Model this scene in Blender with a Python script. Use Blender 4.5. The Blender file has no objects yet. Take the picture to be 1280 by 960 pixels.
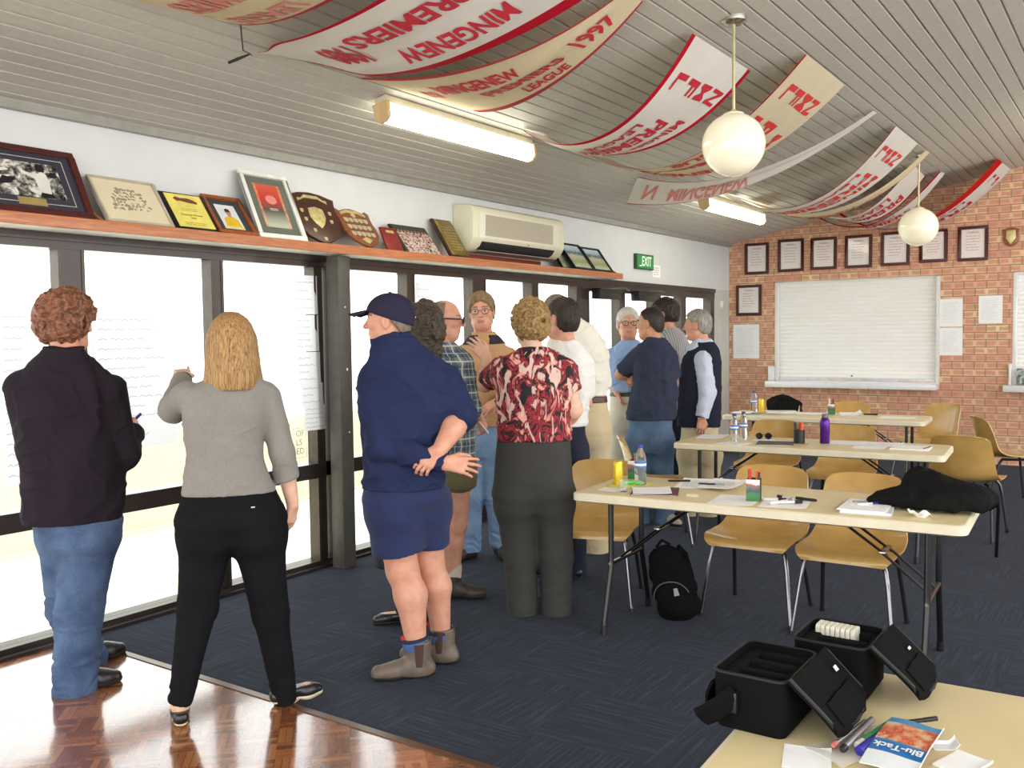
import bpy, bmesh, math, random
import numpy as np
from mathutils import Vector, Matrix
from math import sin, cos, pi, radians, sqrt, atan2
SC = bpy.context.scene
COL = SC.collection
rnd = random.Random(7)

# ------------------------------------------------------------------ materials
MATS = {}
class NT:
    """small helper around a node tree"""
    def __init__(s, name):
        s.m = bpy.data.materials.new(name); s.m.use_nodes = True
        s.t = s.m.node_tree; s.t.nodes.clear()
        s.out = s.t.nodes.new('ShaderNodeOutputMaterial')
        s.b = s.t.nodes.new('ShaderNodeBsdfPrincipled')
        s.t.links.new(s.b.outputs[0], s.out.inputs[0])
    def n(s, typ, **kw):
        nd = s.t.nodes.new(typ)
        for k, v in kw.items():
            if k in nd.inputs and not hasattr(nd, k): nd.inputs[k].default_value = v
            else: setattr(nd, k, v)
        return nd
    def l(s, a, b): s.t.links.new(a, b); return s
    def coord(s, kind='Object', scale=(1, 1, 1), rot=(0, 0, 0), loc=(0, 0, 0)):
        c = s.n('ShaderNodeTexCoord'); mp = s.n('ShaderNodeMapping')
        mp.inputs['Scale'].default_value = scale; mp.inputs['Rotation'].default_value = rot
        mp.inputs['Location'].default_value = loc
        s.l(c.outputs[kind], mp.inputs[0]); return mp.outputs[0]
    def noise(s, vec, scale=5, detail=3, rough=.5, dist=0):
        nd = s.n('ShaderNodeTexNoise'); nd.inputs['Scale'].default_value = scale
        nd.inputs['Detail'].default_value = detail; nd.inputs['Roughness'].default_value = rough
        nd.inputs['Distortion'].default_value = dist
        if vec is not None: s.l(vec, nd.inputs['Vector'])
        return nd.outputs['Fac']
    def ramp(s, fac, stops, interp='LINEAR'):
        r = s.n('ShaderNodeValToRGB'); r.color_ramp.interpolation = interp
        els = r.color_ramp.elements
        while len(els) < len(stops): els.new(.5)
        for e, (p, c) in zip(els, stops):
            e.position = p; e.color = (c[0], c[1], c[2], 1)
        s.l(fac, r.inputs[0]); return r.outputs[0]
    def mix(s, fac, a, b, mode='MIX'):
        x = s.n('ShaderNodeMix'); x.data_type = 'RGBA'; x.blend_type = mode
        for sock, v in ((x.inputs[0], fac), (x.inputs[6], a), (x.inputs[7], b)):
            if hasattr(v, 'is_output'): s.l(v, sock)
            elif isinstance(v, (int, float)): sock.default_value = v
            else: sock.default_value = (v[0], v[1], v[2], 1)
        return x.outputs[2]
    def math(s, op, a, b=0, c=None):
        x = s.n('ShaderNodeMath'); x.operation = op
        for i, v in enumerate((a, b, c)):
            if v is None: continue
            if hasattr(v, 'is_output'): s.l(v, x.inputs[i])
            else: x.inputs[i].default_value = v
        return x.outputs[0]
    def sep(s, vec):
        x = s.n('ShaderNodeSeparateXYZ'); s.l(vec, x.inputs[0]); return x.outputs
    def bump(s, h, strength=.3, dist=.01):
        b = s.n('ShaderNodeBump'); b.inputs['Strength'].default_value = strength
        b.inputs['Distance'].default_value = dist
        s.l(h, b.inputs['Height']); s.l(b.outputs[0], s.b.inputs['Normal'])
    def base(s, c):
        if hasattr(c, 'is_output'): s.l(c, s.b.inputs['Base Color'])
        else: s.b.inputs['Base Color'].default_value = (c[0], c[1], c[2], 1)
    def set(s, **kw):
        for k, v in kw.items(): s.b.inputs[k.replace('_', ' ')].default_value = v
        return s

def lin(r, g=None, b=None):
    """sRGB 0-255 -> linear"""
    if g is None: r, g, b = r
    f = lambda v: ((v/255+.055)/1.055)**2.4 if v > 10 else v/255/12.92
    return (f(r), f(g), f(b))

def plain(name, col, rough=.5, metal=0, var=.12, scale=12, bump=0, bscale=200, coat=0, spec=.5):
    if name in MATS: return MATS[name]
    t = NT(name); v = t.coord()
    c2 = tuple(max(0, x*(1-var)) for x in col); c3 = tuple(min(1, x*(1+var)) for x in col)
    t.base(t.ramp(t.noise(v, scale, 4), [(.3, c2), (.7, c3)]))
    t.set(Roughness=rough, Metallic=metal); t.b.inputs['Coat Weight'].default_value = coat
    t.b.inputs['Specular IOR Level'].default_value = spec
    if bump: t.bump(t.noise(v, bscale, 2), bump, .004)
    MATS[name] = t.m; return t.m

def fabric(name, col, var=.15, weave=500, bump=.35, rough=.9, col2=None):
    if name in MATS: return MATS[name]
    t = NT(name); v = t.coord()
    c2 = col2 or tuple(x*(1-var) for x in col); c3 = tuple(min(1, x*(1+var)) for x in col)
    big = t.ramp(t.noise(v, 9, 4), [(.3, c2), (.7, c3)])
    fine = t.noise(v, weave, 1)
    t.base(t.mix(.35, big, t.ramp(fine, [(.35, tuple(x*.6 for x in col)), (.65, tuple(min(1, x*1.35) for x in col))])))
    t.set(Roughness=rough); t.b.inputs['Specular IOR Level'].default_value = .2 if max(col) > .03 else .08
    t.b.inputs['Sheen Weight'].default_value = .1 if max(col) > .08 else 0
    t.bump(fine, bump, .002)
    MATS[name] = t.m; return t.m

def wood(name, dark, light, rough=.4, scale=(3, 40, 40), coat=0):
    if name in MATS: return MATS[name]
    t = NT(name); v = t.coord(scale=scale)
    t.base(t.ramp(t.noise(v, 1.5, 5, .6, 1.2), [(.3, dark), (.7, light)]))
    t.set(Roughness=rough); t.b.inputs['Coat Weight'].default_value = coat
    MATS[name] = t.m; return t.m

# ------------------------------------------------------------------ meshes
class MB:
    def __init__(s): s.v = []; s.f = []; s.mi = []; s.cur = 0
    def add(s, vs, fs, mi=None):
        b = len(s.v); s.v.extend(tuple(map(float, q)) for q in vs)
        for f in fs: s.f.append(tuple(b+i for i in f)); s.mi.append(s.cur if mi is None else mi)
        return s
    def box(s, c, d, M=None, mi=None):
        x, y, z = d[0]/2, d[1]/2, d[2]/2
        vs = [Vector((a*x, b*y, e*z)) for e in (-1, 1) for b in (-1, 1) for a in (-1, 1)]
        if M is not None: vs = [M @ q for q in vs]
        vs = [q + Vector(c) for q in vs]
        return s.add(vs, [(0, 2, 3, 1), (4, 5, 7, 6), (0, 1, 5, 4), (2, 6, 7, 3), (0, 4, 6, 2), (1, 3, 7, 5)], mi)
    def ab(s, a, b, mi=None):
        return s.box([(p+q)/2 for p, q in zip(a, b)], [abs(q-p) for p, q in zip(a, b)], None, mi)
    def tube(s, pts, r, n=10, mi=None, cap=True, flat=1.0):
        pts = [Vector(p) for p in pts]; rs = r if isinstance(r, (list, tuple)) else [r]*len(pts)
        base = len(s.v); ref = None
        for i, p in enumerate(pts):
            t = (pts[min(i+1, len(pts)-1)] - pts[max(i-1, 0)]).normalized()
            if ref is None:
                ref = Vector((0, 0, 1)) if abs(t.z) < .9 else Vector((1, 0, 0))
            x = (ref - t*ref.dot(t)).normalized(); y = t.cross(x); ref = x
            for k in range(n):
                a = 2*pi*k/n; s.v.append(tuple(p + (x*cos(a)*flat + y*sin(a))*rs[i]))
        m = s.cur if mi is None else mi
        for i in range(len(pts)-1):
            for k in range(n):
                s.f.append((base+i*n+k, base+i*n+(k+1) % n, base+(i+1)*n+(k+1) % n, base+(i+1)*n+k)); s.mi.append(m)
        if cap:
            s.f.append(tuple(base+k for k in reversed(range(n)))); s.mi.append(m)
            e = base+(len(pts)-1)*n; s.f.append(tuple(e+k for k in range(n))); s.mi.append(m)
        return s
    def lathe(s, prof, c=(0, 0, 0), n=24, mi=None, M=None):
        base = len(s.v); m = s.cur if mi is None else mi
        for (r, z) in prof:
            for k in range(n):
                a = 2*pi*k/n; q = Vector((max(r, 1e-5)*cos(a), max(r, 1e-5)*sin(a), z))
                if M is not None: q = M @ q
                s.v.append(tuple(q + Vector(c)))
        for i in range(len(prof)-1):
            for k in range(n):
                s.f.append((base+i*n+k, base+i*n+(k+1) % n, base+(i+1)*n+(k+1) % n, base+(i+1)*n+k)); s.mi.append(m)
        s.f.append(tuple(base+k for k in reversed(range(n)))); s.mi.append(m)
        e = base+(len(prof)-1)*n; s.f.append(tuple(e+k for k in range(n))); s.mi.append(m)
        return s
    def prism(s, out, h0, h1, M=None, mi=None):
        """outline (x,y) extruded z h0..h1, transformed by M"""
        M = M or Matrix.Identity(4); n = len(out)
        vs = [M @ Vector((x, y, h0)) for x, y in out] + [M @ Vector((x, y, h1)) for x, y in out]
        fs = [tuple(reversed(range(n))), tuple(range(n, 2*n))] + [(i, (i+1) % n, n+(i+1) % n, n+i) for i in range(n)]
        return s.add(vs, fs, mi)
    def shell(s, grid, th, mi=None):
        """grid rows of points -> closed thin shell of thickness th (offset along normals)"""
        R, Cn = len(grid), len(grid[0]); P = np.array([[tuple(q) for q in r] for r in grid], float)
        du = np.gradient(P, axis=0); dv = np.gradient(P, axis=1)
        N = np.cross(du, dv); N /= np.maximum(np.linalg.norm(N, axis=2, keepdims=True), 1e-9)
        A = (P + N*th/2).reshape(-1, 3); B = (P - N*th/2).reshape(-1, 3); k = R*Cn
        fs = []
        idx = lambda i, j: i*Cn+j
        mids = []
        for i in range(R-1):
            for j in range(Cn-1):
                a, b, c, d = idx(i, j), idx(i, j+1), idx(i+1, j+1), idx(i+1, j)
                fs.append((a, d, c, b)); fs.append((k+a, k+b, k+c, k+d))
                mm = mi(i/(R-1.), j/(Cn-1.)) if callable(mi) else mi
                mids += [mm, mm]
        bd = [idx(0, j) for j in range(Cn)] + [idx(i, Cn-1) for i in range(1, R)] + [idx(R-1, j) for j in range(Cn-2, -1, -1)] + [idx(i, 0) for i in range(R-2, 0, -1)]
        for q in range(len(bd)):
            a, b = bd[q], bd[(q+1) % len(bd)]; fs.append((a, b, k+b, k+a))
            mids.append(mi(0, 0) if callable(mi) else mi)
        b0 = len(s.v); s.v.extend(map(tuple, A)); s.v.extend(map(tuple, B))
        for f, m in zip(fs, mids): s.f.append(tuple(b0+i for i in f)); s.mi.append(s.cur if m is None else m)
        return s
    def build(s, name, mats, parent=None, bevel=0, seg=2, smooth=35, loc=None, mod=None):
        me = bpy.data.meshes.new(name); me.from_pydata(s.v, [], s.f)
        for m in (mats if isinstance(mats, (list, tuple)) else [mats]): me.materials.append(m)
        if len(me.materials) > 1: me.polygons.foreach_set('material_index', s.mi)
        me.validate()
        if bevel:
            bm = bmesh.new(); bm.from_mesh(me); bmesh.ops.remove_doubles(bm, verts=bm.verts, dist=1e-5)
            es = [e for e in bm.edges if len(e.link_faces) == 2 and e.calc_face_angle(0) > radians(30)]
            bmesh.ops.bevel(bm, geom=es, offset=bevel, segments=seg, profile=.5, affect='EDGES', clamp_overlap=True)
            bm.to_mesh(me); bm.free()
        if smooth:
            me.polygons.foreach_set('use_smooth', [True]*len(me.polygons))
            me.set_sharp_from_angle(angle=radians(smooth))
        o = bpy.data.objects.new(name, me); COL.objects.link(o)
        if parent: o.parent = parent
        if loc: o.location = loc
        return o

def tag(o, label=None, cat=None, group=None, kind=None):
    if label: o['label'] = label
    if cat: o['category'] = cat
    if group: o['group'] = group
    if kind: o['kind'] = kind
    return o
def thing(name, label, cat, loc=(0, 0, 0), rz=0, group=None, rot=None):
    o = bpy.data.objects.new(name, None); COL.objects.link(o); o.empty_display_size = .05
    o.location = loc; o.rotation_euler = rot or (0, 0, rz)
    return tag(o, label, cat, group)
def dup(root, loc, rz=0, label=None, group=None):
    r = root.copy(); COL.objects.link(r); r.location = loc; r.rotation_euler = (0, 0, rz)
    if label: r['label'] = label
    if group: r['group'] = group
    for ch in list(root.children):
        c = ch.copy(); COL.objects.link(c); c.parent = r
        for g in ch.children:
            d = g.copy(); COL.objects.link(d); d.parent = c
    return r
def struct(name, mb, mats, parent=None, **kw):
    o = mb.build(name, mats, parent, **kw)
    if not parent: o['kind'] = 'structure'
    return o

def text_geo(txt, size=1.0, bold=.0, cuts=0, spacing=1.0):
    """flat lettering: verts (x,y), faces; baseline at y=0, starts at x=0"""
    cu = bpy.data.curves.new('lettering', 'FONT'); cu.body = txt; cu.size = size; cu.offset = bold*size
    cu.resolution_u = 3; cu.space_character = spacing
    ob = bpy.data.objects.new('lettering', cu); COL.objects.link(ob)
    dg = bpy.context.evaluated_depsgraph_get(); dg.update()
    me = bpy.data.meshes.new_from_object(ob.evaluated_get(dg))
    bm = bmesh.new(); bm.from_mesh(me)
    xs = [v.co.x for v in bm.verts] or [0]; ys = [v.co.y for v in bm.verts] or [0]
    w, h0, h1 = max(xs), min(ys), max(ys)
    if cuts:
        for i in range(1, cuts):
            x = min(xs) + (w-min(xs))*i/cuts
            bmesh.ops.bisect_plane(bm, geom=bm.verts[:]+bm.edges[:]+bm.faces[:], plane_co=(x, 0, 0), plane_no=(1, 0, 0))
        bmesh.ops.bisect_plane(bm, geom=bm.verts[:]+bm.edges[:]+bm.faces[:], plane_co=(0, (h0+h1)/2, 0), plane_no=(0, 1, 0))
    bm.verts.index_update()
    vs = [(v.co.x, v.co.y) for v in bm.verts]; fs = [tuple(v.index for v in f.verts) for f in bm.faces]
    bm.free(); bpy.data.objects.remove(ob); bpy.data.curves.remove(cu); bpy.data.meshes.remove(me)
    return vs, fs, w, h1
def add_text(mb, txt, fn, size=1, bold=0, cuts=0, mi=None, align='l'):
    """fn maps (x,y) lettering coordinates to a 3-D point"""
    vs, fs, w, h = text_geo(txt, size, bold, cuts)
    off = {'l': 0, 'c': -w/2, 'r': -w}[align]
    mb.add([fn(x+off, y) for x, y in vs], fs, mi); return w

def rrect(w, h, r, n=4):
    out = []
    for cx, cy, a0 in ((w/2-r, h/2-r, 0), (-w/2+r, h/2-r, 90), (-w/2+r, -h/2+r, 180), (w/2-r, -h/2+r, 270)):
        for k in range(n+1):
            a = radians(a0+90*k/n); out.append((cx+r*cos(a), cy+r*sin(a)))
    return out
def frame3(o, x, y):
    """4x4 from origin and two axes"""
    x = Vector(x).normalized(); y = Vector(y).normalized(); z = x.cross(y)
    M = Matrix((x, y, z)).transposed().to_4x4(); M.translation = Vector(o); return M
# ------------------------------------------------------------------ room constants (metres, camera stands above the origin)
WX, YB = -4.70, 12.05
CSL = .187
def ceil_z(x): return 2.775 + CSL*(x+4.70)

# ---- setting materials
def m_carpet():
    t = NT('carpet_tiles'); v = t.coord()
    s = t.sep(v)
    def tri(x, k): return t.math('FLOOR', t.math('MULTIPLY', x, 1/.5))
    par = t.math('MODULO', t.math('ABSOLUTE', t.math('ADD', tri(s[0], 0), tri(s[1], 0))), 2)
    c1 = t.coord(scale=(3, 70, 1)); c2 = t.coord(scale=(70, 3, 1))
    n1 = t.noise(c1, 1, 4, .7); n2 = t.noise(c2, 1, 4, .7)
    mixn = t.n('ShaderNodeMix'); mixn.data_type = 'FLOAT'
    t.l(par, mixn.inputs[0]); t.l(n1, mixn.inputs[2]); t.l(n2, mixn.inputs[3]); st = mixn.outputs[0]
    col = t.ramp(st, [(.36, lin(13, 15, 22)), (.5, lin(23, 26, 38)), (.62, lin(50, 56, 74))])
    fl = t.noise(v, 420, 2)
    t.base(t.mix(.3, col, t.ramp(fl, [(.35, lin(9, 11, 19)), (.7, lin(48, 57, 80))])))
    t.set(Roughness=.95); t.b.inputs['Specular IOR Level'].default_value = .15
    t.b.inputs['Sheen Weight'].default_value = .09; t.b.inputs['Sheen Tint'].default_value = (.8, .88, 1, 1)
    t.bump(t.math('ADD', st, fl), .5, .006); return t.m
def m_parquet():
    t = NT('mosaic_parquet'); S = .14; F = 5
    v = t.coord(rot=(0, 0, radians(45))); s = t.sep(v)
    cx = t.math('FLOOR', t.math('DIVIDE', s[0], S)); cy = t.math('FLOOR', t.math('DIVIDE', s[1], S))
    par = t.math('MODULO', t.math('ABSOLUTE', t.math('ADD', cx, cy)), 2)
    def sel(a, b):
        m = t.n('ShaderNodeMix'); m.data_type = 'FLOAT'; t.l(par, m.inputs[0]); t.l(a, m.inputs[2]); t.l(b, m.inputs[3]); return m.outputs[0]
    fin = sel(t.math('MULTIPLY', s[0], F/S), t.math('MULTIPLY', s[1], F/S))
    fid = t.math('FLOOR', fin); fr = t.math('FRACT', fin)
    cmb = t.n('ShaderNodeCombineXYZ'); t.l(fid, cmb.inputs[0]); t.l(cx, cmb.inputs[1]); t.l(cy, cmb.inputs[2])
    wn = t.n('ShaderNodeTexWhiteNoise'); t.l(cmb.outputs[0], wn.inputs[0])
    g = t.noise(v, 60, 4, .6, 1)
    c = t.ramp(wn.outputs[0], [(0, lin(104, 56, 30)), (.5, lin(142, 82, 45)), (1, lin(178, 116, 68))])
    c = t.mix(.25, c, t.ramp(g, [(.3, lin(88, 46, 24)), (.7, lin(190, 126, 74))]))
    gap = t.math('LESS_THAN', fr, .06)
    t.base(t.mix(gap, c, lin(70, 36, 20)))
    t.set(Roughness=.22); t.b.inputs['Coat Weight'].default_value = 1; t.b.inputs['Coat Roughness'].default_value = .1; t.b.inputs['Coat IOR'].default_value = 1.6
    return t.m
def m_ceiling():
    t = NT('ceiling_battens'); t.base(t.ramp(t.noise(t.coord(), 30, 4), [(.3, lin(188, 184, 174)), (.7, lin(196, 192, 182))]))
    t.set(Roughness=.5); return t.m
def m_brick():
    t = NT('face_brick'); v = t.coord()
    s = t.sep(v); cmb = t.n('ShaderNodeCombineXYZ'); t.l(s[0], cmb.inputs[0]); t.l(s[2], cmb.inputs[1])
    br = t.n('ShaderNodeTexBrick'); t.l(cmb.outputs[0], br.inputs[0])
    br.offset = .5; br.inputs['Scale'].default_value = 1; br.inputs['Brick Width'].default_value = .24
    br.inputs['Row Height'].default_value = .086; br.inputs['Mortar Size'].default_value = .0055; br.inputs['Mortar Smooth'].default_value = .2
    br.inputs['Bias'].default_value = 0
    br.inputs['Color1'].default_value = (0, 0, 0, 1); br.inputs['Color2'].default_value = (1, 1, 1, 1); br.inputs['Mortar'].default_value = (.5, .5, .5, 1)
    bw = t.n('ShaderNodeRGBToBW'); t.l(br.outputs['Color'], bw.inputs[0])
    cc = t.ramp(bw.outputs[0], [(0, lin(236, 204, 160)), (.25, lin(230, 184, 150)), (.6, lin(224, 172, 144)), (.85, lin(218, 158, 136)), (1, lin(240, 212, 166))])
    # flashed face: darker middle, pale edges of each brick
    row = t.math('FLOOR', t.math('DIVIDE', s[2], .086)); off = t.math('MULTIPLY', t.math('MODULO', t.math('ABSOLUTE', row), 2), .12)
    fx = t.math('FRACT', t.math('DIVIDE', t.math('ADD', s[0], off), .24)); fz = t.math('FRACT', t.math('DIVIDE', s[2], .086))
    ex = t.math('MINIMUM', fx, t.math('SUBTRACT', 1, fx)); ez = t.math('MINIMUM', fz, t.math('SUBTRACT', 1, fz))
    e = t.math('MINIMUM', t.math('MULTIPLY', ex, .24), t.math('MULTIPLY', ez, .086))
    e = t.math('ADD', e, t.math('MULTIPLY', t.math('SUBTRACT', t.noise(v, 25, 4), .5), .03))
    core = t.ramp(t.math('MULTIPLY', e, 30), [(.42, (0, 0, 0)), (.78, (1, 1, 1))])
    n = t.noise(v, 70, 5, .7)
    dark = t.ramp(n, [(.3, lin(188, 126, 102)), (.7, lin(220, 164, 134))])
    cb = t.n('ShaderNodeRGBToBW'); t.l(core, cb.inputs[0])
    c = t.mix(t.math('MULTIPLY', cb.outputs[0], .8), cc, dark)
    t.base(t.mix(br.outputs['Fac'], c, lin(160, 132, 104)))
    t.set(Roughness=.9)
    t.bump(t.math('ADD', t.math('MULTIPLY', t.math('SUBTRACT', 1, br.outputs['Fac']), 1.0), t.math('MULTIPLY', n, .25)), .6, .006)
    return t.m
def m_glass():
    t = NT('window_glass'); tr = t.n('ShaderNodeBsdfTransparent'); gl = t.n('ShaderNodeBsdfGlossy'); gl.inputs['Roughness'].default_value = .02
    tr.inputs[0].default_value = (.96, .98, .97, 1)
    lw = t.n('ShaderNodeLayerWeight'); lw.inputs[0].default_value = .5
    fr = t.math('ADD', t.math('MULTIPLY', t.math('POWER', lw.outputs['Facing'], 5), .9), .03)
    mx = t.n('ShaderNodeMixShader'); t.l(fr, mx.inputs[0]); t.l(tr.outputs[0], mx.inputs[1]); t.l(gl.outputs[0], mx.inputs[2])
    t.l(mx.outputs[0], t.out.inputs[0]); return t.m
M_CARPET, M_PARQ, M_CEIL, M_BRICK, M_GLASS = m_carpet(), m_parquet(), m_ceiling(), m_brick(), m_glass()
M_WALL = plain('white_painted_wall', lin(212, 215, 214), .6, var=.03, scale=4)
M_BRONZE = plain('bronze_aluminium', lin(54, 45, 41), .35, .3, .1, coat=.2)
M_BRONZE2 = plain('weathered_bronze_aluminium', lin(74, 66, 58), .35, .5, .1)
M_STEEL = plain('painted_grey_post', lin(82, 79, 72), .5, .1, .12, 18)
M_WHITE = plain('white_gloss', lin(238, 238, 234), .35, var=.02)
M_SHELFW = wood('shelf_timber', lin(166, 98, 62), lin(204, 134, 88), .35, (40, 3, 40))
M_BLACKP = plain('black_plastic', lin(24, 24, 26), .4, var=.2)

# ---- floor
PY = 2.66     # where the parquet stops
b = MB(); b.ab((WX-.1, PY, -.1), (5, YB+.2, 0)); b.ab((-.9, -3, -.1), (5, PY, 0)); struct('floor', b, M_CARPET, smooth=0)
b = MB(); b.ab((WX-.1, -3, -.1), (-.9, PY, 0)); o = struct('floor_parquet', b, M_PARQ, smooth=0)
b = MB(); b.ab((WX+.12, PY-.018, 0), (-.9, PY+.018, .004)); struct('trim_1', b, plain('floor_strip', lin(96, 70, 50), .3, .3))

# ---- ceiling: ribbed boards running along the room
pitch = .104; prof = []
x = WX-.1; k = 0
while x < 4.6:
    for dx, dz in ((0, 0), (pitch-.016, 0), (pitch-.013, .012), (pitch-.003, .012)):
        prof.append((x+dx, ceil_z(x+dx)+dz))
    x += pitch
prof.append((x, ceil_z(x)))
b = MB(); n = len(prof)
vs = [(px, -3, pz) for px, pz in prof] + [(px, YB+.2, pz) for px, pz in prof]
b.add(vs, [(i, i+1, n+i+1, n+i) for i in range(n-1)])
b.add([(prof[0][0], -3, 4.7), (prof[-1][0], -3, 4.7), (prof[-1][0], YB+.2, 4.7), (prof[0][0], YB+.2, 4.7)], [(0, 1, 2, 3)])
struct('ceiling', b, M_CEIL, smooth=0)
b = MB(); b.ab((WX-.02, -3, 2.735), (WX+.045, YB, 2.79)); struct('trim_2', b, plain('ceiling_cornice', lin(150, 148, 140), .4))

# ---- walls
b = MB(); b.ab((WX-.12, -3, 2.15), (WX, YB+.1, 4.0)); struct('wall_left', b, M_WALL, smooth=0)
b = MB(); b.ab((WX-.12, 11.46, 0), (WX, YB+.1, 2.15)); struct('wall_corner', b, plain('pale_grey_jamb', lin(196, 198, 190), .5, var=.04), smooth=0)
SH = [(-4.065, -2.058), (-1.285, .75)]     # roller shutter openings
Z0, Z1 = .94, 2.24
b = MB()
xs = [WX-.2] + [q for s_ in SH for q in s_] + [5]
b.ab((xs[0], YB, -.1), (xs[-1], YB+.25, Z0)); b.ab((xs[0], YB, Z1), (xs[-1], YB+.25, 5.0))
for i in (0, 2, 4): b.ab((xs[i], YB, Z0), (xs[i+1], YB+.25, Z1))
struct('wall_brick', b, M_BRICK, smooth=0)

def m_shut():
    t = NT('white_shutter_slats'); t.base(t.ramp(t.noise(t.coord(), 6), [(.3, lin(247, 246, 240)), (.7, lin(251, 250, 246))])); t.set(Roughness=.4); return t.m
M_SHUT = m_shut()
M_SILL = plain('white_aluminium', lin(232, 233, 232), .3, .1, .03)
for i, (a, c) in enumerate(SH):
    root = thing('roller_shutter', ['wide closed white roller shutter in the middle of the brick wall', 'white roller shutter cut off by the right edge of the photo'][i], 'shutter', (0, 0, 0), group='roller shutters in the brick wall')
    pr = []; z = Z0+.03
    while z < Z1-.005:
        for q in range(6):
            u = q/6.; pr.append((z+u*.052, YB+.075 - .011*sin(pi*u)))
        z += .052
    pr.append((Z1, YB+.075)); m = MB(); n = len(pr)
    m.add([(a, y, z) for z, y in pr]+[(c, y, z) for z, y in pr]+[(a, YB+.12, pr[0][0]), (c, YB+.12, pr[0][0]), (a, YB+.12, pr[-1][0]), (c, YB+.12, pr[-1][0])],
          [(j, n+j, n+j+1, j+1) for j in range(n-1)] + [(2*n, 2*n+2, 2*n+3, 2*n+1), (0, 2*n, 2*n+1, n)])
    m.build('slat_curtain', M_SHUT, root)
    m = MB(); m.ab((a, YB-.004, Z0), (a+.045, YB+.06, Z1-.01)); m.build('guide_rail', M_SILL, root, bevel=.004); m = MB(); m.ab((c-.045, YB-.004, Z0), (c, YB+.06, Z1-.01)); m.build('guide_rail', M_SILL, root, bevel=.004)
    m = MB(); m.ab((a+.045, YB+.03, Z0+.005), (c-.045, YB+.066, Z0+.05)); m.build('bottom_bar', plain('shutter_bar', lin(205, 205, 212), .3, .3), root, bevel=.004)
    m = MB(); m.lathe([(.012, 0), (.012, .01), (.006, .012)], ((a+c)/2-.02, YB+.028, Z0+.075), 12, M=Matrix.Rotation(radians(90), 3, 'X')); m.build('lock', plain('lock_metal', lin(120, 120, 120), .3, .8), root)
    m = MB(); m.ab((a-.07, YB-.20, Z0-.075), (c+.0, YB+.06, Z0-.0)); s_ = m.build('counter_sill', M_SILL, root, bevel=.006)
    if i == 0: m = MB(); m.ab((a-.075, YB-.05, Z0), (a-.0, YB-.004, Z0+.19)); m.build('upstand', M_SILL, root, bevel=.004)
    else: m = MB(); m.ab((a-.03, YB-.05, Z0), (a-.0, YB-.004, Z0+.24)); m.build('upstand', M_SILL, root, bevel=.004)

# ---- window wall
HEAD0, HEAD1, RAIL0, RAIL1 = 2.06, 2.15, .62, .72
b = MB(); b.ab((WX-.1, -3, HEAD0), (WX+.035, 8.02, HEAD1)); b.ab((WX-.1, 8.02, 2.02), (WX+.035, 11.46, HEAD1)); b.ab((WX-.1, -3, 2.10), (WX+.05, 11.46, 2.15)); struct('trim_3', b, M_BRONZE, smooth=0)
b = MB(); b.ab((WX-.1, -3, -.02), (WX+.03, 11.46, .045)); b.ab((WX-.1, -3, -.02), (WX+.075, 11.46, .018)); struct('trim_4', b, M_BRONZE, smooth=0)
def window(n, panes, y0, y1, mull, rail=True, kind='window', top=HEAD0):
    m = MB()
    for a, c in mull: m.ab((WX-.08, a, .04), (WX+.03, c, top))
    if rail: m.ab((WX-.07, y0, RAIL0), (WX+.035, y1, RAIL1))
    o = m.build('%s_%d' % (kind, n), M_BRONZE, None, smooth=0); o['kind'] = 'structure'
    s = MB()
    for a, c in panes: s.ab((WX-.028, a, .045), (WX-.022, c, top))
    s.build('pane', M_GLASS, o, smooth=0)
    m = MB()
    for a, c in panes:
        for e, w in ((a, .018), (c-.018, .018)): m.ab((WX-.04, e, .045), (WX+.034, e+w, top))
    m.build('pane_bead', M_BRONZE2, o, smooth=0)
    return o
window(1, [(-1.0, 1.2), (1.26, 2.655)], -1, 2.655, [(-1.1, -1.0), (1.2, 1.26), (2.655, 2.71)])
window(2, [(2.765, 3.605), (3.66, 4.44)], 2.71, 4.50, [(2.71, 2.765), (3.605, 3.66), (4.44, 4.50)])
window(3, [(4.62, 5.395), (5.455, 6.23)], 4.56, 6.30, [(4.56, 4.62), (5.395, 5.455), (6.23, 6.30)])
window(4, [(6.385, 7.13), (7.21, 7.94)], 6.30, 8.02, [(6.30, 6.385), (7.13, 7.21), (7.94, 8.02)])
window(1, [(8.16, 8.845)], 8.02, 8.89, [(8.02, 8.16), (8.845, 8.89)], False, 'door', 2.02)
window(2, [(8.936, 9.68)], 8.89, 9.75, [(8.89, 8.936), (9.68, 9.75)], False, 'door', 2.02)
window(5, [(9.83, 10.43), (10.54, 11.34)], 9.75, 11.46, [(9.75, 9.83), (10.43, 10.54), (11.34, 11.46)], True, top=2.06)
for i, (a, c) in enumerate(((8.12, 8.75), (9.0, 9.6))):
    t_ = thing('door_closer', ['dark door closer box above the left glass door', 'dark door closer box above the right glass door'][i], 'door closer', (WX+.035, (a+c)/2, 2.0), group='door closers')
    m = MB(); m.ab((0, -.22, -.06), (.11, .22, .05)); m.build('closer_body', M_BLACKP, t_, bevel=.012)
    m = MB(); m.tube([(.05, .1, .05), (.12, .3, .06), (.06, .5, .05)], .01, 8); m.build('closer_arm', M_STEEL, t_)
b = MB(); b.ab((-4.59, 4.462, 0), (-4.475, 4.578, 2.13)); struct('column', b, M_STEEL, bevel=.008)
for y_, z_, w_, nm in ((4.52, 1.355, .012, 'largest pale tape chip, at chest height on the steel post'), (4.53, .93, .008, 'lowest pale tape chip on the steel post, near the midrail'), (4.515, 1.78, .008, 'topmost pale tape chip on the steel post')):
    b = MB(); b.ab((0, 0, 0), (.004, w_, w_*1.4)); tc_ = b.build('tape_chip', M_WHITE, bpy.data.objects['column'], loc=(-4.475, y_, z_))

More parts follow.
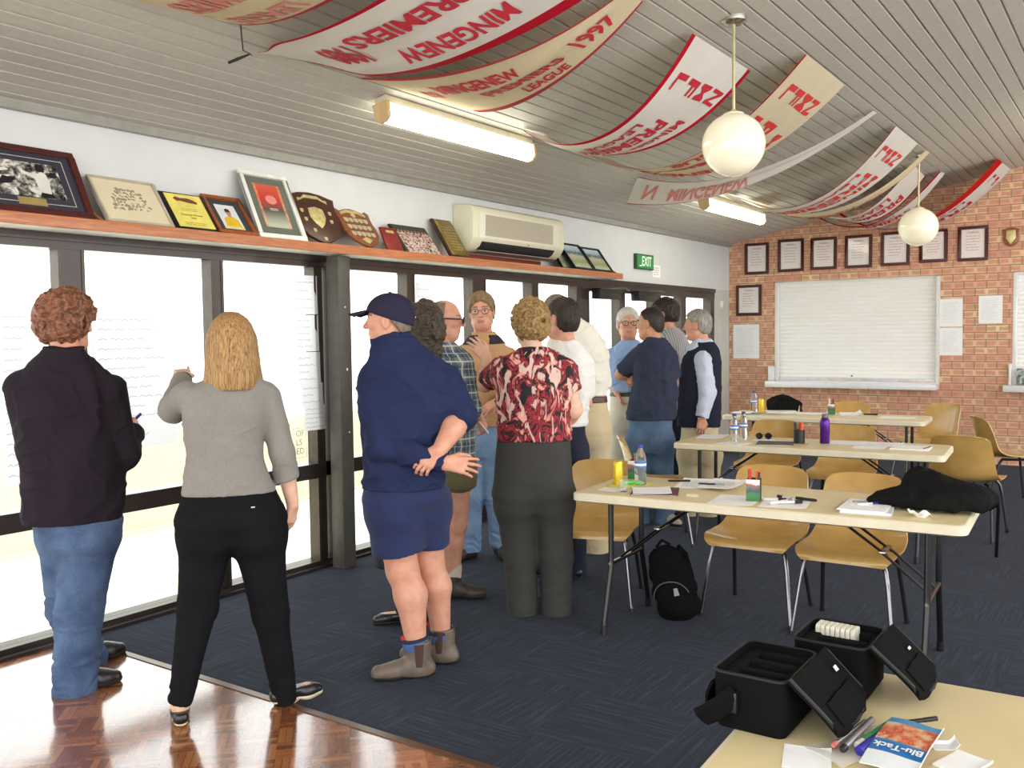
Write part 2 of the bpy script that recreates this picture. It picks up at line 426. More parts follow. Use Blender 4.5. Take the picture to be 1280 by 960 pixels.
# ---- outside: verandah slab, low cream wall, far ground
M_SLAB = plain('pale_concrete', lin(248, 241, 216), .9, var=.03, scale=3)
M_CREAM = plain('cream_wall', lin(238, 230, 206), .9, var=.03, scale=3)
b = MB(); b.ab((-7.0, -14, -.16), (WX-.1, 24, -.03)); struct('ground', b, M_SLAB, smooth=0)
b = MB(); b.ab((-60, -60, -.3), (-7.0, 60, -.2)); struct('ground_far', b, plain('dry_ground', lin(244, 240, 230), .95, var=.05, scale=1), smooth=0)
b = MB(); b.ab((-7.1, -14, -.16), (-6.92, 24, .80)); b.ab((-6.92, -14, -.03), (-6.86, 24, .0)); struct('wall_outside', b, M_CREAM, smooth=0)
# ------------------------------------------------------------------ trophy shelf above the windows
SFX, SZ = -4.42, 2.192
root = thing('trophy_shelf', 'long timber shelf along the white wall above the windows', 'shelf', (WX, 0, 2.14))
m = MB(); m.ab((0, -3, .0), (SFX-WX-.018, 8.44, .02)); m.build('underboard', plain('white_underside', lin(244, 244, 240), .5), root)
m = MB(); m.ab((0, -3, .02), (SFX-WX-.018, 8.44, .05)); m.build('shelf_board', M_SHELFW, root)
m = MB(); m.ab((SFX-WX-.018, -3, -.002), (SFX-WX, 8.44, .056)); m.build('front_lip', M_SHELFW, root, bevel=.003)
m = MB(); m.ab((0, 5.95, .05), (.018, 7.3, .125)); m.build('back_board', wood('red_timber', lin(120, 48, 30), lin(150, 66, 40), .5, (40, 3, 40)), root, bevel=.003)
for y in (2.775, 4.205, 5.60, 8.41):
    m = MB(); m.prism([(0, .05), (.24, .05), (.24, .058), (.03, .17), (0, .17)], -.01, .01, frame3((0, y, 0), (1, 0, 0), (0, 0, 1))); m.build('divider', M_SHELFW, root, bevel=.002)

def leaner(name, label, cat, yc, h, foot=.0, lean=None, z=SZ, xb=-4.475, group='framed pictures and trophies on the timber shelf'):
    xt = -4.675
    l = lean if lean is not None else math.asin(min(.6, (xt-xb)/-h))
    r = thing(name, label, cat, group=group)
    r.matrix_world = frame3((xb, yc, z), (0, 1, 0), (-sin(l), 0, cos(l)))
    return r
def slab(r, name, mat, x0, x1, y0, y1, z0, z1, bevel=0, **k):
    m = MB(); m.ab((x0, y0, z0), (x1, y1, z1)); return m.build(name, mat, r, bevel=bevel, **k)
def picture_frame(r, w, h, fw, mat, d=.022, bevel=.003):
    m = MB()
    for a, b_, c, e in ((-w/2, w/2, 0, fw), (-w/2, w/2, h-fw, h), (-w/2, -w/2+fw, fw, h-fw), (w/2-fw, w/2, fw, h-fw)):
        m.ab((a, c, 0), (b_, e, d))
    return m.build('frame', mat, r, bevel=bevel)
def photo_mat(name, stops, scale=30, detail=6, kind='Object', dist=.5, rough=.25):
    t = NT(name); t.base(t.ramp(t.noise(t.coord(), scale, detail, .65, dist), stops)); t.set(Roughness=rough); MATS[name] = t.m; return t.m
M_MAHOG = wood('mahogany_frame', lin(58, 22, 20), lin(92, 36, 30), .35, (30, 30, 30))
M_DARKMAT = plain('dark_mat_board', lin(52, 52, 66), .6)
M_BRASS = plain('brass_plate', lin(196, 172, 110), .35, .5, .15)
M_GOLD = plain('gold_plate', lin(214, 200, 140), .35, .35, .2, 40)
M_CREAMP = plain('aged_paper', lin(228, 216, 182), .7, var=.04, scale=6)
M_PAPER = plain('white_paper', lin(247, 247, 246), .8, var=.015)
M_INK = plain('grey_print', lin(96, 92, 90), .8)
def lines(m, x0, x1, y0, y1, n, z, w=.004, rag=.3, mi=None, gap=.0):
    for i in range(n):
        y = y1-(y1-y0)*(i+.5)/n; x = x0
        e = x1-(x1-x0)*rnd.random()*rag
        while x < e:
            L = rnd.uniform(.12, .4)*(x1-x0); q = min(e, x+L)
            m.add([(x, y-w/2, z), (q, y-w/2, z), (q, y+w/2, z), (x, y+w/2, z)], [(0, 1, 2, 3)], mi); x = q+.03*(x1-x0)+gap

# football photograph, far left
r = leaner('framed_photograph', 'large dark red frame with black and white football photograph at left end of shelf', 'framed photo', 2.40, .41)
picture_frame(r, .66, .41, .034, M_MAHOG); slab(r, 'mat_board', M_DARKMAT, -.30, .30, .03, .38, .002, .008)
slab(r, 'photograph', photo_mat('football_photo', [(.38, lin(30, 28, 30)), (.47, lin(105, 102, 98)), (.53, lin(160, 158, 150)), (.62, lin(226, 224, 214))], 22, 3), -.2, .215, .105, .315, .008, .0105)
m = MB()   # two players in white, reaching for the ball
def blob(m, pts, z, mi=None): m.add([(x, y, z) for x, y in pts], [tuple(range(len(pts)))], mi)
blob(m, [(.085, .12), (.14, .115), (.15, .2), (.145, .25), (.125, .265), (.095, .245), (.02, .258), (.018, .246), (.08, .215)], .012)
blob(m, [(-.19, .25), (-.05, .262), (-.04, .252), (-.1, .235), (-.19, .225)], .012); blob(m, [(-.17, .2), (-.03, .225), (-.06, .205), (-.14, .18)], .012)
m.build('players', plain('photo_white', lin(222, 220, 210), .4), r, smooth=0)
m = MB(); blob(m, [(.1, .262), (.135, .262), (.15, .285), (.14, .31), (.11, .312), (.098, .29)], .0125); blob(m, [(.08, .1065), (.16, .1065), (.15, .13), (.09, .135)], .0125); blob(m, [(-.12, .16), (-.06, .17), (-.02, .2), (-.08, .215)], .0125); blob(m, [(.16, .23), (.2, .24), (.2, .27), (.165, .265)], .0125)
m.build('dark_figures', plain('photo_black', lin(28, 26, 30), .4), r, smooth=0)
m = MB(); 
for a, b_, c, e in ((-.245, .255, .07, .073), (-.245, .255, .345, .348), (-.245, -.242, .07, .348), (.252, .255, .07, .348)): m.ab((a, c, .008), (b_, e, .0095))
m.build('mat_line', plain('cream_line', lin(206, 200, 186), .6), r, smooth=0)
slab(r, 'brass_plate', M_BRASS, -.04, .1, .055, .098, .008, .012)
# team sketch
r = leaner('framed_sketch', 'cream framed pencil drawing of a crowded team beside the football photograph', 'framed drawing', 3.00, .325)
picture_frame(r, .40, .325, .013, plain('pale_frame', lin(188, 178, 160), .5)); slab(r, 'paper', M_CREAMP, -.19, .19, .012, .313, .004, .01)
m = MB()
for k in range(210):
    a = rnd.random(); row = int(a*7); x = rnd.uniform(-.125, .125)*(1-.1*row*.6); y = .11+row*.023+rnd.uniform(-.007, .007)
    if row > 5 and abs(x) > .06: continue
    s_ = rnd.uniform(.003, .008); blob(m, [(x+s_*cos(q*1.05), y+s_*1.2*sin(q*1.05)) for q in range(6)], .0105+k*1e-6)
m.build('pencil_figures', plain('pencil', lin(156, 146, 120), .8), r, smooth=0)
# yellow plaque
r = leaner('award_plaque', 'black plaque with yellow plate reading Regional Winner', 'plaque', 3.352, .275)
slab(r, 'backing', plain('black_gloss_board', lin(26, 22, 30), .25), -.145, .145, 0, .275, 0, .02, .003); slab(r, 'plate', plain('yellow_plate', lin(236, 224, 112), .35), -.115, .125, .012, .262, .02, .023)
m = MB(); f = lambda x, y: (x+.005, y, .0236)
add_text(m, 'Regional Winner', lambda x, y: (x+.005, y+.098, .0236), .021, .02, align='c'); add_text(m, '2005', lambda x, y: (x+.005, y+.075, .0236), .019, .02, align='c')
lines(m, -.05, .06, .13, .155, 2, .0236, .0025, .1); lines(m, -.07, .08, .025, .05, 2, .0236, .003, .1)
m.build('lettering', plain('olive_ink', lin(120, 112, 50), .6), r, smooth=0)
m = MB(); blob(m, [(-.07, .225), (-.05, .24), (-.02, .232), (.03, .236), (.06, .226), (.085, .21), (.08, .195), (.02, .2), (-.03, .21), (-.05, .205)], .0238); m.build('emblem', plain('maroon_ink', lin(128, 60, 58), .5), r, smooth=0)
# player portrait
r = leaner('framed_portrait', 'orange wood frame with portrait of a player in a yellow shirt', 'framed photo', 3.648, .30)
picture_frame(r, .285, .30, .024, wood('orange_wood', lin(130, 62, 30), lin(176, 98, 52), .3, (20, 20, 20))); slab(r, 'mat_board', plain('dark_grey_mat', lin(56, 62, 64), .6), -.12, .12, .023, .277, .002, .008)
slab(r, 'portrait', plain('photo_backdrop', lin(226, 228, 228), .4), -.075, .068, .045, .235, .008, .0105)
m = MB(); blob(m, [(-.06, .062), (.055, .062), (.05, .115), (.025, .14), (-.02, .142), (-.05, .125)], .0112); m.build('shirt', plain('yellow_shirt_print', lin(226, 188, 44), .5), r, smooth=0)
m = MB(); blob(m, [(.0+.02*cos(a*.785), .172+.027*sin(a*.785)) for a in range(8)], .0113); blob(m, [(-.012, .135), (.014, .135), (.012, .155), (-.01, .155)], .01115); m.build('face', plain('photo_skin', lin(190, 138, 108), .5), r, smooth=0)
m = MB(); blob(m, [(-.021, .178), (.02, .178), (.016, .2), (0, .206), (-.017, .2)], .0116); m.build('hair', plain('photo_hair', lin(52, 38, 34), .5), r, smooth=0)
slab(r, 'caption_strip', plain('caption_yellow', lin(226, 214, 140), .5), -.072, .066, .046, .064, .0112, .0118)
# white framed poster
r = leaner('framed_poster', 'tall white frame with green grey mat around a red football poster', 'framed poster', 3.992, .475)
picture_frame(r, .385, .475, .03, plain('white_frame', lin(236, 236, 228), .4)); slab(r, 'mat_board', plain('sage_mat', lin(98, 104, 92), .7), -.165, .165, .028, .447, .002, .007)
t = NT('red_poster'); v = t.coord(); s = t.sep(v)
g = t.ramp(t.math('MULTIPLY', s[1], 2.4), [(.25, lin(186, 190, 170)), (.5, lin(84, 82, 74)), (.7, lin(196, 60, 52)), (.95, lin(206, 96, 70))])
edge = t.ramp(t.math('ABSOLUTE', s[0]), [(.07, (0, 0, 0)), (.085, (1, 1, 1))], 'CONSTANT'); bw = t.n('ShaderNodeRGBToBW'); t.l(edge, bw.inputs[0])
t.base(t.mix(t.math('MULTIPLY', bw.outputs[0], .7), g, t.ramp(t.noise(v, 60, 3), [(.4, lin(208, 120, 84)), (.6, lin(228, 176, 130))]))); t.set(Roughness=.3)
slab(r, 'poster', t.m, -.105, .105, .085, .395, .007, .0095)
m = MB(); blob(m, [(.045*cos(a*.314)+.005, .285+.032*sin(a*.314)) for a in range(20)], .0102); m.build('football', plain('poster_ball', lin(222, 140, 128), .4), r, smooth=0)
m = MB(); lines(m, -.03, .045, .205, .225, 2, .0102, .004, .1); m.build('lettering', plain('poster_white', lin(224, 224, 216), .6), r, smooth=0)
# shields
def shield_outline(w, h, kind):
    pts = []
    if kind: top = [(-.5, .9), (-.42, .97), (-.33, .91), (-.16, .97), (0, 1.0), (.16, .97), (.33, .91), (.42, .97), (.5, .9)]
    else: top = [(-.5, .93), (-.4, .95), (-.25, 1.0), (0, 1.03), (.25, 1.0), (.4, .95), (.5, .93)]
    side = [(.47, .8), (.45, .65), (.47, .5), (.44, .32), (.33, .15), (.17, .06), (0, 0)]
    out = top + side + [(-x, y) for x, y in reversed(side[:-1])]
    return [(x*w, y*h) for x, y in out]
def plate(m, x, y, w, h, z, t_=.003): m.prism([(x-w*.5, y+h*.5), (x-w*.5, y-h*.2), (x, y-h*.5), (x+w*.5, y-h*.2), (x+w*.5, y+h*.5)], z, z+t_)
for kind, yc, w, h, lab in ((0, 4.385, .42, .385, 'wide dark wood trophy shield with one large gold shield plate'), (1, 4.75, .35, .35, 'mid brown wood trophy shield with three rows of small plates')):
    r = leaner('trophy_shield', lab, 'shield trophy', yc, h, xb=(-4.505, -4.455)[kind])
    wm = wood('shield_dark', lin(56, 32, 26), lin(84, 50, 38), .3, (30, 30, 30)) if not kind else wood('shield_mid', lin(110, 64, 38), lin(146, 92, 56), .3, (30, 30, 30))
    m = MB(); m.prism(list(reversed(shield_outline(w, h, kind))), 0, .022); m.build('board', wm, r, bevel=.004)
    m = MB()
    if not kind:
        m.prism([(-.065, .265), (0, .28), (.065, .265), (.07, .2), (.04, .15), (0, .115), (-.04, .15), (-.07, .2)][::-1], .022, .027); m.build('shield_plate', M_GOLD, r, bevel=.002)
        for x, y in ((-.125, .24), (.125, .24), (-.115, .175), (.115, .175), (-.07, .095), (0, .035)):
            q = MB(); plate(q, x, y, .026, .03, .022); q.build('name_plate', M_GOLD, r)
        q = MB(); q.prism([(-.13, .315), (-.06, .345), (.06, .345), (.13, .315), (.13, .34), (.1, .34), (.06, .368), (-.06, .368), (-.1, .34), (-.13, .34)][::-1], .022, .025); q.build('scroll', M_GOLD, r)
    else:
        for ry in range(3):
            for rx in range(5):
                q = MB(); plate(q, -.095+rx*.0475, .235-ry*.062, .038, .04, .022); q.build('name_plate', plain('silver_plate', lin(206, 200, 172), .35, .35, .1), r)
        q = MB(); q.prism([(-.12, .28), (-.05, .305), (.05, .305), (.12, .28), (.12, .302), (.05, .33), (-.05, .33), (-.12, .302)][::-1], .022, .025); q.build('scroll', M_GOLD, r)
        q = MB(); q.lathe([(.022, 0), (.022, .003)], (0, .285, .022), 14); q.build('badge', M_GOLD, r)
        q = MB(); q.prism([(-.05, .06), (0, .085), (.05, .06), (.03, .045), (0, .025), (-.03, .045)][::-1], .022, .026); q.build('leaf_plate', M_GOLD, r)
# small red frame, half hidden
r = leaner('small_red_frame', 'small red plaque half hidden behind the brown trophy shield', 'plaque', 5.02, .2, lean=.45)
slab(r, 'board', plain('red_board', lin(132, 44, 38), .4), -.07, .1, 0, .19, 0, .015, .003); slab(r, 'plate', M_GOLD, -.02, .06, .145, .165, .015, .018)
# team photo
r = leaner('team_photograph', 'unframed colour team photograph on black board', 'photo', 5.36, .275, z=SZ+.006)
slab(r, 'board', M_BLACKP, -.215, .2, 0, .272, -.012, 0, .002); slab(r, 'dark_border', plain('photo_dark_green', lin(60, 62, 50), .4), -.2, .2, 0, .272, .0, .003)
slab(r, 'photograph', photo_mat('team_photo', [(.36, lin(66, 54, 48)), (.45, lin(150, 112, 98)), (.5, lin(204, 186, 178)), (.56, lin(236, 230, 226)), (.62, lin(190, 88, 78))], 48, 3), -.17, .2, 0, .2, .003, .005)
m = MB()
for row in range(3):
    for k in range(9):
        x = -.15+k*.039+.015*(row % 2); y = .13+row*.04; blob(m, [(x+.011*cos(a*.785), y+.014*sin(a*.785)) for a in range(8)], .0056+row*.0002)
m.build('faces', plain('team_faces', lin(158, 118, 96), .5), r, smooth=0)
# honour board
r = leaner('honour_plaque', 'narrow bronze honour plaque on dark board beside the air conditioner', 'plaque', 5.79, .365)
slab(r, 'board', plain('dark_brown_board', lin(58, 38, 30), .4), -.125, .125, 0, .365, 0, .02, .003)
slab(r, 'plate', photo_mat('bronze_plate', [(.3, lin(84, 72, 40)), (.55, lin(128, 110, 58)), (.7, lin(176, 152, 80))], 9, 4, rough=.3), -.1, .115, .012, .355, .02, .024)
m = MB(); lines(m, -.06, .09, .05, .3, 9, .0245, .006, .5); m.build('engraving', plain('engraved_bronze', lin(178, 152, 84), .4), r, smooth=0)
# three framed match photos
for i, (yc, w, h, lab) in enumerate(((7.515, .19, .275, 'pale match photograph half hidden by the air conditioner'), (7.69, .36, .315, 'black framed match photograph, taller of the pair near the exit sign'), (8.07, .36, .295, 'black framed match photograph at the right end of the shelf'))):
    r = leaner('match_photograph', lab, 'framed photo', yc, h, xb=(-4.53, -4.445, -4.445)[i])
    picture_frame(r, w, h, .012, M_BLACKP, .026)
    t = NT('match_photo'); v = t.coord(); s = t.sep(v)
    hy = t.math('ADD', t.math('MULTIPLY', s[1], 1/h), t.math('MULTIPLY', t.math('SUBTRACT', t.noise(v, 24, 4), .5), .25))
    t.base(t.ramp(hy, [(.12, lin(206, 208, 180)), (.3, lin(160, 170, 112)), (.55, lin(194, 190, 168)), (.66, lin(86, 112, 108)), (.8, lin(176, 200, 214)), (.95, lin(206, 220, 226))])); t.set(Roughness=.25)
    slab(r, 'photograph', t.m, -w/2+.012, w/2-.012, .012, h-.012, .004, .01)

# ------------------------------------------------------------------ air conditioner, exit sign, label
r = thing('air_conditioner', 'cream wall mounted split air conditioner above the shelf', 'air conditioner', (WX, 6.70, 2.275))
prof = [(0, 0), (.10, 0), (.165, .04), (.205, .10), (.21, .30), (.195, .355), (.15, .375), (0, .375)]
m = MB(); m.prism(prof, -.715, .70, frame3((0, 0, 0), (1, 0, 0), (0, 0, 1))); m.build('casing', plain('cream_plastic', lin(224, 220, 192), .4, var=.02), r, bevel=.012)
m = MB(); m.prism([(.207, .105), (.212, .105), (.217, .315), (.209, .315)], -.615, .625, frame3((0, 0, 0), (1, 0, 0), (0, 0, 1))); m.build('front_panel', plain('cream_panel', lin(230, 226, 204), .4, var=.02), r, bevel=.002)
t = NT('intake_mesh'); v = t.coord(); s = t.sep(v)
t.base(t.ramp(t.math('FRACT', t.math('MULTIPLY', s[2], 90)), [(.35, lin(166, 158, 138)), (.5, lin(190, 182, 162))])); t.set(Roughness=.6)
m = MB(); m.prism([(.2095, .125), (.214, .125), (.219, .295), (.211, .295)], -.5, .54, frame3((0, 0, 0), (1, 0, 0), (0, 0, 1))); m.build('intake_grille', t.m, r)
m = MB(); m.prism([(.13, .012), (.172, .036), (.2, .075), (.19, .08), (.16, .05)], -.55, .56, frame3((0, 0, 0), (1, 0, 0), (0, 0, 1))); m.build('outlet', plain('outlet_dark', lin(40, 40, 40), .6), r)
m = MB(); m.prism([(.08, -.012), (.185, .0), (.185, .006), (.08, -.004)], -.6, .6, frame3((0, 0, 0), (1, 0, 0), (0, 0, 1))); m.build('louvre', plain('louvre_grey', lin(150, 142, 134), .4), r)
m = MB(); m.box((.2125, .1, .09), (.004, .012, .01)); m.build('indicator', plain('red_led', lin(180, 60, 50), .4), r)
r = thing('exit_sign', 'green exit sign on the white wall above the doors', 'exit sign', (WX, 9.435, 2.385))
m = MB(); m.ab((0, -.215, -.085), (.04, .215, .085)); m.build('housing', plain('sign_housing', lin(40, 74, 44), .4), r, bevel=.006)
t = NT('lit_green'); t.base(lin(40, 132, 62)); t.b.inputs['Emission Color'].default_value = (*lin(40, 132, 62), 1); t.b.inputs['Emission Strength'].default_value = .25; M_LITG = t.m
m = MB(); m.ab((.04, -.2, -.072), (.043, .2, .072)); m.build('face', M_LITG, r)
t = NT('lit_white'); t.base(lin(230, 240, 228)); t.b.inputs['Emission Color'].default_value = (1, 1, .95, 1); t.b.inputs['Emission Strength'].default_value = .3; M_LITW = t.m
m = MB(); add_text(m, 'EXIT', lambda x, y: (.0445, x*.78+.025, y-.045), .15, .015, align='c'); m.build('lettering', M_LITW, r, smooth=0)
m = MB(); m.ab((.043, -.15, -.055), (.0445, -.1, -.04)); m.build('arrow_bar', M_LITW, r, smooth=0)
r = thing('wall_notice', 'tiny white notice stuck below and right of the exit sign', 'notice', (WX, 9.80, 2.30))
m = MB(); m.ab((0, -.1, -.07), (.003, .1, .07)); m.build('sheet', M_PAPER, r)
m = MB(); M_ = Matrix.Identity(4); q = MB(); lines(q, -.08, .08, -.05, .05, 4, 0, .01, .3); m.add([(.0036, x, y) for x, y, z in q.v], q.f); m.build('print', plain('pink_print', lin(206, 180, 168), .8), r, smooth=0)

r = thing('light_switch', 'small white switch on the pale jamb next to the brick wall', 'switch', (WX, 11.77, 1.96))
m = MB(); m.ab((0, -.045, -.045), (.012, .045, .045)); m.build('switch_plate', M_WHITE, r, bevel=.004); m = MB(); m.ab((.012, -.012, -.02), (.02, .012, .02)); m.build('rocker', M_WHITE, r, bevel=.002)
# ------------------------------------------------------------------ sheets taped to the glass
t = NT('backlit_paper'); t.base(lin(244, 244, 246)); t.set(Roughness=.9); tr = t.n('ShaderNodeBsdfTranslucent'); tr.inputs[0].default_value = (.92, .92, .94, 1)
mx = t.n('ShaderNodeMixShader'); mx.inputs[0].default_value = .5; t.l(t.b.outputs[0], mx.inputs[1]); t.l(tr.outputs[0], mx.inputs[2]); t.l(mx.outputs[0], t.out.inputs[0]); M_FLIP = t.m
M_MARK = plain('marker_handwriting', lin(132, 138, 170), .8)
def flip(y0, y1, z0, z1, lab, n=10, w=.012, x=WX+.036, tx=None):
    r = thing('flip_chart_sheet', lab, 'paper', (x, (y0+y1)/2, z0), group='handwritten sheets taped to the windows')
    W2 = (y1-y0)/2; H = z1-z0
    g = [[(.004*sin(3*u+v*2)+.0, -W2+2*W2*u, H*v) for u in np.linspace(0, 1, 7)] for v in np.linspace(0, 1, 9)]
    m = MB(); m.shell(g, .0008); m.build('sheet', M_FLIP, r)
    q = MB(); lines(q, -W2*.85, W2*.8, H*.06, H*.94, n, 0, w*.45, .5)
    m = MB()
    for f in q.f:
        (xa, ya, _), (xb, _, _) = q.v[f[0]], q.v[f[1]]
        steps = max(2, int((xb-xa)/.018)); pts = []
        for k in range(steps+1): pts.append((.007, xa+(xb-xa)*k/steps, ya+(w*.5 if k % 2 else -w*.5)*rnd.uniform(.3, 1)))
        m.tube(pts, .0011, 4, cap=False)
    if m.v: m.build('handwriting', M_MARK, r, smooth=0)
flip(2.32, 2.53, 1.33, 1.76, 'handwritten sheet on the window left of the curly haired man, upper', 7)
flip(2.32, 2.53, .86, 1.28, 'handwritten sheet on the window left of the curly haired man, lower', 7)
flip(2.80, 3.32, .98, 1.77, 'wide handwritten sheet on the window between the curly haired man and the blonde woman', 13)
flip(4.235, 4.45, 1.74, 2.0, 'handwritten sheet beside the steel post, topmost of five', 4)
flip(4.235, 4.455, 1.49, 1.735, 'handwritten sheet beside the steel post, second from top', 5)
flip(4.24, 4.46, 1.27, 1.485, 'handwritten sheet beside the steel post, third from top', 4, x=WX+.04)
flip(4.27, 4.475, 1.12, 1.275, 'handwritten sheet beside the steel post, fourth from top', 3, x=WX+.044)
flip(4.29, 4.485, .955, 1.125, 'handwritten sheet beside the steel post, lowest with blue writing', 5, x=WX+.048)
flip(5.47, 5.70, 1.62, 2.0, 'handwritten sheet on the window above the wavy dark hair', 6)
r = thing('window_sticker', 'clear outlined sticker with stencil letters low on the window by the post', 'sticker', (WX-.02, 4.25, .77))
m = MB()
for a, b_ in (((.0, .105), (.0, 0)), ((.0, 0), (.0, 0))): pass
m.tube([(0, 0, 0), (0, .12, 0), (0, .12, .2), (0, 0, .2)], .0015, 4); m.build('outline', M_INK, r, smooth=0)
m = MB()
for i, tx in enumerate(('OF', 'LS', 'ED')): add_text(m, tx, lambda x, y, i=i: (.001, x+.025, .145-i*.06+y), .06, .0, align='l')
m.build('lettering', plain('stencil_grey', lin(150, 146, 138), .7), r, smooth=0)

# ------------------------------------------------------------------ certificates, shield and papers on the brick wall
def m_cert():
    t = NT('certificate'); v = t.coord(); s = t.sep(v)
    n = t.noise(v, 55, 4, .7)
    t.base(t.ramp(n, [(.36, lin(226, 208, 198)), (.46, lin(238, 232, 226)), (.7, lin(238, 234, 228))])); t.set(Roughness=.35); t.b.inputs['Coat Weight'].default_value = .5; t.b.inputs['Coat Roughness'].default_value = .03; return t.m
M_CERT = m_cert(); M_PINK = plain('faded_red_print', lin(196, 140, 128), .8)
certs = [(-4.308, 2.56, .32, .415), (-3.853, 2.577, .335, .425), (-3.432, 2.577, .325, .41), (-3.003, 2.576, .325, .41), (-2.568, 2.584, .33, .412), (-2.138, 2.59, .308, .395), (-1.709, 2.59, .32, .405), (-4.418, 2.012, .345, .41)]
clab = ['framed certificate in the row on the brick wall, nearest the window corner', 'framed certificate in the row on the brick wall, second from the window corner', 'framed certificate in the row on the brick wall, third from the window corner', 'framed certificate in the row on the brick wall, fourth from the window corner', 'framed certificate in the row on the brick wall, just left of the far globe lamp', 'framed certificate partly hidden by the far globe lamp', 'framed certificate at the right end of the row, beside the small wall shield', 'framed certificate hanging alone below the row, left of the shutter']
for (x, z, w_, h_), lab in zip(certs, clab):
    r = thing('framed_certificate', lab, 'framed certificate', group='framed certificates on the brick wall'); r.matrix_world = frame3((x, YB, z-h_/2), (1, 0, 0), (0, 0, 1))
    picture_frame(r, w_, h_, .036, M_MAHOG, .025); slab(r, 'certificate', M_CERT, -w_/2+.034, w_/2-.034, .034, h_-.034, .004, .012)
    m = MB(); W = w_/2-.05
    add_text(m, 'PREMIERS', lambda x_, y_: (x_, y_+h_-.085, .0126), .03, .01, align='c'); lines(m, -W*.7, W*.7, .11, h_-.1, 6, .0126, .006, .3)
    m.build('printing', M_PINK, r, smooth=0)
r = thing('wall_shield', 'small wooden shield with gold plate on the brick wall', 'shield trophy'); r.matrix_world = frame3((-1.315, YB, 2.525), (1, 0, 0), (0, 0, 1))
m = MB(); m.prism(list(reversed(shield_outline(.175, .215, 0))), 0, .02); m.build('board', wood('wall_shield_wood', lin(120, 62, 40), lin(156, 92, 60), .3), r, bevel=.004)
m = MB(); m.prism([(-.045, .19), (.045, .19), (.05, .1), (0, .03), (-.05, .1)][::-1], .02, .025); m.build('plate', M_GOLD, r, bevel=.002)
papers = [(-4.457, 1.46, .36, .455, 'large white sheet on the brick wall left of the shutter'), (-1.935, 1.785, .25, .33, 'white sheet on the brick wall right of the shutter, upper of two'), (-1.932, 1.443, .25, .33, 'white sheet on the brick wall right of the shutter, lower of two'), (-1.515, 1.813, .25, .325, 'white sheet on the brick wall between the two shutters')]
for x, z, w_, h_, lab in papers:
    r = thing('wall_notice', lab, 'notice', group='paper notices on the brick wall'); r.matrix_world = frame3((x, YB, z-h_/2), (1, 0, 0), (0, 0, 1))
    m = MB(); g = [[(-w_/2+w_*u, h_*v, .006+.004*sin(4*u+3*v)) for u in np.linspace(0, 1, 6)] for v in np.linspace(0, 1, 7)]; m.shell(g, .001); m.build('sheet', M_PAPER, r)
    m = MB(); lines(m, -w_*.38, w_*.36, h_*.12, h_*.9, 14, .0135, .003, .3); m.build('print', plain('faint_print', lin(208, 208, 212), .8), r, smooth=0)
r = thing('small_photograph', 'small dark photo card propped on the sill of the right shutter', 'photo', (-1.2, YB-.07, .9405))
m = MB(); m.ab((-.03, -.006, 0), (.16, .0, .19)); m.build('card', photo_mat('sill_photo', [(.4, lin(70, 76, 76)), (.5, lin(130, 136, 132)), (.58, lin(206, 210, 208)), (.66, lin(150, 60, 80))], 14, 3), r)

# ------------------------------------------------------------------ ceiling lamps
def fluoro(x, y0, y1, lab):
    z = ceil_z(x); sl = math.atan(CSL)
    r = thing('batten_light', lab, 'ceiling light', (x, y0, z-.045), group='fluorescent batten lights'); r.rotation_euler = (0, -sl, 0)
    L = y1-y0
    m = MB(); m.ab((-.045, 0, -.055), (.045, L, .038)); m.build('batten', plain('batten_white', lin(214, 206, 178), .5), r, bevel=.004)
    for y in (-.012, L-.012):
        m = MB(); m.prism([(-.058, 0), (.058, 0), (.05, -.09), (.02, -.115), (-.02, -.115), (-.05, -.09)][::-1], y, y+.024, frame3((0, 0, 0), (1, 0, 0), (0, 0, 1)) @ Matrix.Scale(-1, 4, (0, 0, 1))); m.build('end_cap', plain('cream_end_cap', lin(206, 176, 128), .5), r)
    t = MATS.get('lit_diffuser')
    if not t:
        q = NT('lit_diffuser'); q.base((.9, .9, .86)); q.b.inputs['Emission Color'].default_value = (1, .97, .80, 1); q.b.inputs['Emission Strength'].default_value = 9; t = MATS['lit_diffuser'] = q.m
    m = MB(); m.prism([(-.052, -.012), (-.05, -.08), (-.025, -.108), (.025, -.108), (.05, -.08), (.052, -.012)], .014, L-.014, frame3((0, 0, 0), (1, 0, 0), (0, 0, 1)) @ Matrix.Scale(-1, 4, (0, 0, 1))); m.build('diffuser', t, r)
fluoro(-3.66, 4.02, 5.55, 'fluorescent batten light over the front banners')
fluoro(-3.68, 8.75, 10.4, 'fluorescent batten light farther back near the brick wall')
fluoro(-.60, 8.9, 10.45, 'fluorescent batten light beyond the right edge of the photo')
q = NT('opal_glass'); q.base(lin(240, 234, 212)); q.set(Roughness=.12); q.b.inputs['Coat Weight'].default_value = .5; q.b.inputs['Subsurface Weight'].default_value = .2
q.b.inputs['Emission Color'].default_value = (*lin(250, 240, 205), 1); q.b.inputs['Emission Strength'].default_value = .22; M_OPAL = q.m
M_CHROME = plain('satin_chrome', lin(176, 172, 160), .25, .9, .05)
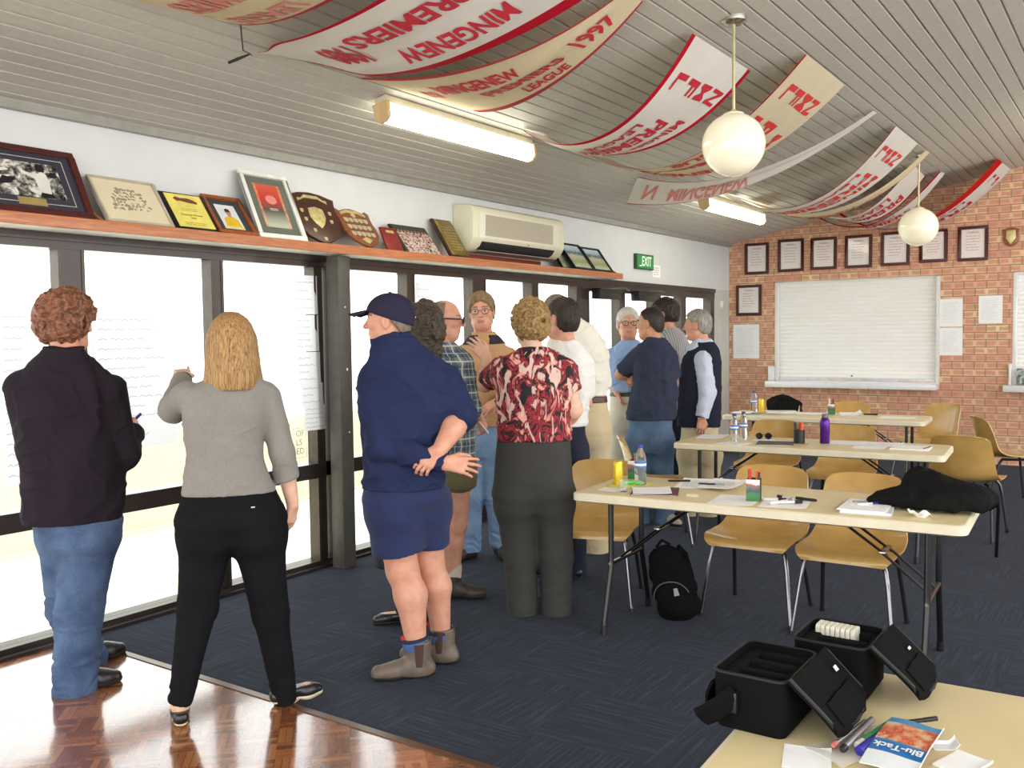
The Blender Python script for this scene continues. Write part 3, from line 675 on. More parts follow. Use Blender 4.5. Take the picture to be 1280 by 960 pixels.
def globe(x, y, zc, R_, lab):
    zt = ceil_z(x); r = thing('globe_pendant_lamp', lab, 'pendant lamp', (x, y, zt), group='opal globe pendant lamps'); h = zt-zc
    m = MB(); m.lathe([(.0, -.03), (.04, -.03), (.068, -.014), (.07, .004), (.07, .02)], (0, 0, 0), 28); m.build('ceiling_rose', M_CHROME, r)
    m = MB(); m.tube([(0, 0, -.02), (0, 0, -h+R_*.95)], .009, 10); m.build('rod', plain('brass_rod', lin(198, 186, 146), .3, .6), r)
    m = MB(); m.lathe([(.055, -h+R_*.93), (.055, -h+R_*.99), (.02, -h+R_*1.06), (.01, -h+R_*1.12)], (0, 0, 0), 24); m.build('gallery', plain('cream_gallery', lin(222, 212, 176), .4), r)
    m = MB(); m.lathe([(R_*sin(a), -h-R_*cos(a)) for a in np.linspace(.01, pi*.9, 36)], (0, 0, 0), 48); m.build('globe', M_OPAL, r, smooth=80)
globe(-1.906, 4.955, 2.617, .172, 'large opal globe pendant lamp nearest the camera')
globe(-1.898, 9.9, 2.604, .187, 'opal globe pendant lamp farther away in front of the certificates')
# ------------------------------------------------------------------ folding tables
M_TTOP = plain('cream_blow_moulded_top', lin(226, 208, 160), .38, var=.05, scale=5, bump=.08, bscale=300)
M_TEDGE = plain('pale_table_edge', lin(232, 222, 194), .45, var=.05, scale=9)
M_BLKST = plain('black_enamel_steel', lin(13, 13, 14), .35, .0, .1, coat=.25)
TZ = .75
def make_table(name, lab, c, ang, L=1.89, W=.68, grp='cream folding trestle tables'):
    r = thing(name, lab, 'table', (c[0], c[1], 0), radians(ang), grp)
    m = MB(); o = rrect(L, W, .05, 5); o2 = rrect(L-.016, W-.016, .046, 5); o3 = rrect(L-.03, W-.03, .04, 5)
    n = len(o)
    m.add([(x, y, TZ-.05) for x, y in o3]+[(x, y, TZ-.042) for x, y in o]+[(x, y, TZ-.009) for x, y in o]+[(x, y, TZ-.0015) for x, y in o2]+[(x, y, TZ) for x, y in o3],
          [tuple(reversed(range(n)))] + [(k*n+i, k*n+(i+1) % n, (k+1)*n+(i+1) % n, (k+1)*n+i) for k in range(4) for i in range(n)])
    m.mi = [1]*len(m.f); m.cur = 0; m.f.append(tuple(range(4*n, 5*n))); m.mi.append(0)
    m.build('tabletop', [M_TTOP, M_TEDGE], r, smooth=30)
    X = L/2-.17
    for sx in (-1, 1):
        for sy in (-1, 1):
            m = MB(); m.tube([(sx*X, sy*.2, TZ-.05), (sx*X, sy*.2, .40), (sx*X, sy*.205, .34), (sx*X, sy*.29, .06), (sx*X, sy*.295, 0)], .0145, 12); lg = m.build('leg', M_BLKST, r)
            m = MB(); m.tube([(sx*X, sy*.291, .05), (sx*X, sy*.296, 0)], .0175, 12); m.build('foot_cap', M_BLACKP, lg)
            m = MB(); m.lathe([(.008, -.018), (.008, .018)], (0, 0, 0), 8, M=Matrix.Rotation(radians(90), 3, 'X')); m.v = [(x+sx*X, y+sy*.2, z+.36) for x, y, z in m.v]; m.build('rivet', M_CHROME, lg)
        m = MB(); m.tube([(sx*X, -.2, .36), (sx*X, .2, .36)], .012, 10); m.build('crossbar', M_BLKST, r)
        m = MB(); m.tube([(sx*X, -.2, TZ-.065), (sx*X, .2, TZ-.065)], .012, 10); m.build('crossbar', M_BLKST, r)
        for sy in (-1, 1):
            m = MB(); m.tube([(sx*X, sy*.075, .37), (sx*(X-.21), sy*.075, .54)], .011, 8, flat=.6); m.build('brace', M_BLKST, r)
            m = MB(); m.tube([(sx*(X-.19), sy*.06, .525), (sx*(X-.44), sy*.06, TZ-.05)], .011, 8, flat=.6); m.build('brace', M_BLKST, r)
        m = MB(); m.ab((sx*(X-.225), -.085, .535), (sx*(X-.195), .085, .548)); m.build('brace_lock', M_CHROME, r, bevel=.003)
    return r
make_table('folding_table', 'cream folding table in front with a black jacket on its right end', (-1.572, 4.545), 3)
make_table('folding_table', 'cream folding table in the middle with the purple drink bottle on it', (-2.054, 6.864), 4.5)
make_table('folding_table', 'cream folding table farthest back near the brick wall', (-2.62, 9.267), 4)
make_table('folding_table', 'cream folding table at bottom right carrying the two open black cases', (.235, 1.965), 2.5, 1.89, .80)

# ------------------------------------------------------------------ stacking shell chairs
t = NT('tan_polypropylene'); v = t.coord(); t.base(t.ramp(t.noise(v, 6, 4), [(.3, lin(186, 146, 80)), (.7, lin(206, 166, 98))])); t.set(Roughness=.27); t.b.inputs['Coat Weight'].default_value = .25; t.b.inputs['Coat Roughness'].default_value = .15
t.bump(t.noise(v, 260, 2), .08, .003); M_CHAIR = t.m
M_CHLEG = plain('chair_chrome', lin(124, 122, 126), .22, .9, .05); M_CHDRK = plain('dark_chair_steel', lin(52, 50, 52), .35, .6)
PR = [(.245, .405), (.238, .428), (.215, .442), (.15, .444), (.05, .434), (-.06, .430), (-.14, .440), (-.19, .468), (-.218, .52), (-.235, .58), (-.252, .65), (-.272, .72), (-.292, .775), (-.303, .795)]
def catmull(P, k):
    P = np.array(P, float); Q = np.vstack([2*P[0]-P[1], P, 2*P[-1]-P[-2]]); out = []
    for i in range(1, len(Q)-2):
        for j in range(k):
            t_ = j/k; a, b_, c, d = Q[i-1], Q[i], Q[i+1], Q[i+2]
            out.append(.5*((2*b_)+(c-a)*t_+(2*a-5*b_+4*c-d)*t_**2+(3*b_-a-3*c+d)*t_**3))
    out.append(P[-1]); return np.array(out)
def make_chair(lab, loc, rz):
    r = thing('shell_chair', lab, 'chair', loc, rz, 'tan plastic shell chairs')
    C_ = catmull(PR, 4); d = np.gradient(C_, axis=0); d /= np.linalg.norm(d, axis=1, keepdims=True)
    S = np.concatenate([[0], np.cumsum(np.linalg.norm(np.diff(C_, axis=0), axis=1))]); S /= S[-1]
    grid = []
    for i, (y, z) in enumerate(C_):
        s_ = S[i]; w = np.interp(s_, [0, .1, .3, .5, .62, .8, 1], [.225, .25, .255, .245, .235, .22, .20])
        e = max(0, (s_-.90)/.10); e0 = max(0, (.06-s_)/.06)
        w *= sqrt(max(.0, 1-.30*e**2.2)) * (1-.10*e0**2)
        cv = np.interp(s_, [0, .12, .4, .55, .75, 1], [-.012, .012, .03, .05, .05, .028])
        ny, nz = -d[i][1]*-1, d[i][0]*-1      # normal pointing to the sitter
        row = []
        for k in range(17):
            u = -1+2*k/16; q = abs(u)**2.2
            zz = z + nz*cv*q - (.03*e**2*abs(u)**3); yy = y + ny*cv*q
            row.append((w*u, yy, zz))
        grid.append(row)
    m = MB(); m.shell(grid, .009); m.build('seat_shell', M_CHAIR, r, smooth=60)
    for sx in (-1, 1):
        m = MB(); m.tube([(sx*.15, .15, .425), (sx*.175, .165, .418), (sx*.2, .185, .38), (sx*.215, .2, .30), (sx*.25, .245, 0)], .0115, 10); l = m.build('leg', M_CHLEG, r)
        m = MB(); m.tube([(sx*.2485, .243, .022), (sx*.25, .245, 0)], .014, 10); m.build('foot_cap', M_BLACKP, l)
        m = MB(); m.tube([(sx*.15, -.1, .418), (sx*.17, -.12, .41), (sx*.19, -.15, .37), (sx*.2, -.17, .30), (sx*.225, -.255, 0)], .0115, 10); l = m.build('leg', M_CHDRK, r)
        m = MB(); m.tube([(sx*.224, -.253, .022), (sx*.225, -.255, 0)], .014, 10); m.build('foot_cap', M_BLACKP, l)
        m = MB(); m.tube([(sx*.15, .16, .422), (sx*.15, .04, .414), (sx*.15, -.11, .416)], .0115, 8); m.build('seat_rail', M_CHDRK, r)
    return r
ch0 = make_chair('tan shell chair behind the front table, between the pen box and the notebooks', (-1.79, 5.04, 0), radians(182))
def chair(lab, x, y, face):
    c = dup(ch0, (x, y, 0), atan2(face[1], face[0])-pi/2, lab); return c
chair('tan shell chair behind the front table, under the black jacket side', -1.26, 4.985, (.02, -1))
chair('tan shell chair at the left end of the front table beside the woman in red', -2.70, 4.80, (.30, -.95))
chair('tan shell chair turned sideways at the left end of the middle table', -3.08, 6.42, (.88, .48))
chair('tan shell chair behind the middle table, left of the purple bottle', -2.70, 7.84, (.06, -1))
chair('tan shell chair behind the middle table, right of the purple bottle', -2.02, 7.66, (.06, -1))
chair('tan shell chair seen from behind at the right end of the middle table', -1.13, 7.80, (.04, 1))
chair('tan shell chair standing sideways against the right edge of the photo', -1.03, 9.44, (.86, .45))
chair('tan shell chair behind the farthest table with black jacket over its back', -3.45, 10.25, (.05, -1))
chair('tan shell chair behind the farthest table, middle of its row', -2.70, 10.35, (.08, -1))
chair('tan shell chair at right end of the farthest table, turned to the windows', -1.90, 10.50, (-.48, -.87))

# ------------------------------------------------------------------ things on the tables
M_PET = NT('clear_pet'); M_PET.base((.95, .97, 1)); M_PET.set(Roughness=.05); M_PET.b.inputs['Transmission Weight'].default_value = .92; M_PET.b.inputs['IOR'].default_value = 1.12; M_PET = M_PET.m
M_BLUECAP = plain('blue_cap', lin(40, 62, 150), .4)
def at(x, y, z=TZ): return (x, y, z)
def bottle(x, y, lab, h=.215, lbl=lin(70, 120, 196)):
    r = thing('water_bottle', lab, 'bottle', at(x, y), 0, 'clear plastic water bottles'); k = h/.215
    R_ = .031*k
    pr = [(R_*.8, 0), (R_, .008), (R_, .06), (R_*.9, .07), (R_, .08), (R_, .13*k), (R_*.95, .15*k), (R_*.6, .178*k), (.013, .19*k), (.013, .2*k)]
    m = MB(); m.lathe(pr, (0, 0, 0), 24); m.build('bottle_body', M_PET, r, smooth=60)
    m = MB(); m.lathe([(.0155, .196*k), (.0155, .213*k), (.013, .216*k)], (0, 0, 0), 16); m.build('cap', M_BLUECAP, r)
    m = MB(); m.lathe([(R_+.0006, .092*k), (R_+.0006, .126*k)], (0, 0, 0), 24); lb = m.build('wrap_label', plain('blue_white_label', lbl, .4, var=.3, scale=40), r)
    m = MB(); m.lathe([(R_+.001, .104*k), (R_+.001, .116*k)], (0, 0, 0), 24); m.build('label_band', M_PAPER, lb)
def can(x, y, lab):
    r = thing('drink_can', lab, 'can', at(x, y), 0, 'yellow drink cans')
    m = MB(); m.lathe([(.022, 0), (.0265, .006), (.0265, .122), (.022, .132), (.0215, .133), (.02, .13), (0, .13)], (0, 0, 0), 24)
    t = MATS.get('yellow_can')
    if not t:
        q = NT('yellow_can'); s = q.sep(q.coord()); q.base(q.ramp(q.noise(q.coord(scale=(40, 40, 14)), 1, 2), [(.45, lin(236, 196, 30)), (.62, lin(244, 222, 90)), (.7, lin(120, 76, 30))])); q.set(Roughness=.3, Metallic=.4); t = MATS['yellow_can'] = q.m
    m.build('can_body', t, r, smooth=50); m = MB(); m.lathe([(.0205, .1305), (.0205, .1325), (.008, .1325)], (0, 0, 0), 20); m.build('lid', M_CHROME, r)
def sheet(name, lab, c, ang, w, l, mat=M_PAPER, cat='paper', t_=.0012, z=TZ, curl=.004, grp='papers on the tables', printed=0):
    r = thing(name, lab, cat, (c[0], c[1], z), radians(ang), grp)
    g = [[(-w/2+w*u, -l/2+l*v_, t_/2+.0004+curl*(max(0, u-.7)/.3)**2+curl*.5*(max(0, v_-.8)/.2)**2) for v_ in np.linspace(0, 1, 9)] for u in np.linspace(0, 1, 9)]
    m = MB(); m.shell([row[::-1] for row in g] if False else g, t_); m.build('sheet', mat, r)
    if printed:
        q = MB(); lines(q, -w*.38, w*.38, -l*.4, l*.4, printed, t_+.0012, .003, .4); q.build('print', M_INK, r, smooth=0)
    return r
def book(name, lab, c, ang, w, l, h, cover, z=TZ, cat='notebook', grp='notebooks and booklets on the tables'):
    r = thing(name, lab, cat, (c[0], c[1], z), radians(ang), grp)
    m = MB(); m.ab((-w/2, -l/2, 0), (w/2, l/2, .0015)); m.ab((-w/2, -l/2, h-.0015), (w/2, l/2, h)); m.ab((-w/2, -l/2, 0), (-w/2+.003, l/2, h)); m.build('cover', cover, r)
    m = MB(); m.ab((-w/2+.003, -l/2+.003, .0015), (w/2-.003, l/2-.003, h-.0015)); m.build('pages', M_PAPER, r)
    return r
def pen(name, lab, p0, p1, r_, body, cap, capfrac=.35, grp='pens and markers', tip=None):
    a, b_ = Vector(p0), Vector(p1); r = thing(name, lab, 'pen', (a+b_)/2, 0, grp); d = (b_-a)/2; u = d.normalized(); L = d.length
    m = MB(); m.tube([-d, -d+u*.008, d*(1-2*capfrac)], [r_*.45, r_, r_], 12); m.build('barrel', body, r)
    m = MB(); m.tube([d*(1-2*capfrac), d*.97, d], [r_*1.12, r_*1.1, r_*.8], 12); m.build('cap', cap, r)
M_MKW = plain('marker_white', lin(226, 226, 222), .4); M_MKR = plain('marker_red', lin(206, 50, 40), .4); M_MKO = plain('marker_orange', lin(240, 96, 44), .4)
M_MKG = plain('marker_green', lin(44, 150, 88), .4); M_MKB = plain('marker_blue', lin(44, 40, 150), .35); M_MKGR = plain('highlighter_green', lin(92, 214, 76), .4); M_BPSIL = plain('pen_silver', lin(170, 170, 176), .3, .7)
def penbox(x, y, ang, lab, z=TZ):
    r = thing('pen_box', lab, 'pen holder', at(x, y, z), radians(ang), 'printed pen boxes')
    t = MATS.get('pen_box_print')
    if not t:
        q = NT('pen_box_print'); v = q.coord(); s = q.sep(v)
        hz = q.math('ADD', q.math('MULTIPLY', s[2], 9), q.math('MULTIPLY', q.math('SUBTRACT', q.noise(v, 60, 3), .5), .35))
        q.base(q.ramp(hz, [(.0, lin(40, 120, 62)), (.32, lin(60, 128, 76)), (.42, lin(70, 74, 80)), (.6, lin(120, 120, 122)), (.7, lin(196, 80, 84)), (.76, lin(232, 232, 230)), (1, lin(236, 236, 234))])); q.set(Roughness=.4); t = MATS['pen_box_print'] = q.m
    m = MB(); w, d, h = .066, .05, .105
    m.ab((-w/2, -d/2, 0), (w/2, -d/2+.002, h)); m.build('front_panel', t, r)
    m = MB(); m.ab((-w/2, d/2-.002, 0), (w/2, d/2, h+.004)); m.ab((-w/2, -d/2+.002, 0), (-w/2+.002, d/2-.002, h)); m.ab((w/2-.002, -d/2+.002, 0), (w/2, d/2-.002, h)); m.ab((-w/2+.002, -d/2+.002, 0), (w/2-.002, d/2-.002, .002)); m.build('box', plain('pen_box_dark', lin(30, 52, 44), .5), r)
    return r
def loose(name, lab, base, lean_, L, r_, body, cap): pen(name, lab, base, (base[0]+lean_[0]*L, base[1]+lean_[1]*L, base[2]+sqrt(max(0, 1-lean_[0]**2-lean_[1]**2))*L), r_, body, cap, .4)
# front table
can(-2.39, 4.49, 'yellow drink can standing on the left end of the front table')
bottle(-2.284, 4.55, 'clear water bottle with blue cap on the front table', .225)
sheet('paper_sheet', 'pale yellow sheet under the drink can on the front table', (-2.33, 4.50), 12, .24, .2, plain('yellow_paper', lin(220, 214, 120), .8))
penbox(-2.415, 4.74, 8, 'pen box standing behind the yellow can on the front table')
loose('marker_pen', 'red marker standing in the pen box behind the can', (-2.42, 4.74, .756), (.05, .0), .13, .006, M_MKR, M_MKR); loose('marker_pen', 'green marker standing in the pen box behind the can', (-2.405, 4.745, .756), (-.12, .05), .14, .006, M_MKG, M_MKG)
pen('highlighter', 'bright green highlighter lying beside the drink can', (-2.37, 4.50, .7615), (-2.30, 4.585, .7615), .0095, M_MKGR, M_MKGR)
r = thing('plastic_cup', 'small clear plastic cup near the front edge of the front table', 'cup', at(-2.262, 4.31)); m = MB(); m.lathe([(.018, 0), (.026, .06), (.0245, .06), (.017, .003), (0, .003)], (0, 0, 0), 20); m.build('cup_body', M_PET, r)
book('folder', 'maroon folder lying on the front table under a white sheet', (-2.115, 4.385), 22, .24, .25, .006, plain('maroon_card', lin(96, 46, 50), .5), cat='folder')
sheet('paper_sheet', 'white sheet lying on the maroon folder', (-2.13, 4.375), 28, .2, .2, z=TZ+.0062)
sheet('paper_sheet', 'small white slip near the clear plastic cup', (-2.34, 4.325), 5, .13, .09)
sheet('paper_sheet', 'large open report lying in the middle of the front table, left page', (-2.02, 4.735), 14, .22, .3, printed=12, curl=.012); sheet('paper_sheet', 'large open report lying in the middle of the front table, right page', (-1.86, 4.70), 4, .2, .29, printed=12, curl=.012, z=TZ+.016)
pen('ballpoint_pen', 'black pen lying across the open report', (-1.98, 4.63, .772), (-1.84, 4.66, .772), .005, M_BLACKP, M_BPSIL); pen('ballpoint_pen', 'thick black pen behind the open report', (-2.2, 4.72, .757), (-2.09, 4.78, .757), .006, M_BLACKP, M_BLACKP)
sheet('paper_sheet', 'white sheet under the printed pen box on the front table', (-1.665, 4.36), 6, .22, .26)
penbox(-1.585, 4.39, 10, 'printed green and white pen box with red and orange markers on the front table', TZ+.0045)
loose('marker_pen', 'red marker standing in the front pen box', (-1.60, 4.39, .757), (-.05, .02), .15, .0075, M_MKR, M_MKR); loose('marker_pen', 'orange marker standing in the front pen box', (-1.575, 4.395, .757), (.06, .02), .145, .008, M_MKO, M_MKO); loose('marker_pen', 'dark pen standing in the front pen box', (-1.566, 4.385, .757), (.09, -.02), .14, .005, M_BLACKP, M_BLACKP)
sheet('paper_sheet', 'white sheet covered with scattered markers on the front table', (-1.43, 4.40), 10, .22, .24)
for k, (x, y, a) in enumerate(((-1.49, 4.42, 20), (-1.45, 4.36, 60), (-1.42, 4.44, 100), (-1.40, 4.39, 35), (-1.46, 4.49, 150), (-1.36, 4.5, 170))):
    dx, dy = .055*cos(radians(a)), .055*sin(radians(a)); pen('marker_pen', ['black capped marker nearest the pen box on the marker sheet', 'white marker pointing at the table edge on the marker sheet', 'silver marker lying across the marker sheet', 'white marker in the middle of the marker sheet', 'black and white marker at the back of the marker sheet', 'thin dark marker at the far corner of the marker sheet'][k], (x-dx, y-dy, .7625), (x+dx, y+dy, .7625), .0075, [M_MKW, M_MKW, M_BPSIL, M_MKW, M_MKW, M_BLACKP][k], [M_BLACKP, M_MKW, M_BPSIL, M_BLACKP, M_BLACKP, M_BLACKP][k])
book('notebook', 'thick white notebook, bottom of the stack by the black jacket', (-1.06, 4.465), 8, .22, .3, .012, plain('white_blue_cover', lin(222, 226, 238), .4)); book('notebook', 'white booklet on top of the notebook stack by the black jacket', (-1.07, 4.46), 4, .21, .29, .006, M_PAPER, TZ+.0121)
r = thing('sticky_note', 'small white note with scribble on the notebook stack', 'note', (-1.10, 4.495, TZ+.0186), radians(15)); m = MB(); m.ab((-.05, -.06, 0), (.05, .06, .002)); m.build('pad', M_PAPER, r); q = MB(); lines(q, -.04, .04, 0, .05, 4, .0024, .006, .3); q.build('scribble', M_INK, r, smooth=0)
pen('ballpoint_pen', 'blue and white ballpoint on the notebook stack', (-1.10, 4.42, .7745), (-1.02, 4.52, .7745), .0045, M_MKW, M_MKB)
r = thing('crumpled_tissue', 'crumpled white tissue in front of the black jacket', 'tissue', at(-.825, 4.39)); m = MB()
m.shell([[(-.04+.08*u+.01*sin(9*w_), -.03+.06*w_, .012+.012*sin(7*u+3*w_)+.008*cos(11*w_)) for w_ in np.linspace(0, 1, 10)] for u in np.linspace(0, 1, 10)], .001); m.build('tissue_sheet', M_PAPER, r)
r = thing('paper_clip_card', 'clear plastic clip lying by the front edge of the front table', 'clip', at(-1.9, 4.37), .4); m = MB(); m.tube([(-.03, -.02, .004), (.03, -.02, .004), (.03, .02, .004), (-.03, .02, .004), (-.03, -.01, .004)], .003, 6); m.build('clip_wire', plain('clear_clip', lin(228, 226, 210), .2), r)
# middle table
bottle(-2.584, 6.735, 'clear water bottle with blue label, nearer of two on the middle table', .215); bottle(-2.585, 6.93, 'clear water bottle, farther of two on the middle table', .215, lin(150, 180, 214))
sheet('paper_sheet', 'white sheet at the left end of the middle table by the vest man\'s hand', (-2.86, 6.98), 10, .21, .3); sheet('paper_sheet', 'white sheet in front of the water bottles on the middle table', (-2.54, 6.60), -14, .2, .18, printed=6, curl=0)
r = thing('sunglasses', 'black sunglasses folded on the middle table', 'sunglasses', at(-2.44, 6.98), .3)
for sx in (-1, 1):
    m = MB(); m.lathe([(.024, 0), (.026, .003), (.024, .006), (0, .006)], (0, 0, 0), 16, M=Matrix.Rotation(radians(90), 3, 'X')); m.v = [(x+sx*.034, y, z+.027) for x, y, z in m.v]; m.build('lens', plain('dark_lens', lin(16, 16, 20), .08), r)
    m = MB(); m.tube([(sx*.06, .0, .032), (sx*.06, .1, .03), (sx*.055, .13, .012)], .0035, 6); m.build('temple', M_BLACKP, r)
m = MB(); m.tube([(-.012, 0, .032), (0, 0, .036), (.012, 0, .032)], .003, 6); m.build('bridge', M_BLACKP, r)
book('folder', 'dark brown folder lying beside the black pen cup', (-2.27, 6.74), 16, .26, .24, .007, plain('brown_card', lin(74, 50, 44), .5), cat='folder'); sheet('paper_sheet', 'pale leaflet lying under the edge of the brown folder', (-2.40, 6.90), 30, .16, .18, curl=0)
r = thing('pen_cup', 'black pen cup with orange markers on the middle table', 'pen holder', at(-2.13, 6.865)); m = MB(); m.lathe([(.038, 0), (.04, .002), (.041, .1), (.038, .1), (.037, .004), (0, .004)], (0, 0, 0), 24); m.build('cup_body', M_BLACKP, r)
loose('marker_pen', 'orange marker standing in the black pen cup, right one', (-2.115, 6.86, .757), (.06, 0), .15, .009, M_MKO, M_MKO); loose('marker_pen', 'orange marker standing in the black pen cup, middle one', (-2.128, 6.875, .757), (.0, .03), .145, .009, M_MKO, M_MKR); loose('marker_pen', 'dark blue marker standing in the black pen cup', (-2.15, 6.865, .757), (-.08, 0), .15, .009, M_MKB, plain('navy_cap', lin(40, 36, 70), .4))
r = thing('drink_bottle', 'tall purple metal drink bottle on the middle table', 'bottle', at(-1.966, 6.95))
m = MB(); m.lathe([(.032, 0), (.036, .004), (.036, .155), (.034, .172), (.024, .19), (.02, .193)], (0, 0, 0), 28); m.build('bottle_body', plain('purple_metal', lin(86, 34, 140), .25, .55, .06), r, smooth=50)
m = MB(); m.lathe([(.022, .19), (.023, .193), (.023, .212), (.018, .218)], (0, 0, 0), 20); lid = m.build('lid', plain('grey_lid', lin(128, 120, 128), .35, .4), r)
m = MB(); m.tube([(.017*cos(a), 0, .226+.017*sin(a)) for a in np.linspace(-.6, pi+.6, 14)], .004, 8); m.build('carry_loop', M_BPSIL, lid)
sheet('paper_sheet', 'white sheet behind the purple bottle', (-1.83, 7.05), 4, .25, .2); sheet('paper_sheet', 'white sheet right of the purple bottle with pinkish print', (-1.6, 7.08), 3, .3, .21, printed=4); sheet('paper_sheet', 'white sheet nearest the front edge on right half of the middle table', (-1.62, 6.83), 5, .22, .16)
book('notebook', 'white notebook on the right end of the middle table', (-1.36, 6.93), 4, .25, .24, .008, M_PAPER); pen('ballpoint_pen', 'black pen beside the notebook on the middle table', (-1.27, 6.87, .757), (-1.25, 7.03, .757), .005, M_BLACKP, M_BLACKP)
r = thing('keys', 'small bunch of keys with brass ring by the pen cup', 'keys', at(-2.06, 6.80)); m = MB(); m.tube([(.018*cos(a), .018*sin(a), .003) for a in np.linspace(0, 2*pi, 14)], .0015, 6); m.build('ring', M_BRASS, r)
for a in (20, 75, 140): m = MB(); m.box((0, .035, .003), (.012, .045, .002)); k_ = m.build('key', M_BRASS, r); k_.rotation_euler = (0, 0, radians(a))
# farthest table
bottle(-3.40, 9.42, 'clear water bottle on the farthest table', .215); can(-3.33, 9.45, 'yellow drink can on the farthest table')
book('magazine', 'dark covered magazine at the left end of the farthest table', (-3.38, 9.12), 8, .3, .22, .006, plain('blue_black_cover', lin(70, 78, 110), .3, var=.5, scale=30), cat='magazine'); sheet('paper_sheet', 'white sheet lying on the dark covered magazine', (-3.43, 9.16), 12, .2, .2, z=TZ+.0062)
for k in range(3): book('booklet', ['grey booklet, bottom of the stack left on the farthest table', 'pale booklet, middle of the stack left on the farthest table', 'white booklet, top of the stack left on the farthest table'][k], (-3.08+.012*k, 9.28-.01*k), 6+9*k, .3, .22, .009, plain('booklet_%d' % k, [lin(150, 148, 140), lin(190, 188, 176), lin(222, 220, 206)][k], .4), TZ+.0091*k, 'booklet')
sheet('paper_sheet', 'white sheet in the middle of the farthest table', (-2.82, 9.38), 5, .3, .21); penbox(-2.6, 9.42, 10, 'printed pen box on the farthest table')
loose('marker_pen', 'brown marker standing in the far pen box', (-2.59, 9.42, .757), (.05, 0), .15, .008, plain('marker_brown', lin(110, 60, 40), .4), plain('marker_brown', lin(110, 60, 40), .4)); loose('marker_pen', 'white marker standing in the far pen box', (-2.615, 9.42, .757), (-.05, .02), .15, .008, M_MKW, M_MKW)
sheet('paper_sheet', 'crumpled white sheet beside the far pen box', (-2.42, 9.45), 20, .2, .2, curl=.03); sheet('paper_sheet', 'wide white sheet at the right end of the farthest table', (-1.95, 9.3), 3, .32, .2)
pen('ballpoint_pen', 'dark pen lying right of the far pen box', (-2.31, 9.5, .757), (-2.18, 9.52, .757), .007, M_BLACKP, M_BLACKP)
# ------------------------------------------------------------------ premiership banners slung under the ceiling
def m_cloth(name, col):
    t = NT(name); v = t.coord(); n = t.noise(v, 6, 4)
    t.base(t.ramp(n, [(.3, tuple(c*.93 for c in col)), (.7, col)])); t.set(Roughness=.9); t.b.inputs['Specular IOR Level'].default_value = .1
    tr = t.n('ShaderNodeBsdfTranslucent'); tr.inputs[0].default_value = (*col, 1)
    mx = t.n('ShaderNodeMixShader'); mx.inputs[0].default_value = .28; t.l(t.b.outputs[0], mx.inputs[1]); t.l(tr.outputs[0], mx.inputs[2]); t.l(mx.outputs[0], t.out.inputs[0])
    t.bump(t.noise(v, 14, 3), .25, .02); return t.m
CL_W, CL_C, CL_Y = m_cloth('white_cotton', lin(238, 234, 226)), m_cloth('cream_cotton', lin(232, 220, 190)), m_cloth('aged_cotton', lin(234, 220, 186))
CL_R, CL_F = m_cloth('red_border_cotton', lin(196, 26, 48)), m_cloth('faded_red_cotton', lin(196, 70, 78))
TX_R = plain('red_painted_letters', lin(190, 28, 50), .85); TX_F = plain('faded_red_letters', lin(208, 128, 120), .85); TX_S = plain('scarlet_letters', lin(206, 48, 46), .85)
def banner(label, L0, L1, R0, R1, sag, cloth, border, rows, tx=TX_R, bw=(.05, .05), wob=.012, drop=(0, 0, 0, 0), slack=(0, 0), belly=.0, seed=0, gather=None):
    """L0/L1 left end corners (v=0,1), R0/R1 right end corners, all (x,y) under the ceiling; sag in metres"""
    cs = []
    for (x, y), d in zip((L0, L1, R0, R1), drop): cs.append(Vector((x, y, ceil_z(x)-.012-d)))
    rr = random.Random(seed); ph = [rr.uniform(0, 6) for _ in range(6)]
    def S(u, v):
        if gather:
            q = min(1, max(0, u/gather[1])); q = q*q*(3-2*q); v0 = v; v = gather[0]+(v-gather[0])*(.04+.96*q)
        a = cs[0].lerp(cs[1], v); b_ = cs[2].lerp(cs[3], v); p = a.lerp(b_, u)
        k = 4*u*(1-u); sg = sag + slack[0]*(1-v) + slack[1]*v
        p.z -= sg*k + belly*4*v*(1-v)*k**.5
        p.z += wob*k*(sin(5*v+ph[0]+3*u)+.6*sin(13*v+ph[1]+4*u)); p.y += wob*.6*k*sin(6*u+ph[2])
        return p
    root = thing('club_banner', label, 'banner', cs[0], group='cotton football banners under the ceiling'); o = cs[0]
    NU, NV = 56, 20
    vs = [0, bw[0]*.98, bw[0]] if bw[0] else [0]
    inner = np.linspace(bw[0], 1-bw[1], NV)[1:-1] if True else []
    vl = vs + list(inner) + ([1-bw[1], 1-bw[1]*.98, 1] if bw[1] else [1])
    us = np.linspace(0, 1, NU)
    # cloth between the borders, each border a strip of its own
    def strip(name, va, mat):
        m = MB(); m.shell([[S(u, v)-o for v in va] for u in us], .0016); return m.build(name, mat, root, smooth=60)
    strip('cloth', list(np.linspace(bw[0], 1-bw[1], NV)), cloth)
    if bw[0]: strip('border', list(np.linspace(0, bw[0], 4)), border)
    if bw[1]: strip('border', list(np.linspace(1-bw[1], 1, 4)), border)
    m = MB()
    for txt, vc, hh, ua, ub, mode in rows:
        g, f, w, h1 = text_geo(txt, 1.0, .03, cuts=max(3, 4*len(txt)))
        if not w: continue
        pts = []
        for x, y in g:
            if mode == '180': u = ua+(ub-ua)*x/w; v = vc-hh/2+hh*y/h1
            elif mode == 'up': u = ua+(ub-ua)*x/w; v = vc+hh/2-hh*y/h1
            elif mode == 'flip': u = ua+(ub-ua)*x/w; v = vc-hh/2+hh*y/h1
            p = S(min(1, max(0, u)), min(1, max(0, v))); pts.append((p-o)+Vector((0, 0, -.005)))
        m.add(pts, f)
    if m.v: m.build('lettering', tx, root, smooth=0)
    return root
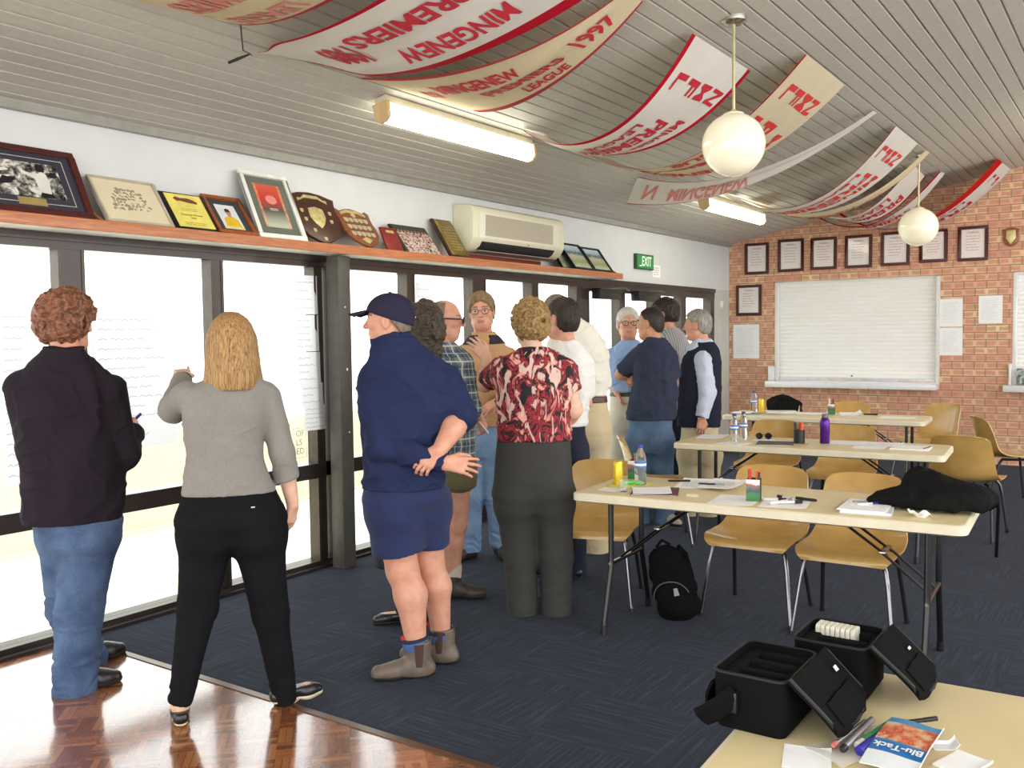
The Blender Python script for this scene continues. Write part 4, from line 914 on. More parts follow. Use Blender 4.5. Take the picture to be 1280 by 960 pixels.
def col(txt, u, du, v0, v1, hh=.15):      # letters stacked down the banner, text-up = +v
    n = len(txt); return [(c, v0+(v1-v0)*(i+.5)/n, hh, u+du/2, u-du/2, '180') for i, c in enumerate(txt)]
banner('aged cream banner at the top edge of the photo, nearest the camera', (-3.50, 2.12), (-3.42, 2.83), (-2.1, 1.7), (-2.1, 2.85), .13, CL_Y, CL_F, [('LEAGUE', .82, .16, .42, .12, '180'), ('PREMIERS', .5, .2, .5, .1, '180')], TX_F, seed=1, belly=.04)
banner('white banner with wide red border and the year 1989', (-3.60, 2.93), (-3.58, 3.52), (-2.05, 3.02), (-2.15, 3.95), .15, CL_W, CL_R,
       [('MINGENEW', .66, .19, .80, .40, '180'), ('PREMIERS', .30, .19, .76, .34, '180'), ('1989', .46, .36, .33, .20, '180')], TX_R, (.035, .10), seed=2, belly=.0, gather=(.25, .2))
banner('cream banner with faded red border and the year 1997', (-3.54, 3.70), (-3.50, 4.75), (-2.15, 4.10), (-2.12, 4.28), .14, CL_Y, CL_F,
       [('N', .42, .15, .07, .13, 'up'), ('MINGENEW', .33, .17, .17, .55, 'up'), ('PREMIERS', .58, .17, .30, .68, 'up'), ('LEAGUE', .80, .12, .42, .66, 'up'), ('1997', .5, .40, .74, .92, 'up')], TX_R, (.05, .07), seed=3, belly=.0)
banner('bright white banner with narrow red border behind the near globe lamp', (-3.55, 5.33), (-3.53, 5.62), (-2.12, 4.89), (-2.12, 5.80), .31, CL_W, CL_R,
       [('MINGENEW', .78, .14, .74, .32, '180'), ('PREMIERS', .50, .19, .72, .25, '180'), ('LEAGUE', .24, .13, .67, .36, '180')] + col('LFMN', .87, .07, .12, .94), TX_R, (.05, .05), seed=4)
banner('cream banner hung just right of the near globe lamp', (-3.58, 6.25), (-3.56, 6.60), (-1.79, 5.87), (-1.79, 6.76), .34, CL_C, CL_R,
       [('MINGENEW', .84, .12, .78, .15, '180'), ('PREMIERS', .52, .22, .80, .2, '180'), ('LEAGUE', .20, .15, .80, .4, '180')] + col('LFMN', .90, .06, .15, .9), TX_S, (.02, .0), seed=5)
banner('thin white banner with faint letters and a loose hanging left end', (-3.70, 7.35), (-4.02, 7.75), (-1.81, 7.66), (-1.80, 7.76), .22, CL_W, CL_F,
       [('N', .5, .55, .05, .11, 'flip'), ('MINGENEW', .6, .5, .17, .52, 'flip')], TX_F, (.02, .03), drop=(.0, .10, 0, 0), seed=6)
banner('white banner with red letters hung past the middle of the room', (-3.56, 8.95), (-3.54, 9.3), (-1.79, 8.36), (-1.79, 9.26), .38, CL_W, CL_F,
       [('MINGENEW', .82, .13, .82, .25, '180'), ('PREMIERS', .52, .20, .82, .2, '180'), ('LEAGUE', .22, .15, .80, .38, '180')] + col('LFMN', .91, .06, .12, .92), TX_S, (.015, .0), seed=7)
banner('narrow aged banner twisted behind the white banner with red letters', (-3.54, 9.6), (-3.53, 10.2), (-1.80, 9.68), (-1.78, 9.80), .34, CL_Y, CL_F,
       [('MINGENEW', .4, .3, .2, .62, 'up'), ('PREMIERS', .75, .25, .3, .75, 'up')], TX_S, (.0, .02), seed=8)
banner('white banner with red end hung above the far globe lamp', (-3.2, 10.3), (-3.2, 10.9), (-2.0, 10.12), (-2.04, 11.0), .34, CL_W, CL_R,
       [('LEAGUE', .32, .22, .78, .3, '180'), ('PREMIERS', .72, .24, .84, .25, '180')], TX_R, (.0, .06), seed=9)
banner('red edged banner reading MINGENEW beside the far globe lamp', (-3.35, 11.0), (-3.30, 11.6), (-1.89, 10.92), (-1.86, 11.1), .36, CL_W, CL_R,
       [('MINGENEW', .48, .22, .30, .66, 'up'), ('PREMIERS', .8, .18, .25, .75, 'up')], TX_R, (.24, .0), seed=10)
banner('banner with broad scarlet back edge nearest the brick wall', (-3.2, 11.75), (-3.1, 11.95), (-1.35, 11.10), (-1.32, 11.95), .42, CL_W, m_cloth('scarlet_cotton', lin(214, 34, 34)),
       [('PREMIERS', .80, .16, .80, .2, '180'), ('LEAGUE', .56, .13, .78, .4, '180')] + col('LF', .93, .05, .45, .9, .12), TX_R, (.34, .0), seed=11)
r = thing('tie_cord', 'black cord dangling from the ceiling between the two nearest banners', 'cord', (-3.42, 2.83, ceil_z(-3.42)-.03))
m = MB(); m.tube([(0, 0, .02), (-.03, .03, -.03), (-.06, .06, -.07), (-.13, .16, -.05), (-.155, .19, -.045)], .0035, 6); m.build('cord', M_BLACKP, r)
m = MB(); m.tube([(-.13, .16, -.05), (-.17, .12, -.075), (-.205, .09, -.095)], [.004, .008, .007], 8); m.build('cord_end', M_BLACKP, r)
# ------------------------------------------------------------------ figure building: distance fields meshed with surface nets
F32 = np.float32
def vnoise(x, y, z, seed=0):
    x, y, z = np.broadcast_arrays(x, y, z)
    xi, yi, zi = np.floor(x).astype(np.int64), np.floor(y).astype(np.int64), np.floor(z).astype(np.int64)
    fx, fy, fz = x-xi, y-yi, z-zi
    fx, fy, fz = fx*fx*(3-2*fx), fy*fy*(3-2*fy), fz*fz*(3-2*fz)
    def hsh(a, b, c):
        n = (a*374761393 + b*668265263 + c*1274126177 + seed*362437) & 0xffffffff
        n = ((n ^ (n >> 13))*1103515245) & 0xffffffff; n = ((n ^ (n >> 16))*2246822519) & 0xffffffff
        return ((n ^ (n >> 15)) & 0xffff)/65535.
    r = 0
    for a in (0, 1):
        wa = fx if a else 1-fx
        for b in (0, 1):
            wb = fy if b else 1-fy
            for c in (0, 1):
                r = r + wa*wb*(fz if c else 1-fz)*hsh(xi+a, yi+b, zi+c)
    return r
def smin(a, b, k):
    if k <= 0: return np.minimum(a, b)
    h = np.clip(.5+.5*(b-a)/k, 0, 1); return b+(a-b)*h - k*h*(1-h)
class SDF:
    def __init__(s): s.ops = []
    def op(s, kind, fn, lo, hi, k=0): s.ops.append((kind, fn, np.array(lo, float), np.array(hi, float), k)); return s
    def cone(s, a, b, ra, rb, k=.02, fa=False, fb=False, kind='add', sq=None):
        a, b = np.array(a, float), np.array(b, float); ba = b-a; L2 = max(float(ba@ba), 1e-9); L = sqrt(L2); u = ba/L
        def fn(X, Y, Z):
            px, py, pz = X-a[0], Y-a[1], Z-a[2]
            t_ = (px*ba[0]+py*ba[1]+pz*ba[2])/L2; h = np.clip(t_, 0, 1)
            d = np.sqrt((px-h*ba[0])**2+(py-h*ba[1])**2+(pz-h*ba[2])**2) - (ra+(rb-ra)*h)
            if fa: d = np.maximum(d, -t_*L)
            if fb: d = np.maximum(d, (t_-1)*L)
            return d
        m = max(ra, rb)+k+.03
        return s.op(kind, fn, np.minimum(a, b)-m, np.maximum(a, b)+m, k)
    def ell(s, c, r, k=.02, R=None, kind='add'):
        c, r = np.array(c, float), np.array(r, float); R = np.eye(3) if R is None else np.array(R)   # columns = local axes
        def fn(X, Y, Z):
            px, py, pz = X-c[0], Y-c[1], Z-c[2]
            q = [px*R[0, i]+py*R[1, i]+pz*R[2, i] for i in range(3)]
            k0 = np.sqrt((q[0]/r[0])**2+(q[1]/r[1])**2+(q[2]/r[2])**2); k1 = np.sqrt((q[0]/r[0]**2)**2+(q[1]/r[1]**2)**2+(q[2]/r[2]**2)**2)
            return k0*(k0-1)/np.maximum(k1, 1e-6)
        m = max(r)+k+.03
        return s.op(kind, fn, c-m, c+m, k)
    def torso(s, secs, k=.03, off=0, ztop=None, zbot=None, pw=2.3):
        S = np.array(sorted(secs), float); z0, z1 = S[0, 0], S[-1, 0]
        zz = np.arange(z0, z1+.005, .01); C_ = [np.interp(zz, S[:, 0], S[:, i]) for i in range(1, 5)]
        ker = np.array([1, 2, 3, 2, 1.])/9
        C_ = [np.convolve(np.pad(c, 2, mode='edge'), ker, 'valid') for c in C_]
        zb = z0 if zbot is None else zbot; zt = z1 if ztop is None else ztop
        def fn(X, Y, Z):
            cu, cd, ru, rd = [np.interp(Z, zz, c).astype(F32) for c in C_]
            ru = np.maximum(ru+off, .01); rd = np.maximum(rd+off, .01)
            a, b = np.abs(X-cu)/ru, np.abs(Y-cd)/rd
            q = (a**pw+b**pw)**(1/pw)
            d = (q-1)*np.minimum(ru, rd)*np.clip(1.15-.15*q, .6, 1.2)
            return np.maximum(d, np.maximum(Z-zt, zb-Z))
        m = off+.05
        lo = (np.min(S[:, 1]-S[:, 3])-m, np.min(S[:, 2]-S[:, 4])-m, zb-.04); hi = (np.max(S[:, 1]+S[:, 3])+m, np.max(S[:, 2]+S[:, 4])+m, zt+.04)
        return s.op('add', fn, lo, hi, k)
    def mesh(s, name, h, mats, parent, matfn=None, disp=None, zr=None):
        adds = [o for o in s.ops if o[0] == 'add']
        lo = np.min([o[2] for o in adds], axis=0); hi = np.max([o[3] for o in adds], axis=0)
        n = np.ceil((hi-lo)/h).astype(int)+2
        ax = [(lo[i]+h*np.arange(n[i])).astype(F32) for i in range(3)]
        D = np.ones(n, F32)
        for kind, fn, a, b, k in s.ops:
            sl = []
            for i in range(3):
                i0 = max(0, int((a[i]-lo[i])/h)); i1 = min(n[i], int((b[i]-lo[i])/h)+2); sl.append(slice(i0, max(i0, i1)))
            if any(q.stop <= q.start for q in sl): continue
            X, Y, Z = ax[0][sl[0]][:, None, None], ax[1][sl[1]][None, :, None], ax[2][sl[2]][None, None, :]
            d = fn(X, Y, Z).astype(F32); sl = tuple(sl)
            if kind == 'add': D[sl] = smin(D[sl], d, k)
            elif kind == 'sub': D[sl] = -smin(-D[sl], d, k)
            elif kind == 'cut': D[sl] = np.maximum(D[sl], d)
        if disp is not None:
            I = np.nonzero(np.abs(D) < .04); D[I] -= disp(ax[0][I[0]], ax[1][I[1]], ax[2][I[2]]).astype(F32)
        if zr is not None: D = np.maximum(D, np.maximum(zr[0]-ax[2], ax[2]-zr[1])[None, None, :].astype(F32))
        D[0], D[-1] = 1, 1; D[:, 0], D[:, -1] = 1, 1; D[:, :, 0], D[:, :, -1] = 1, 1
        sg = D < 0
        cs = [sg[i:n[0]-1+i, j:n[1]-1+j, k:n[2]-1+k] for i in (0, 1) for j in (0, 1) for k in (0, 1)]
        a_, o_ = cs[0].copy(), cs[0].copy()
        for c in cs[1:]: a_ &= c; o_ |= c
        act = np.argwhere(o_ & ~a_)
        if not len(act): return None
        pos = np.zeros((len(act), 3)); cnt = np.zeros(len(act))
        corner = [(i, j, k) for i in (0, 1) for j in (0, 1) for k in (0, 1)]
        val = {c: D[act[:, 0]+c[0], act[:, 1]+c[1], act[:, 2]+c[2]] for c in corner}
        for c0 in corner:
            for x in range(3):
                if c0[x]: continue
                c1 = tuple(1 if q == x else c0[q] for q in range(3)); v0, v1 = val[c0], val[c1]
                cr = (v0 < 0) != (v1 < 0); t_ = np.where(cr, v0/np.where(v0 == v1, 1, v0-v1), 0)
                p = np.tile(np.array(c0, float), (len(act), 1)); p[:, x] += t_
                pos += p*cr[:, None]; cnt += cr
        P = (act+pos/cnt[:, None])*h+lo
        ids = np.full(a_.shape, -1, np.int64); ids[act[:, 0], act[:, 1], act[:, 2]] = np.arange(len(act))
        quads = []
        for x in range(3):
            y, z = (x+1) % 3, (x+2) % 3
            s0 = [slice(1, n[q]-1) for q in range(3)]; s1 = list(s0); s0[x] = slice(0, n[x]-1); s1[x] = slice(1, n[x])
            A, B = sg[tuple(s0)], sg[tuple(s1)]
            E = np.argwhere(A != B); ins = A[E[:, 0], E[:, 1], E[:, 2]]
            E = E.copy(); 
            for q in range(3):
                if q != x: E[:, q] += 1
            def cell(dy, dz):
                c = E.copy(); c[:, y] += dy; c[:, z] += dz; return ids[c[:, 0], c[:, 1], c[:, 2]]
            q4 = np.stack([cell(-1, -1), cell(0, -1), cell(0, 0), cell(-1, 0)], 1)
            q4[~ins] = q4[~ins][:, ::-1]; quads.append(q4)
        Q = np.concatenate(quads)
        me = bpy.data.meshes.new(name)
        me.vertices.add(len(P)); me.vertices.foreach_set('co', P.astype(F32).ravel())
        me.loops.add(len(Q)*4); me.loops.foreach_set('vertex_index', Q.ravel().astype(np.int32))
        me.polygons.add(len(Q)); me.polygons.foreach_set('loop_start', (np.arange(len(Q))*4).astype(np.int32))
        try: me.polygons.foreach_set('loop_total', np.full(len(Q), 4, np.int32))
        except Exception: pass
        for m in (mats if isinstance(mats, (list, tuple)) else [mats]): me.materials.append(m)
        if matfn is not None: me.polygons.foreach_set('material_index', matfn(P[Q].mean(1)).astype(np.int32))
        me.polygons.foreach_set('use_smooth', np.ones(len(Q), bool)); me.update(); me.validate()
        o = bpy.data.objects.new(name, me); COL.objects.link(o); o.parent = parent; return o

def lerp3(a, b, t_): return tuple(a[i]+(b[i]-a[i])*t_ for i in range(3))
def headframe(hd):
    """columns: local right, face direction, up"""
    a, p, rl = radians(hd['yaw']), radians(hd.get('pitch', 0)), radians(hd.get('roll', 0))
    f = Vector((sin(a)*cos(p), cos(a)*cos(p), sin(p))); up = Vector((0, 0, 1)); r = f.cross(up).normalized(); up = r.cross(f)
    if rl: r, up = r*cos(rl)+up*sin(rl), up*cos(rl)-r*sin(rl)
    return np.array([list(r), list(f), list(up)]).T
def add_head(S, hd, neck, skin_k=.02):
    c = np.array(hd['c'], float); s = hd.get('s', 1.0); R = headframe(hd)
    L = lambda x, y, z: tuple(c + s*(R @ np.array((x, y, z))))
    S.ell(L(0, -.012, .032), np.array((.074, .094, .086))*s, .02, R)
    S.ell(L(0, .026, -.03), np.array((.058, .064, .082))*s, .035, R)
    S.cone(L(-.022, .052, -.09), L(.022, .052, -.09), .022*s, .022*s, .03)
    S.cone(L(-.05, .0, -.062), L(-.03, .045, -.085), .02*s, .02*s, .03); S.cone(L(.05, .0, -.062), L(.03, .045, -.085), .02*s, .02*s, .03)
    S.cone(L(-.034, .076, .024), L(.034, .076, .024), .010*s, .010*s, .02)
    for x in (-1, 1):
        S.ell(L(x*.032, .094, .008), np.array((.017, .014, .011))*s, .012, R, 'sub')
        S.ell(L(x*.031, .0745, .007), np.array((.0135, .0135, .0115))*s, .003, R)
        S.cone(L(x*.042, .068, -.012), L(x*.05, .05, -.02), .012*s, .012*s, .02)
        S.ell(L(x*.075, -.006, -.004), np.array((.010, .019, .032))*s, .008, R); S.ell(L(x*.083, -.002, -.002), np.array((.006, .010, .02))*s, .005, R, 'sub')
        S.cone(L(x*.012, .098, -.024), L(x*.007, .102, -.022), .008*s, .009*s, .006)
    S.cone(L(0, .084, .018), L(0, .11, -.022), .0075*s, .0095*s, .012)
    S.cone(L(-.02, .083, -.052), L(.02, .083, -.052), .005*s, .005*s, .006); S.cone(L(-.015, .082, -.0625), L(.015, .082, -.0625), .006*s, .006*s, .006)
    nb = np.array(neck, float)
    S.cone(L(0, -.022, -.045), nb, .054*s, .060*s, .03)
    return c, s, R
def face_mat(hd):
    c = np.array(hd['c'], float); s = hd.get('s', 1.0); R = headframe(hd)
    def fn(P):
        q = ((P-c) @ R)/s; m = np.zeros(len(P)); ax = np.abs(q[:, 0]); fr = q[:, 1] > .06
        m[fr & (ax < .022) & (np.abs(q[:, 2]+.058) < .006) & (q[:, 1] > .078)] = 1
        e = np.sqrt((ax-.031)**2+((q[:, 2]-.007)*1.25)**2); e = np.sqrt(((ax-.031)*.9)**2+((q[:, 2]-.007)*2.2)**2); m[fr & (e < .010) & (q[:, 1] > .07)] = 2; m[fr & (np.sqrt((ax-.031)**2+((q[:, 2]-.007)*1.15)**2) < .0056)] = 3
        m[fr & (np.abs(q[:, 2]-.030-.12*(.03-np.abs(ax-.03))) < .0045) & (ax > .012) & (ax < .052)] = 4
        if hd.get('stubble'): m[(q[:, 1] > .02) & (q[:, 2] < -.035) & (m == 0) & (q[:, 2] > -.12)] = 5
        return m
    return fn
def add_hand(S, wrist, fwd, nrm, side, curl=.35, s=1.0, point=False, spread=.12, thumb=.6):
    """fwd: wrist->knuckles, nrm: out of the back of the hand, side: +1 thumb on fwd x nrm side"""
    w = Vector(wrist); f = Vector(fwd).normalized(); n = Vector(nrm); n = (n-f*n.dot(f)).normalized(); x = f.cross(n)*side   # x toward the thumb
    tips = []
    ln = [(.030, .078, .0088, .6), (.010, .086, .0092, 1), (-.010, .080, .0088, 1), (-.029, .062, .0078, 1)]
    for i, (ox, fl, fr, _) in enumerate(ln):
        k0 = w + f*.088*s*(1-.06*abs(i-1)) + x*ox*s
        S.cone(w+x*ox*.55*s+f*.01*s, k0, .0145*s, .0115*s, .012)
        cu = curl if not (point and i == 0) else .04
        if point and i > 0: cu = .85
        p, d = k0, (f + x*spread*(1.2-i)*.5).normalized()
        ang = 0
        for j, fraction in enumerate((.44, .32, .24)):
            ang += cu*(1.1 if j else .9)*1.15
            dd = (d*cos(ang) - n*sin(ang)).normalized(); q = p+dd*fl*fraction*s
            S.cone(p, q, fr*(1-.1*j)*s, fr*(.9-.1*j)*s, .004); p = q
        tips.append(p)
    t0 = w+f*.022*s+x*.024*s; t1 = w+f*.055*s+x*(.040+.012*thumb)*s-n*.012*s; t2 = t1+(f*.8+x*.25*thumb-n*.35).normalized()*.032*s; t3 = t2+(f*.95-x*.15-n*.4).normalized()*.026*s
    S.cone(t0, t1, .015*s, .0115*s, .012); S.cone(t1, t2, .0105*s, .0095*s, .005); S.cone(t2, t3, .0092*s, .0075*s, .004)
    return tips
def add_hair(root, hd, style, mat, thick=.014, front=(.012, 1.05), low=-.075, amp=.003, freq=90, top=None, seed=0, extra=None, h=.0055, back=.0, zlow=None):
    c = np.array(hd['c'], float); s = hd.get('s', 1.0); R = headframe(hd); S = SDF()
    L = lambda x, y, z: tuple(c + s*(R @ np.array((x, y, z))))
    S.ell(L(0, -.014, .032), np.array((.075+thick*.8, .095+thick, .087+thick))*s, .02, R)
    S.ell(L(0, -.045-back, -.02), np.array((.066+thick*.7, .058+thick*.7, .075))*s, .03, R)
    if extra: extra(S, L, s, R)
    def cut(X, Y, Z):
        q = [(X-c[0])*R[0, i]+(Y-c[1])*R[1, i]+(Z-c[2])*R[2, i] for i in range(3)]
        q = [v/s for v in q]
        d = q[1]-(front[0]+front[1]*q[2]); d = d/sqrt(1+front[1]**2)
        d = np.maximum(d, low-q[2])
        # round the ear
        ear = .031-np.sqrt((q[1]-.0)**2+((q[2]+.008)*.8)**2); d = np.maximum(d, np.where(np.abs(q[0]) > .05, ear, -1))
        if top is not None: d = np.maximum(d, top(q))
        return d*s
    a = c-.3; b = c+.3
    if style != 'long': S.op('cut', cut, a, b)
    else: S.op('cut', lambda X, Y, Z: ((((X-c[0])*R[0, 1]+(Y-c[1])*R[1, 1]+(Z-c[2])*R[2, 1])/s)-(front[0]+front[1]*np.maximum(0, ((X-c[0])*R[0, 2]+(Y-c[1])*R[1, 2]+(Z-c[2])*R[2, 2])/s)))*s, a, b)
    def disp(x, y, z):
        if style == 'curly':
            n1 = 1-np.abs(2*vnoise(x*freq*.5, y*freq*.5, z*freq*.5, seed)-1); n2 = 1-np.abs(2*vnoise(x*freq, y*freq, z*freq, seed+5)-1)
            return amp*(1.3*n1+.8*n2-1.0)
        if style == 'long':
            q0 = ((x-c[0])*R[0, 0]+(y-c[1])*R[1, 0]); return amp*(2*vnoise(q0*130+4*vnoise(z*9, q0*20, 0, 3), y*90, z*7, seed)-1)
        return amp*(2*vnoise(x*freq, y*freq, z*freq*.4, seed)-1)
    return S.mesh('hair', h, mat, root, disp=disp, zr=None if zlow is None else (c[2]-zlow, 9))

def folds(sp, seed, zs=None):
    """cloth creases: vertical drape + diagonal wrinkles"""
    def f(x, y, z):
        dr = np.sin(x*sp.get('fx', 38)+3*vnoise(x*6, y*6, z*3, seed)*3+y*20)*.5+.5
        n = vnoise(x*sp.get('nx', 16)+z*6, y*16, z*sp.get('nz', 9), seed+1)
        n2 = 1-np.abs(2*vnoise(x*9+z*7, y*9, z*14-x*6, seed+2)-1)
        return sp.get('dr', .003)*dr + sp.get('n', .006)*(n-.5) + sp.get('cr', .006)*np.maximum(0, n2-.72)*3
    return f
def jeanfolds(seed, kz, az, a=.006):
    def f(x, y, z):
        w = np.exp(-((z-kz)/.10)**2)*.7+np.exp(-((z-az)/.12)**2)*1.3+.25
        n = 1-np.abs(2*vnoise(x*11, y*11, z*30+vnoise(x*12, y*12, z*4, seed)*4, seed+3)-1)
        return a*w*(n-.45)
    return f

def shoe(root, ank, d, L_, mat, sole_mat, style='shoe', shaft=.10, name='shoe'):
    a = np.array((ank[0], ank[1], 0.)); d = np.array((d[0], d[1], 0.)); d /= np.linalg.norm(d); sd = np.array((d[1], -d[0], 0))
    up = np.array((0, 0, 1.)); q = L_/.28
    def prims(S, g=0.):
        S.cone(a-d*.045*q+up*.042, a+d*.02*q+up*.046, .036*q+g, .036*q+g, .02)
        S.cone(a+d*.02*q+up*.046, a+d*.12*q+up*.034, .036*q+g, .036*q+g, .03)
        S.cone(a+d*.11*q+up*.03+sd*.006, a+d*.165*q+up*(.034 if style == 'boot' else .027), .040*q+g, (.034 if style == 'boot' else .029)*q+g, .02)
    S = SDF(); prims(S)
    if style != 'low':
        S.cone(a-d*.004+up*.05, np.array((ank[0], ank[1], shaft))-d*.006, .054*q if style == 'boot' else .042*q, .057*q if style == 'boot' else .042*q, .03, fb=True)
        S.cone(a+d*.02+up*.06, a+d*.08*q+up*.052, .036*q, .03*q, .03)
    S.op('cut', lambda X, Y, Z: .014-Z+0*X+0*Y, a-.3, a+.3)
    if style == 'low': S.op('cut', lambda X, Y, Z: Z-(.062-.0*X)+0*Y, a-.3, a+.3); S.ell(a+d*.03*q+up*.075, (.034*q, .034*q, .03), .008, None, 'sub') if False else None
    up_ = S.mesh(name, .0055, mat, root)
    S2 = SDF(); prims(S2, .004); S2.op('cut', lambda X, Y, Z: np.maximum(Z-.022, .0-Z)+0*X+0*Y, a-.3, a+.3)
    if style in ('boot', 'low', 'heel'):      # raised heel block: notch under the arch
        S2.ell(a+d*.035*q, (.03, .03, .009), .004, None, 'sub')
    so = S2.mesh('sole', .005, sole_mat, up_)
    return up_

def tubeobj(name, root, pts, r, mat, n=10): m = MB(); m.tube(pts, r, n); return m.build(name, mat, root)
def glasses(root, hd, mat, gr=.0022):
    c = np.array(hd['c'], float); s = hd.get('s', 1.0); R = headframe(hd); L = lambda x, y, z: tuple(c+s*(R @ np.array((x, y, z))))
    m = MB()
    for x in (-1, 1):
        m.tube([L(x*.033+.023*cos(a), .104, .004+.017*sin(a)) for a in np.linspace(0, 2*pi, 16)], gr*s, 6, cap=False)
        m.tube([L(x*.056, .103, .01), L(x*.074, .085, .012), L(x*.079, .0, .012), L(x*.076, -.02, .0)], gr*s, 6)
    m.tube([L(-.011, .105, .008), L(0, .108, .011), L(.011, .105, .008)], gr*s, 6)
    return m.build('glasses', mat, root)

def person(P):
    root = thing('person', P['label'], 'person', (P['root'][0], P['root'][1], 0), P['rz'], None)
    h = P.get('h', .007); hd = P['head']; T = P['torso']; sd = P.get('seed', 1)
    B = SDF()
    B.torso([(z, a, b, c-.03, d-.03) for z, a, b, c, d in T], .03, pw=2.2, zbot=P['hem']+.03)
    neck = P['neck']
    add_head(B, hd, (neck[0], neck[1], neck[2]-.03))
    pv = sorted(P['pelvis'])
    if not P.get('skirt'):
        zh = P['legs'][0]['p'][0][2]+.05; pv = [(zh,)+tuple(np.interp(zh, [q[0] for q in pv], [q[i] for q in pv]) for i in range(1, 5))] + [q for q in pv if q[0] > zh+.01]
        z0 = pv[0]; pv = [(z0[0]-.075, z0[1], z0[2], z0[3]*.12, z0[4]*.5), (z0[0]-.035, z0[1], z0[2], z0[3]*.5, z0[4]*.8)] + pv
    B.torso([(z, a, b, max(.02, c-.035), max(.02, d-.035)) for z, a, b, c, d in pv], .04, ztop=P['hem']+.05)
    for A in P['arms']:
        s_, e, w = A['p']; r = A['r']
        B.cone(s_, e, r[0], r[1], .03); B.cone(e, lerp3(e, w, .35), r[1], r[1]*1.02, .02); B.cone(lerp3(e, w, .35), w, r[1]*1.02, r[2], .015)
        if 'hand' in A:
            H = A['hand']; add_hand(B, w, H['f'], H['n'], H['s'], H.get('curl', .35), H.get('k', 1.0), H.get('point', False), H.get('spread', .12), H.get('thumb', .6))
    for G in P['legs']:
        hp, kn, an = G['p']; r = G.get('b') or [q-.018 for q in G['r']]
        B.cone(hp, kn, r[0], r[1], .03)
        if G.get('b'):
            ca = lerp3(kn, an, .32); ca = (ca[0]-G['foot'][0]*.018, ca[1]-G['foot'][1]*.018, ca[2])
            B.cone(kn, ca, r[1]*.93, r[1]*1.0, .03); B.cone(ca, an, r[1]*1.0, r[2], .03)
        else: B.cone(kn, an, r[1], r[2], .03)
        lo_ = (an[0], an[1], min(an[2], .075)); B.cone(an, lo_, r[2], .034, .02)
        B.cone(lo_, (an[0]+G['foot'][0]*.10, an[1]+G['foot'][1]*.10, .042), .032, .026, .02)
    skin, lip, br = P['skin'], P.get('lip', M_LIP), P['hairmat']
    B.mesh('body', h*.86, [skin, lip, M_EYEW, M_EYED, br, P.get('stub', skin)], root, face_mat(hd))
    # hair
    if P.get('hair') is not False: add_hair(root, hd, mat=P['hairmat'], seed=sd, **P['hair'])
    # shirt / jacket
    G = SDF(); G.torso(T, .03, zbot=P['hem'])
    for A in P['arms']:
        s_, e, w = A['p']; sl = A.get('sleeve', 'long'); r = A.get('sr', [q+.012 for q in A['r']])
        if sl == 'none': continue
        if sl == 'short':
            t_ = A.get('t', .7); G.cone(s_, lerp3(s_, e, t_), r[0], r[0]+(r[1]-r[0])*t_+.004, .035, fb=True)
        else:
            G.cone(s_, e, r[0], r[1], P.get('ks', .03)); t_ = A.get('t', .95); G.cone(e, lerp3(e, w, t_), r[1], r[2], .018, fb=True)
    if P.get('collar'):
        zc, rc = P['collar']; G.cone((neck[0], neck[1], neck[2]-.05), (neck[0]+P.get('cofs', (0, 0))[0], neck[1]+P.get('cofs', (0, 0))[1], neck[2]+zc), rc+.012, rc, .02, fb=True)
    top = G.mesh(P.get('topname', 'shirt'), h, P['topmat'], root, disp=folds(P.get('folds', {}), sd), matfn=P.get('topfn'), zr=(P['hem'], 3))
    # trousers / skirt
    if P.get('legsmat') is not None:
        G = SDF(); G.torso(pv, .04)
        for q in P['legs']:
            hp, kn, an = q['p']; r = q['r']; e_ = P.get('hemdrop', .04); v_ = [an[i]-kn[i] for i in range(3)]; l_ = sqrt(sum(x*x for x in v_)); an = tuple(an[i]+v_[i]/l_*e_ for i in range(3))
            if not P.get('skirt'):
                lh = sqrt(sum((hp[i]-kn[i])**2 for i in range(3))); ht = tuple(hp[i]+(hp[i]-kn[i])/lh*.035 for i in range(3)); G.cone(ht, hp, r[0]*.97, r[0], .05)
                bx = (hp[0], hp[1]-.03*P.get('bum', (0, 1))[1], hp[2]+.03); G.ell((bx[0]+P.get('bum', (0, 1))[0]*-.03, bx[1], bx[2]), (r[0]*.85, r[0]*.93, .10), .08)
            if q.get('hemt') is not None: G.cone(hp, lerp3(hp, kn, q['hemt']), r[0], q['hr'], .03, fb=True)
            else:
                G.cone(hp, kn, r[0], r[1], .035); G.cone(kn, an, r[1], r[2], .03, fb=True)
        kz = P['legs'][0]['p'][1][2]
        G.mesh(P.get('legsname', 'trousers'), h, P['legsmat'], root, disp=jeanfolds(sd, kz, .12, P.get('jf', .006)), zr=(-.1, P['hem']+.002))
    for q in P['legs']:
        an = q['p'][2]; k = P.get('shoe', {})
        if k: shoe(root, (an[0], an[1]), q['foot'], k.get('L', .285), k['m'], k.get('sm', M_SOLE), k.get('st', 'shoe'), k.get('sh', .10), k.get('nm', 'shoe'))
    return root
M_LIP = plain('lips', lin(178, 112, 98), .5); M_EYEW = plain('eye_white', lin(226, 222, 216), .3); M_EYED = plain('iris', lin(42, 34, 30), .2); M_SOLE = plain('dark_sole', lin(34, 30, 28), .7)
def skin(name, c):
    if name in MATS: return MATS[name]
    t = NT(name); v = t.coord(); n = t.noise(v, 26, 4)
    t.base(t.ramp(n, [(.3, (c[0]*.9, c[1]*.82, c[2]*.8)), (.6, c), (.8, (min(1, c[0]*1.05), c[1]*1.04, c[2]*1.04))])); t.set(Roughness=.5); t.b.inputs['Subsurface Weight'].default_value = .12
    t.b.inputs['Subsurface Radius'].default_value = (.012, .004, .002); t.bump(t.noise(v, 300, 2), .08, .002); MATS[name] = t.m; return t.m
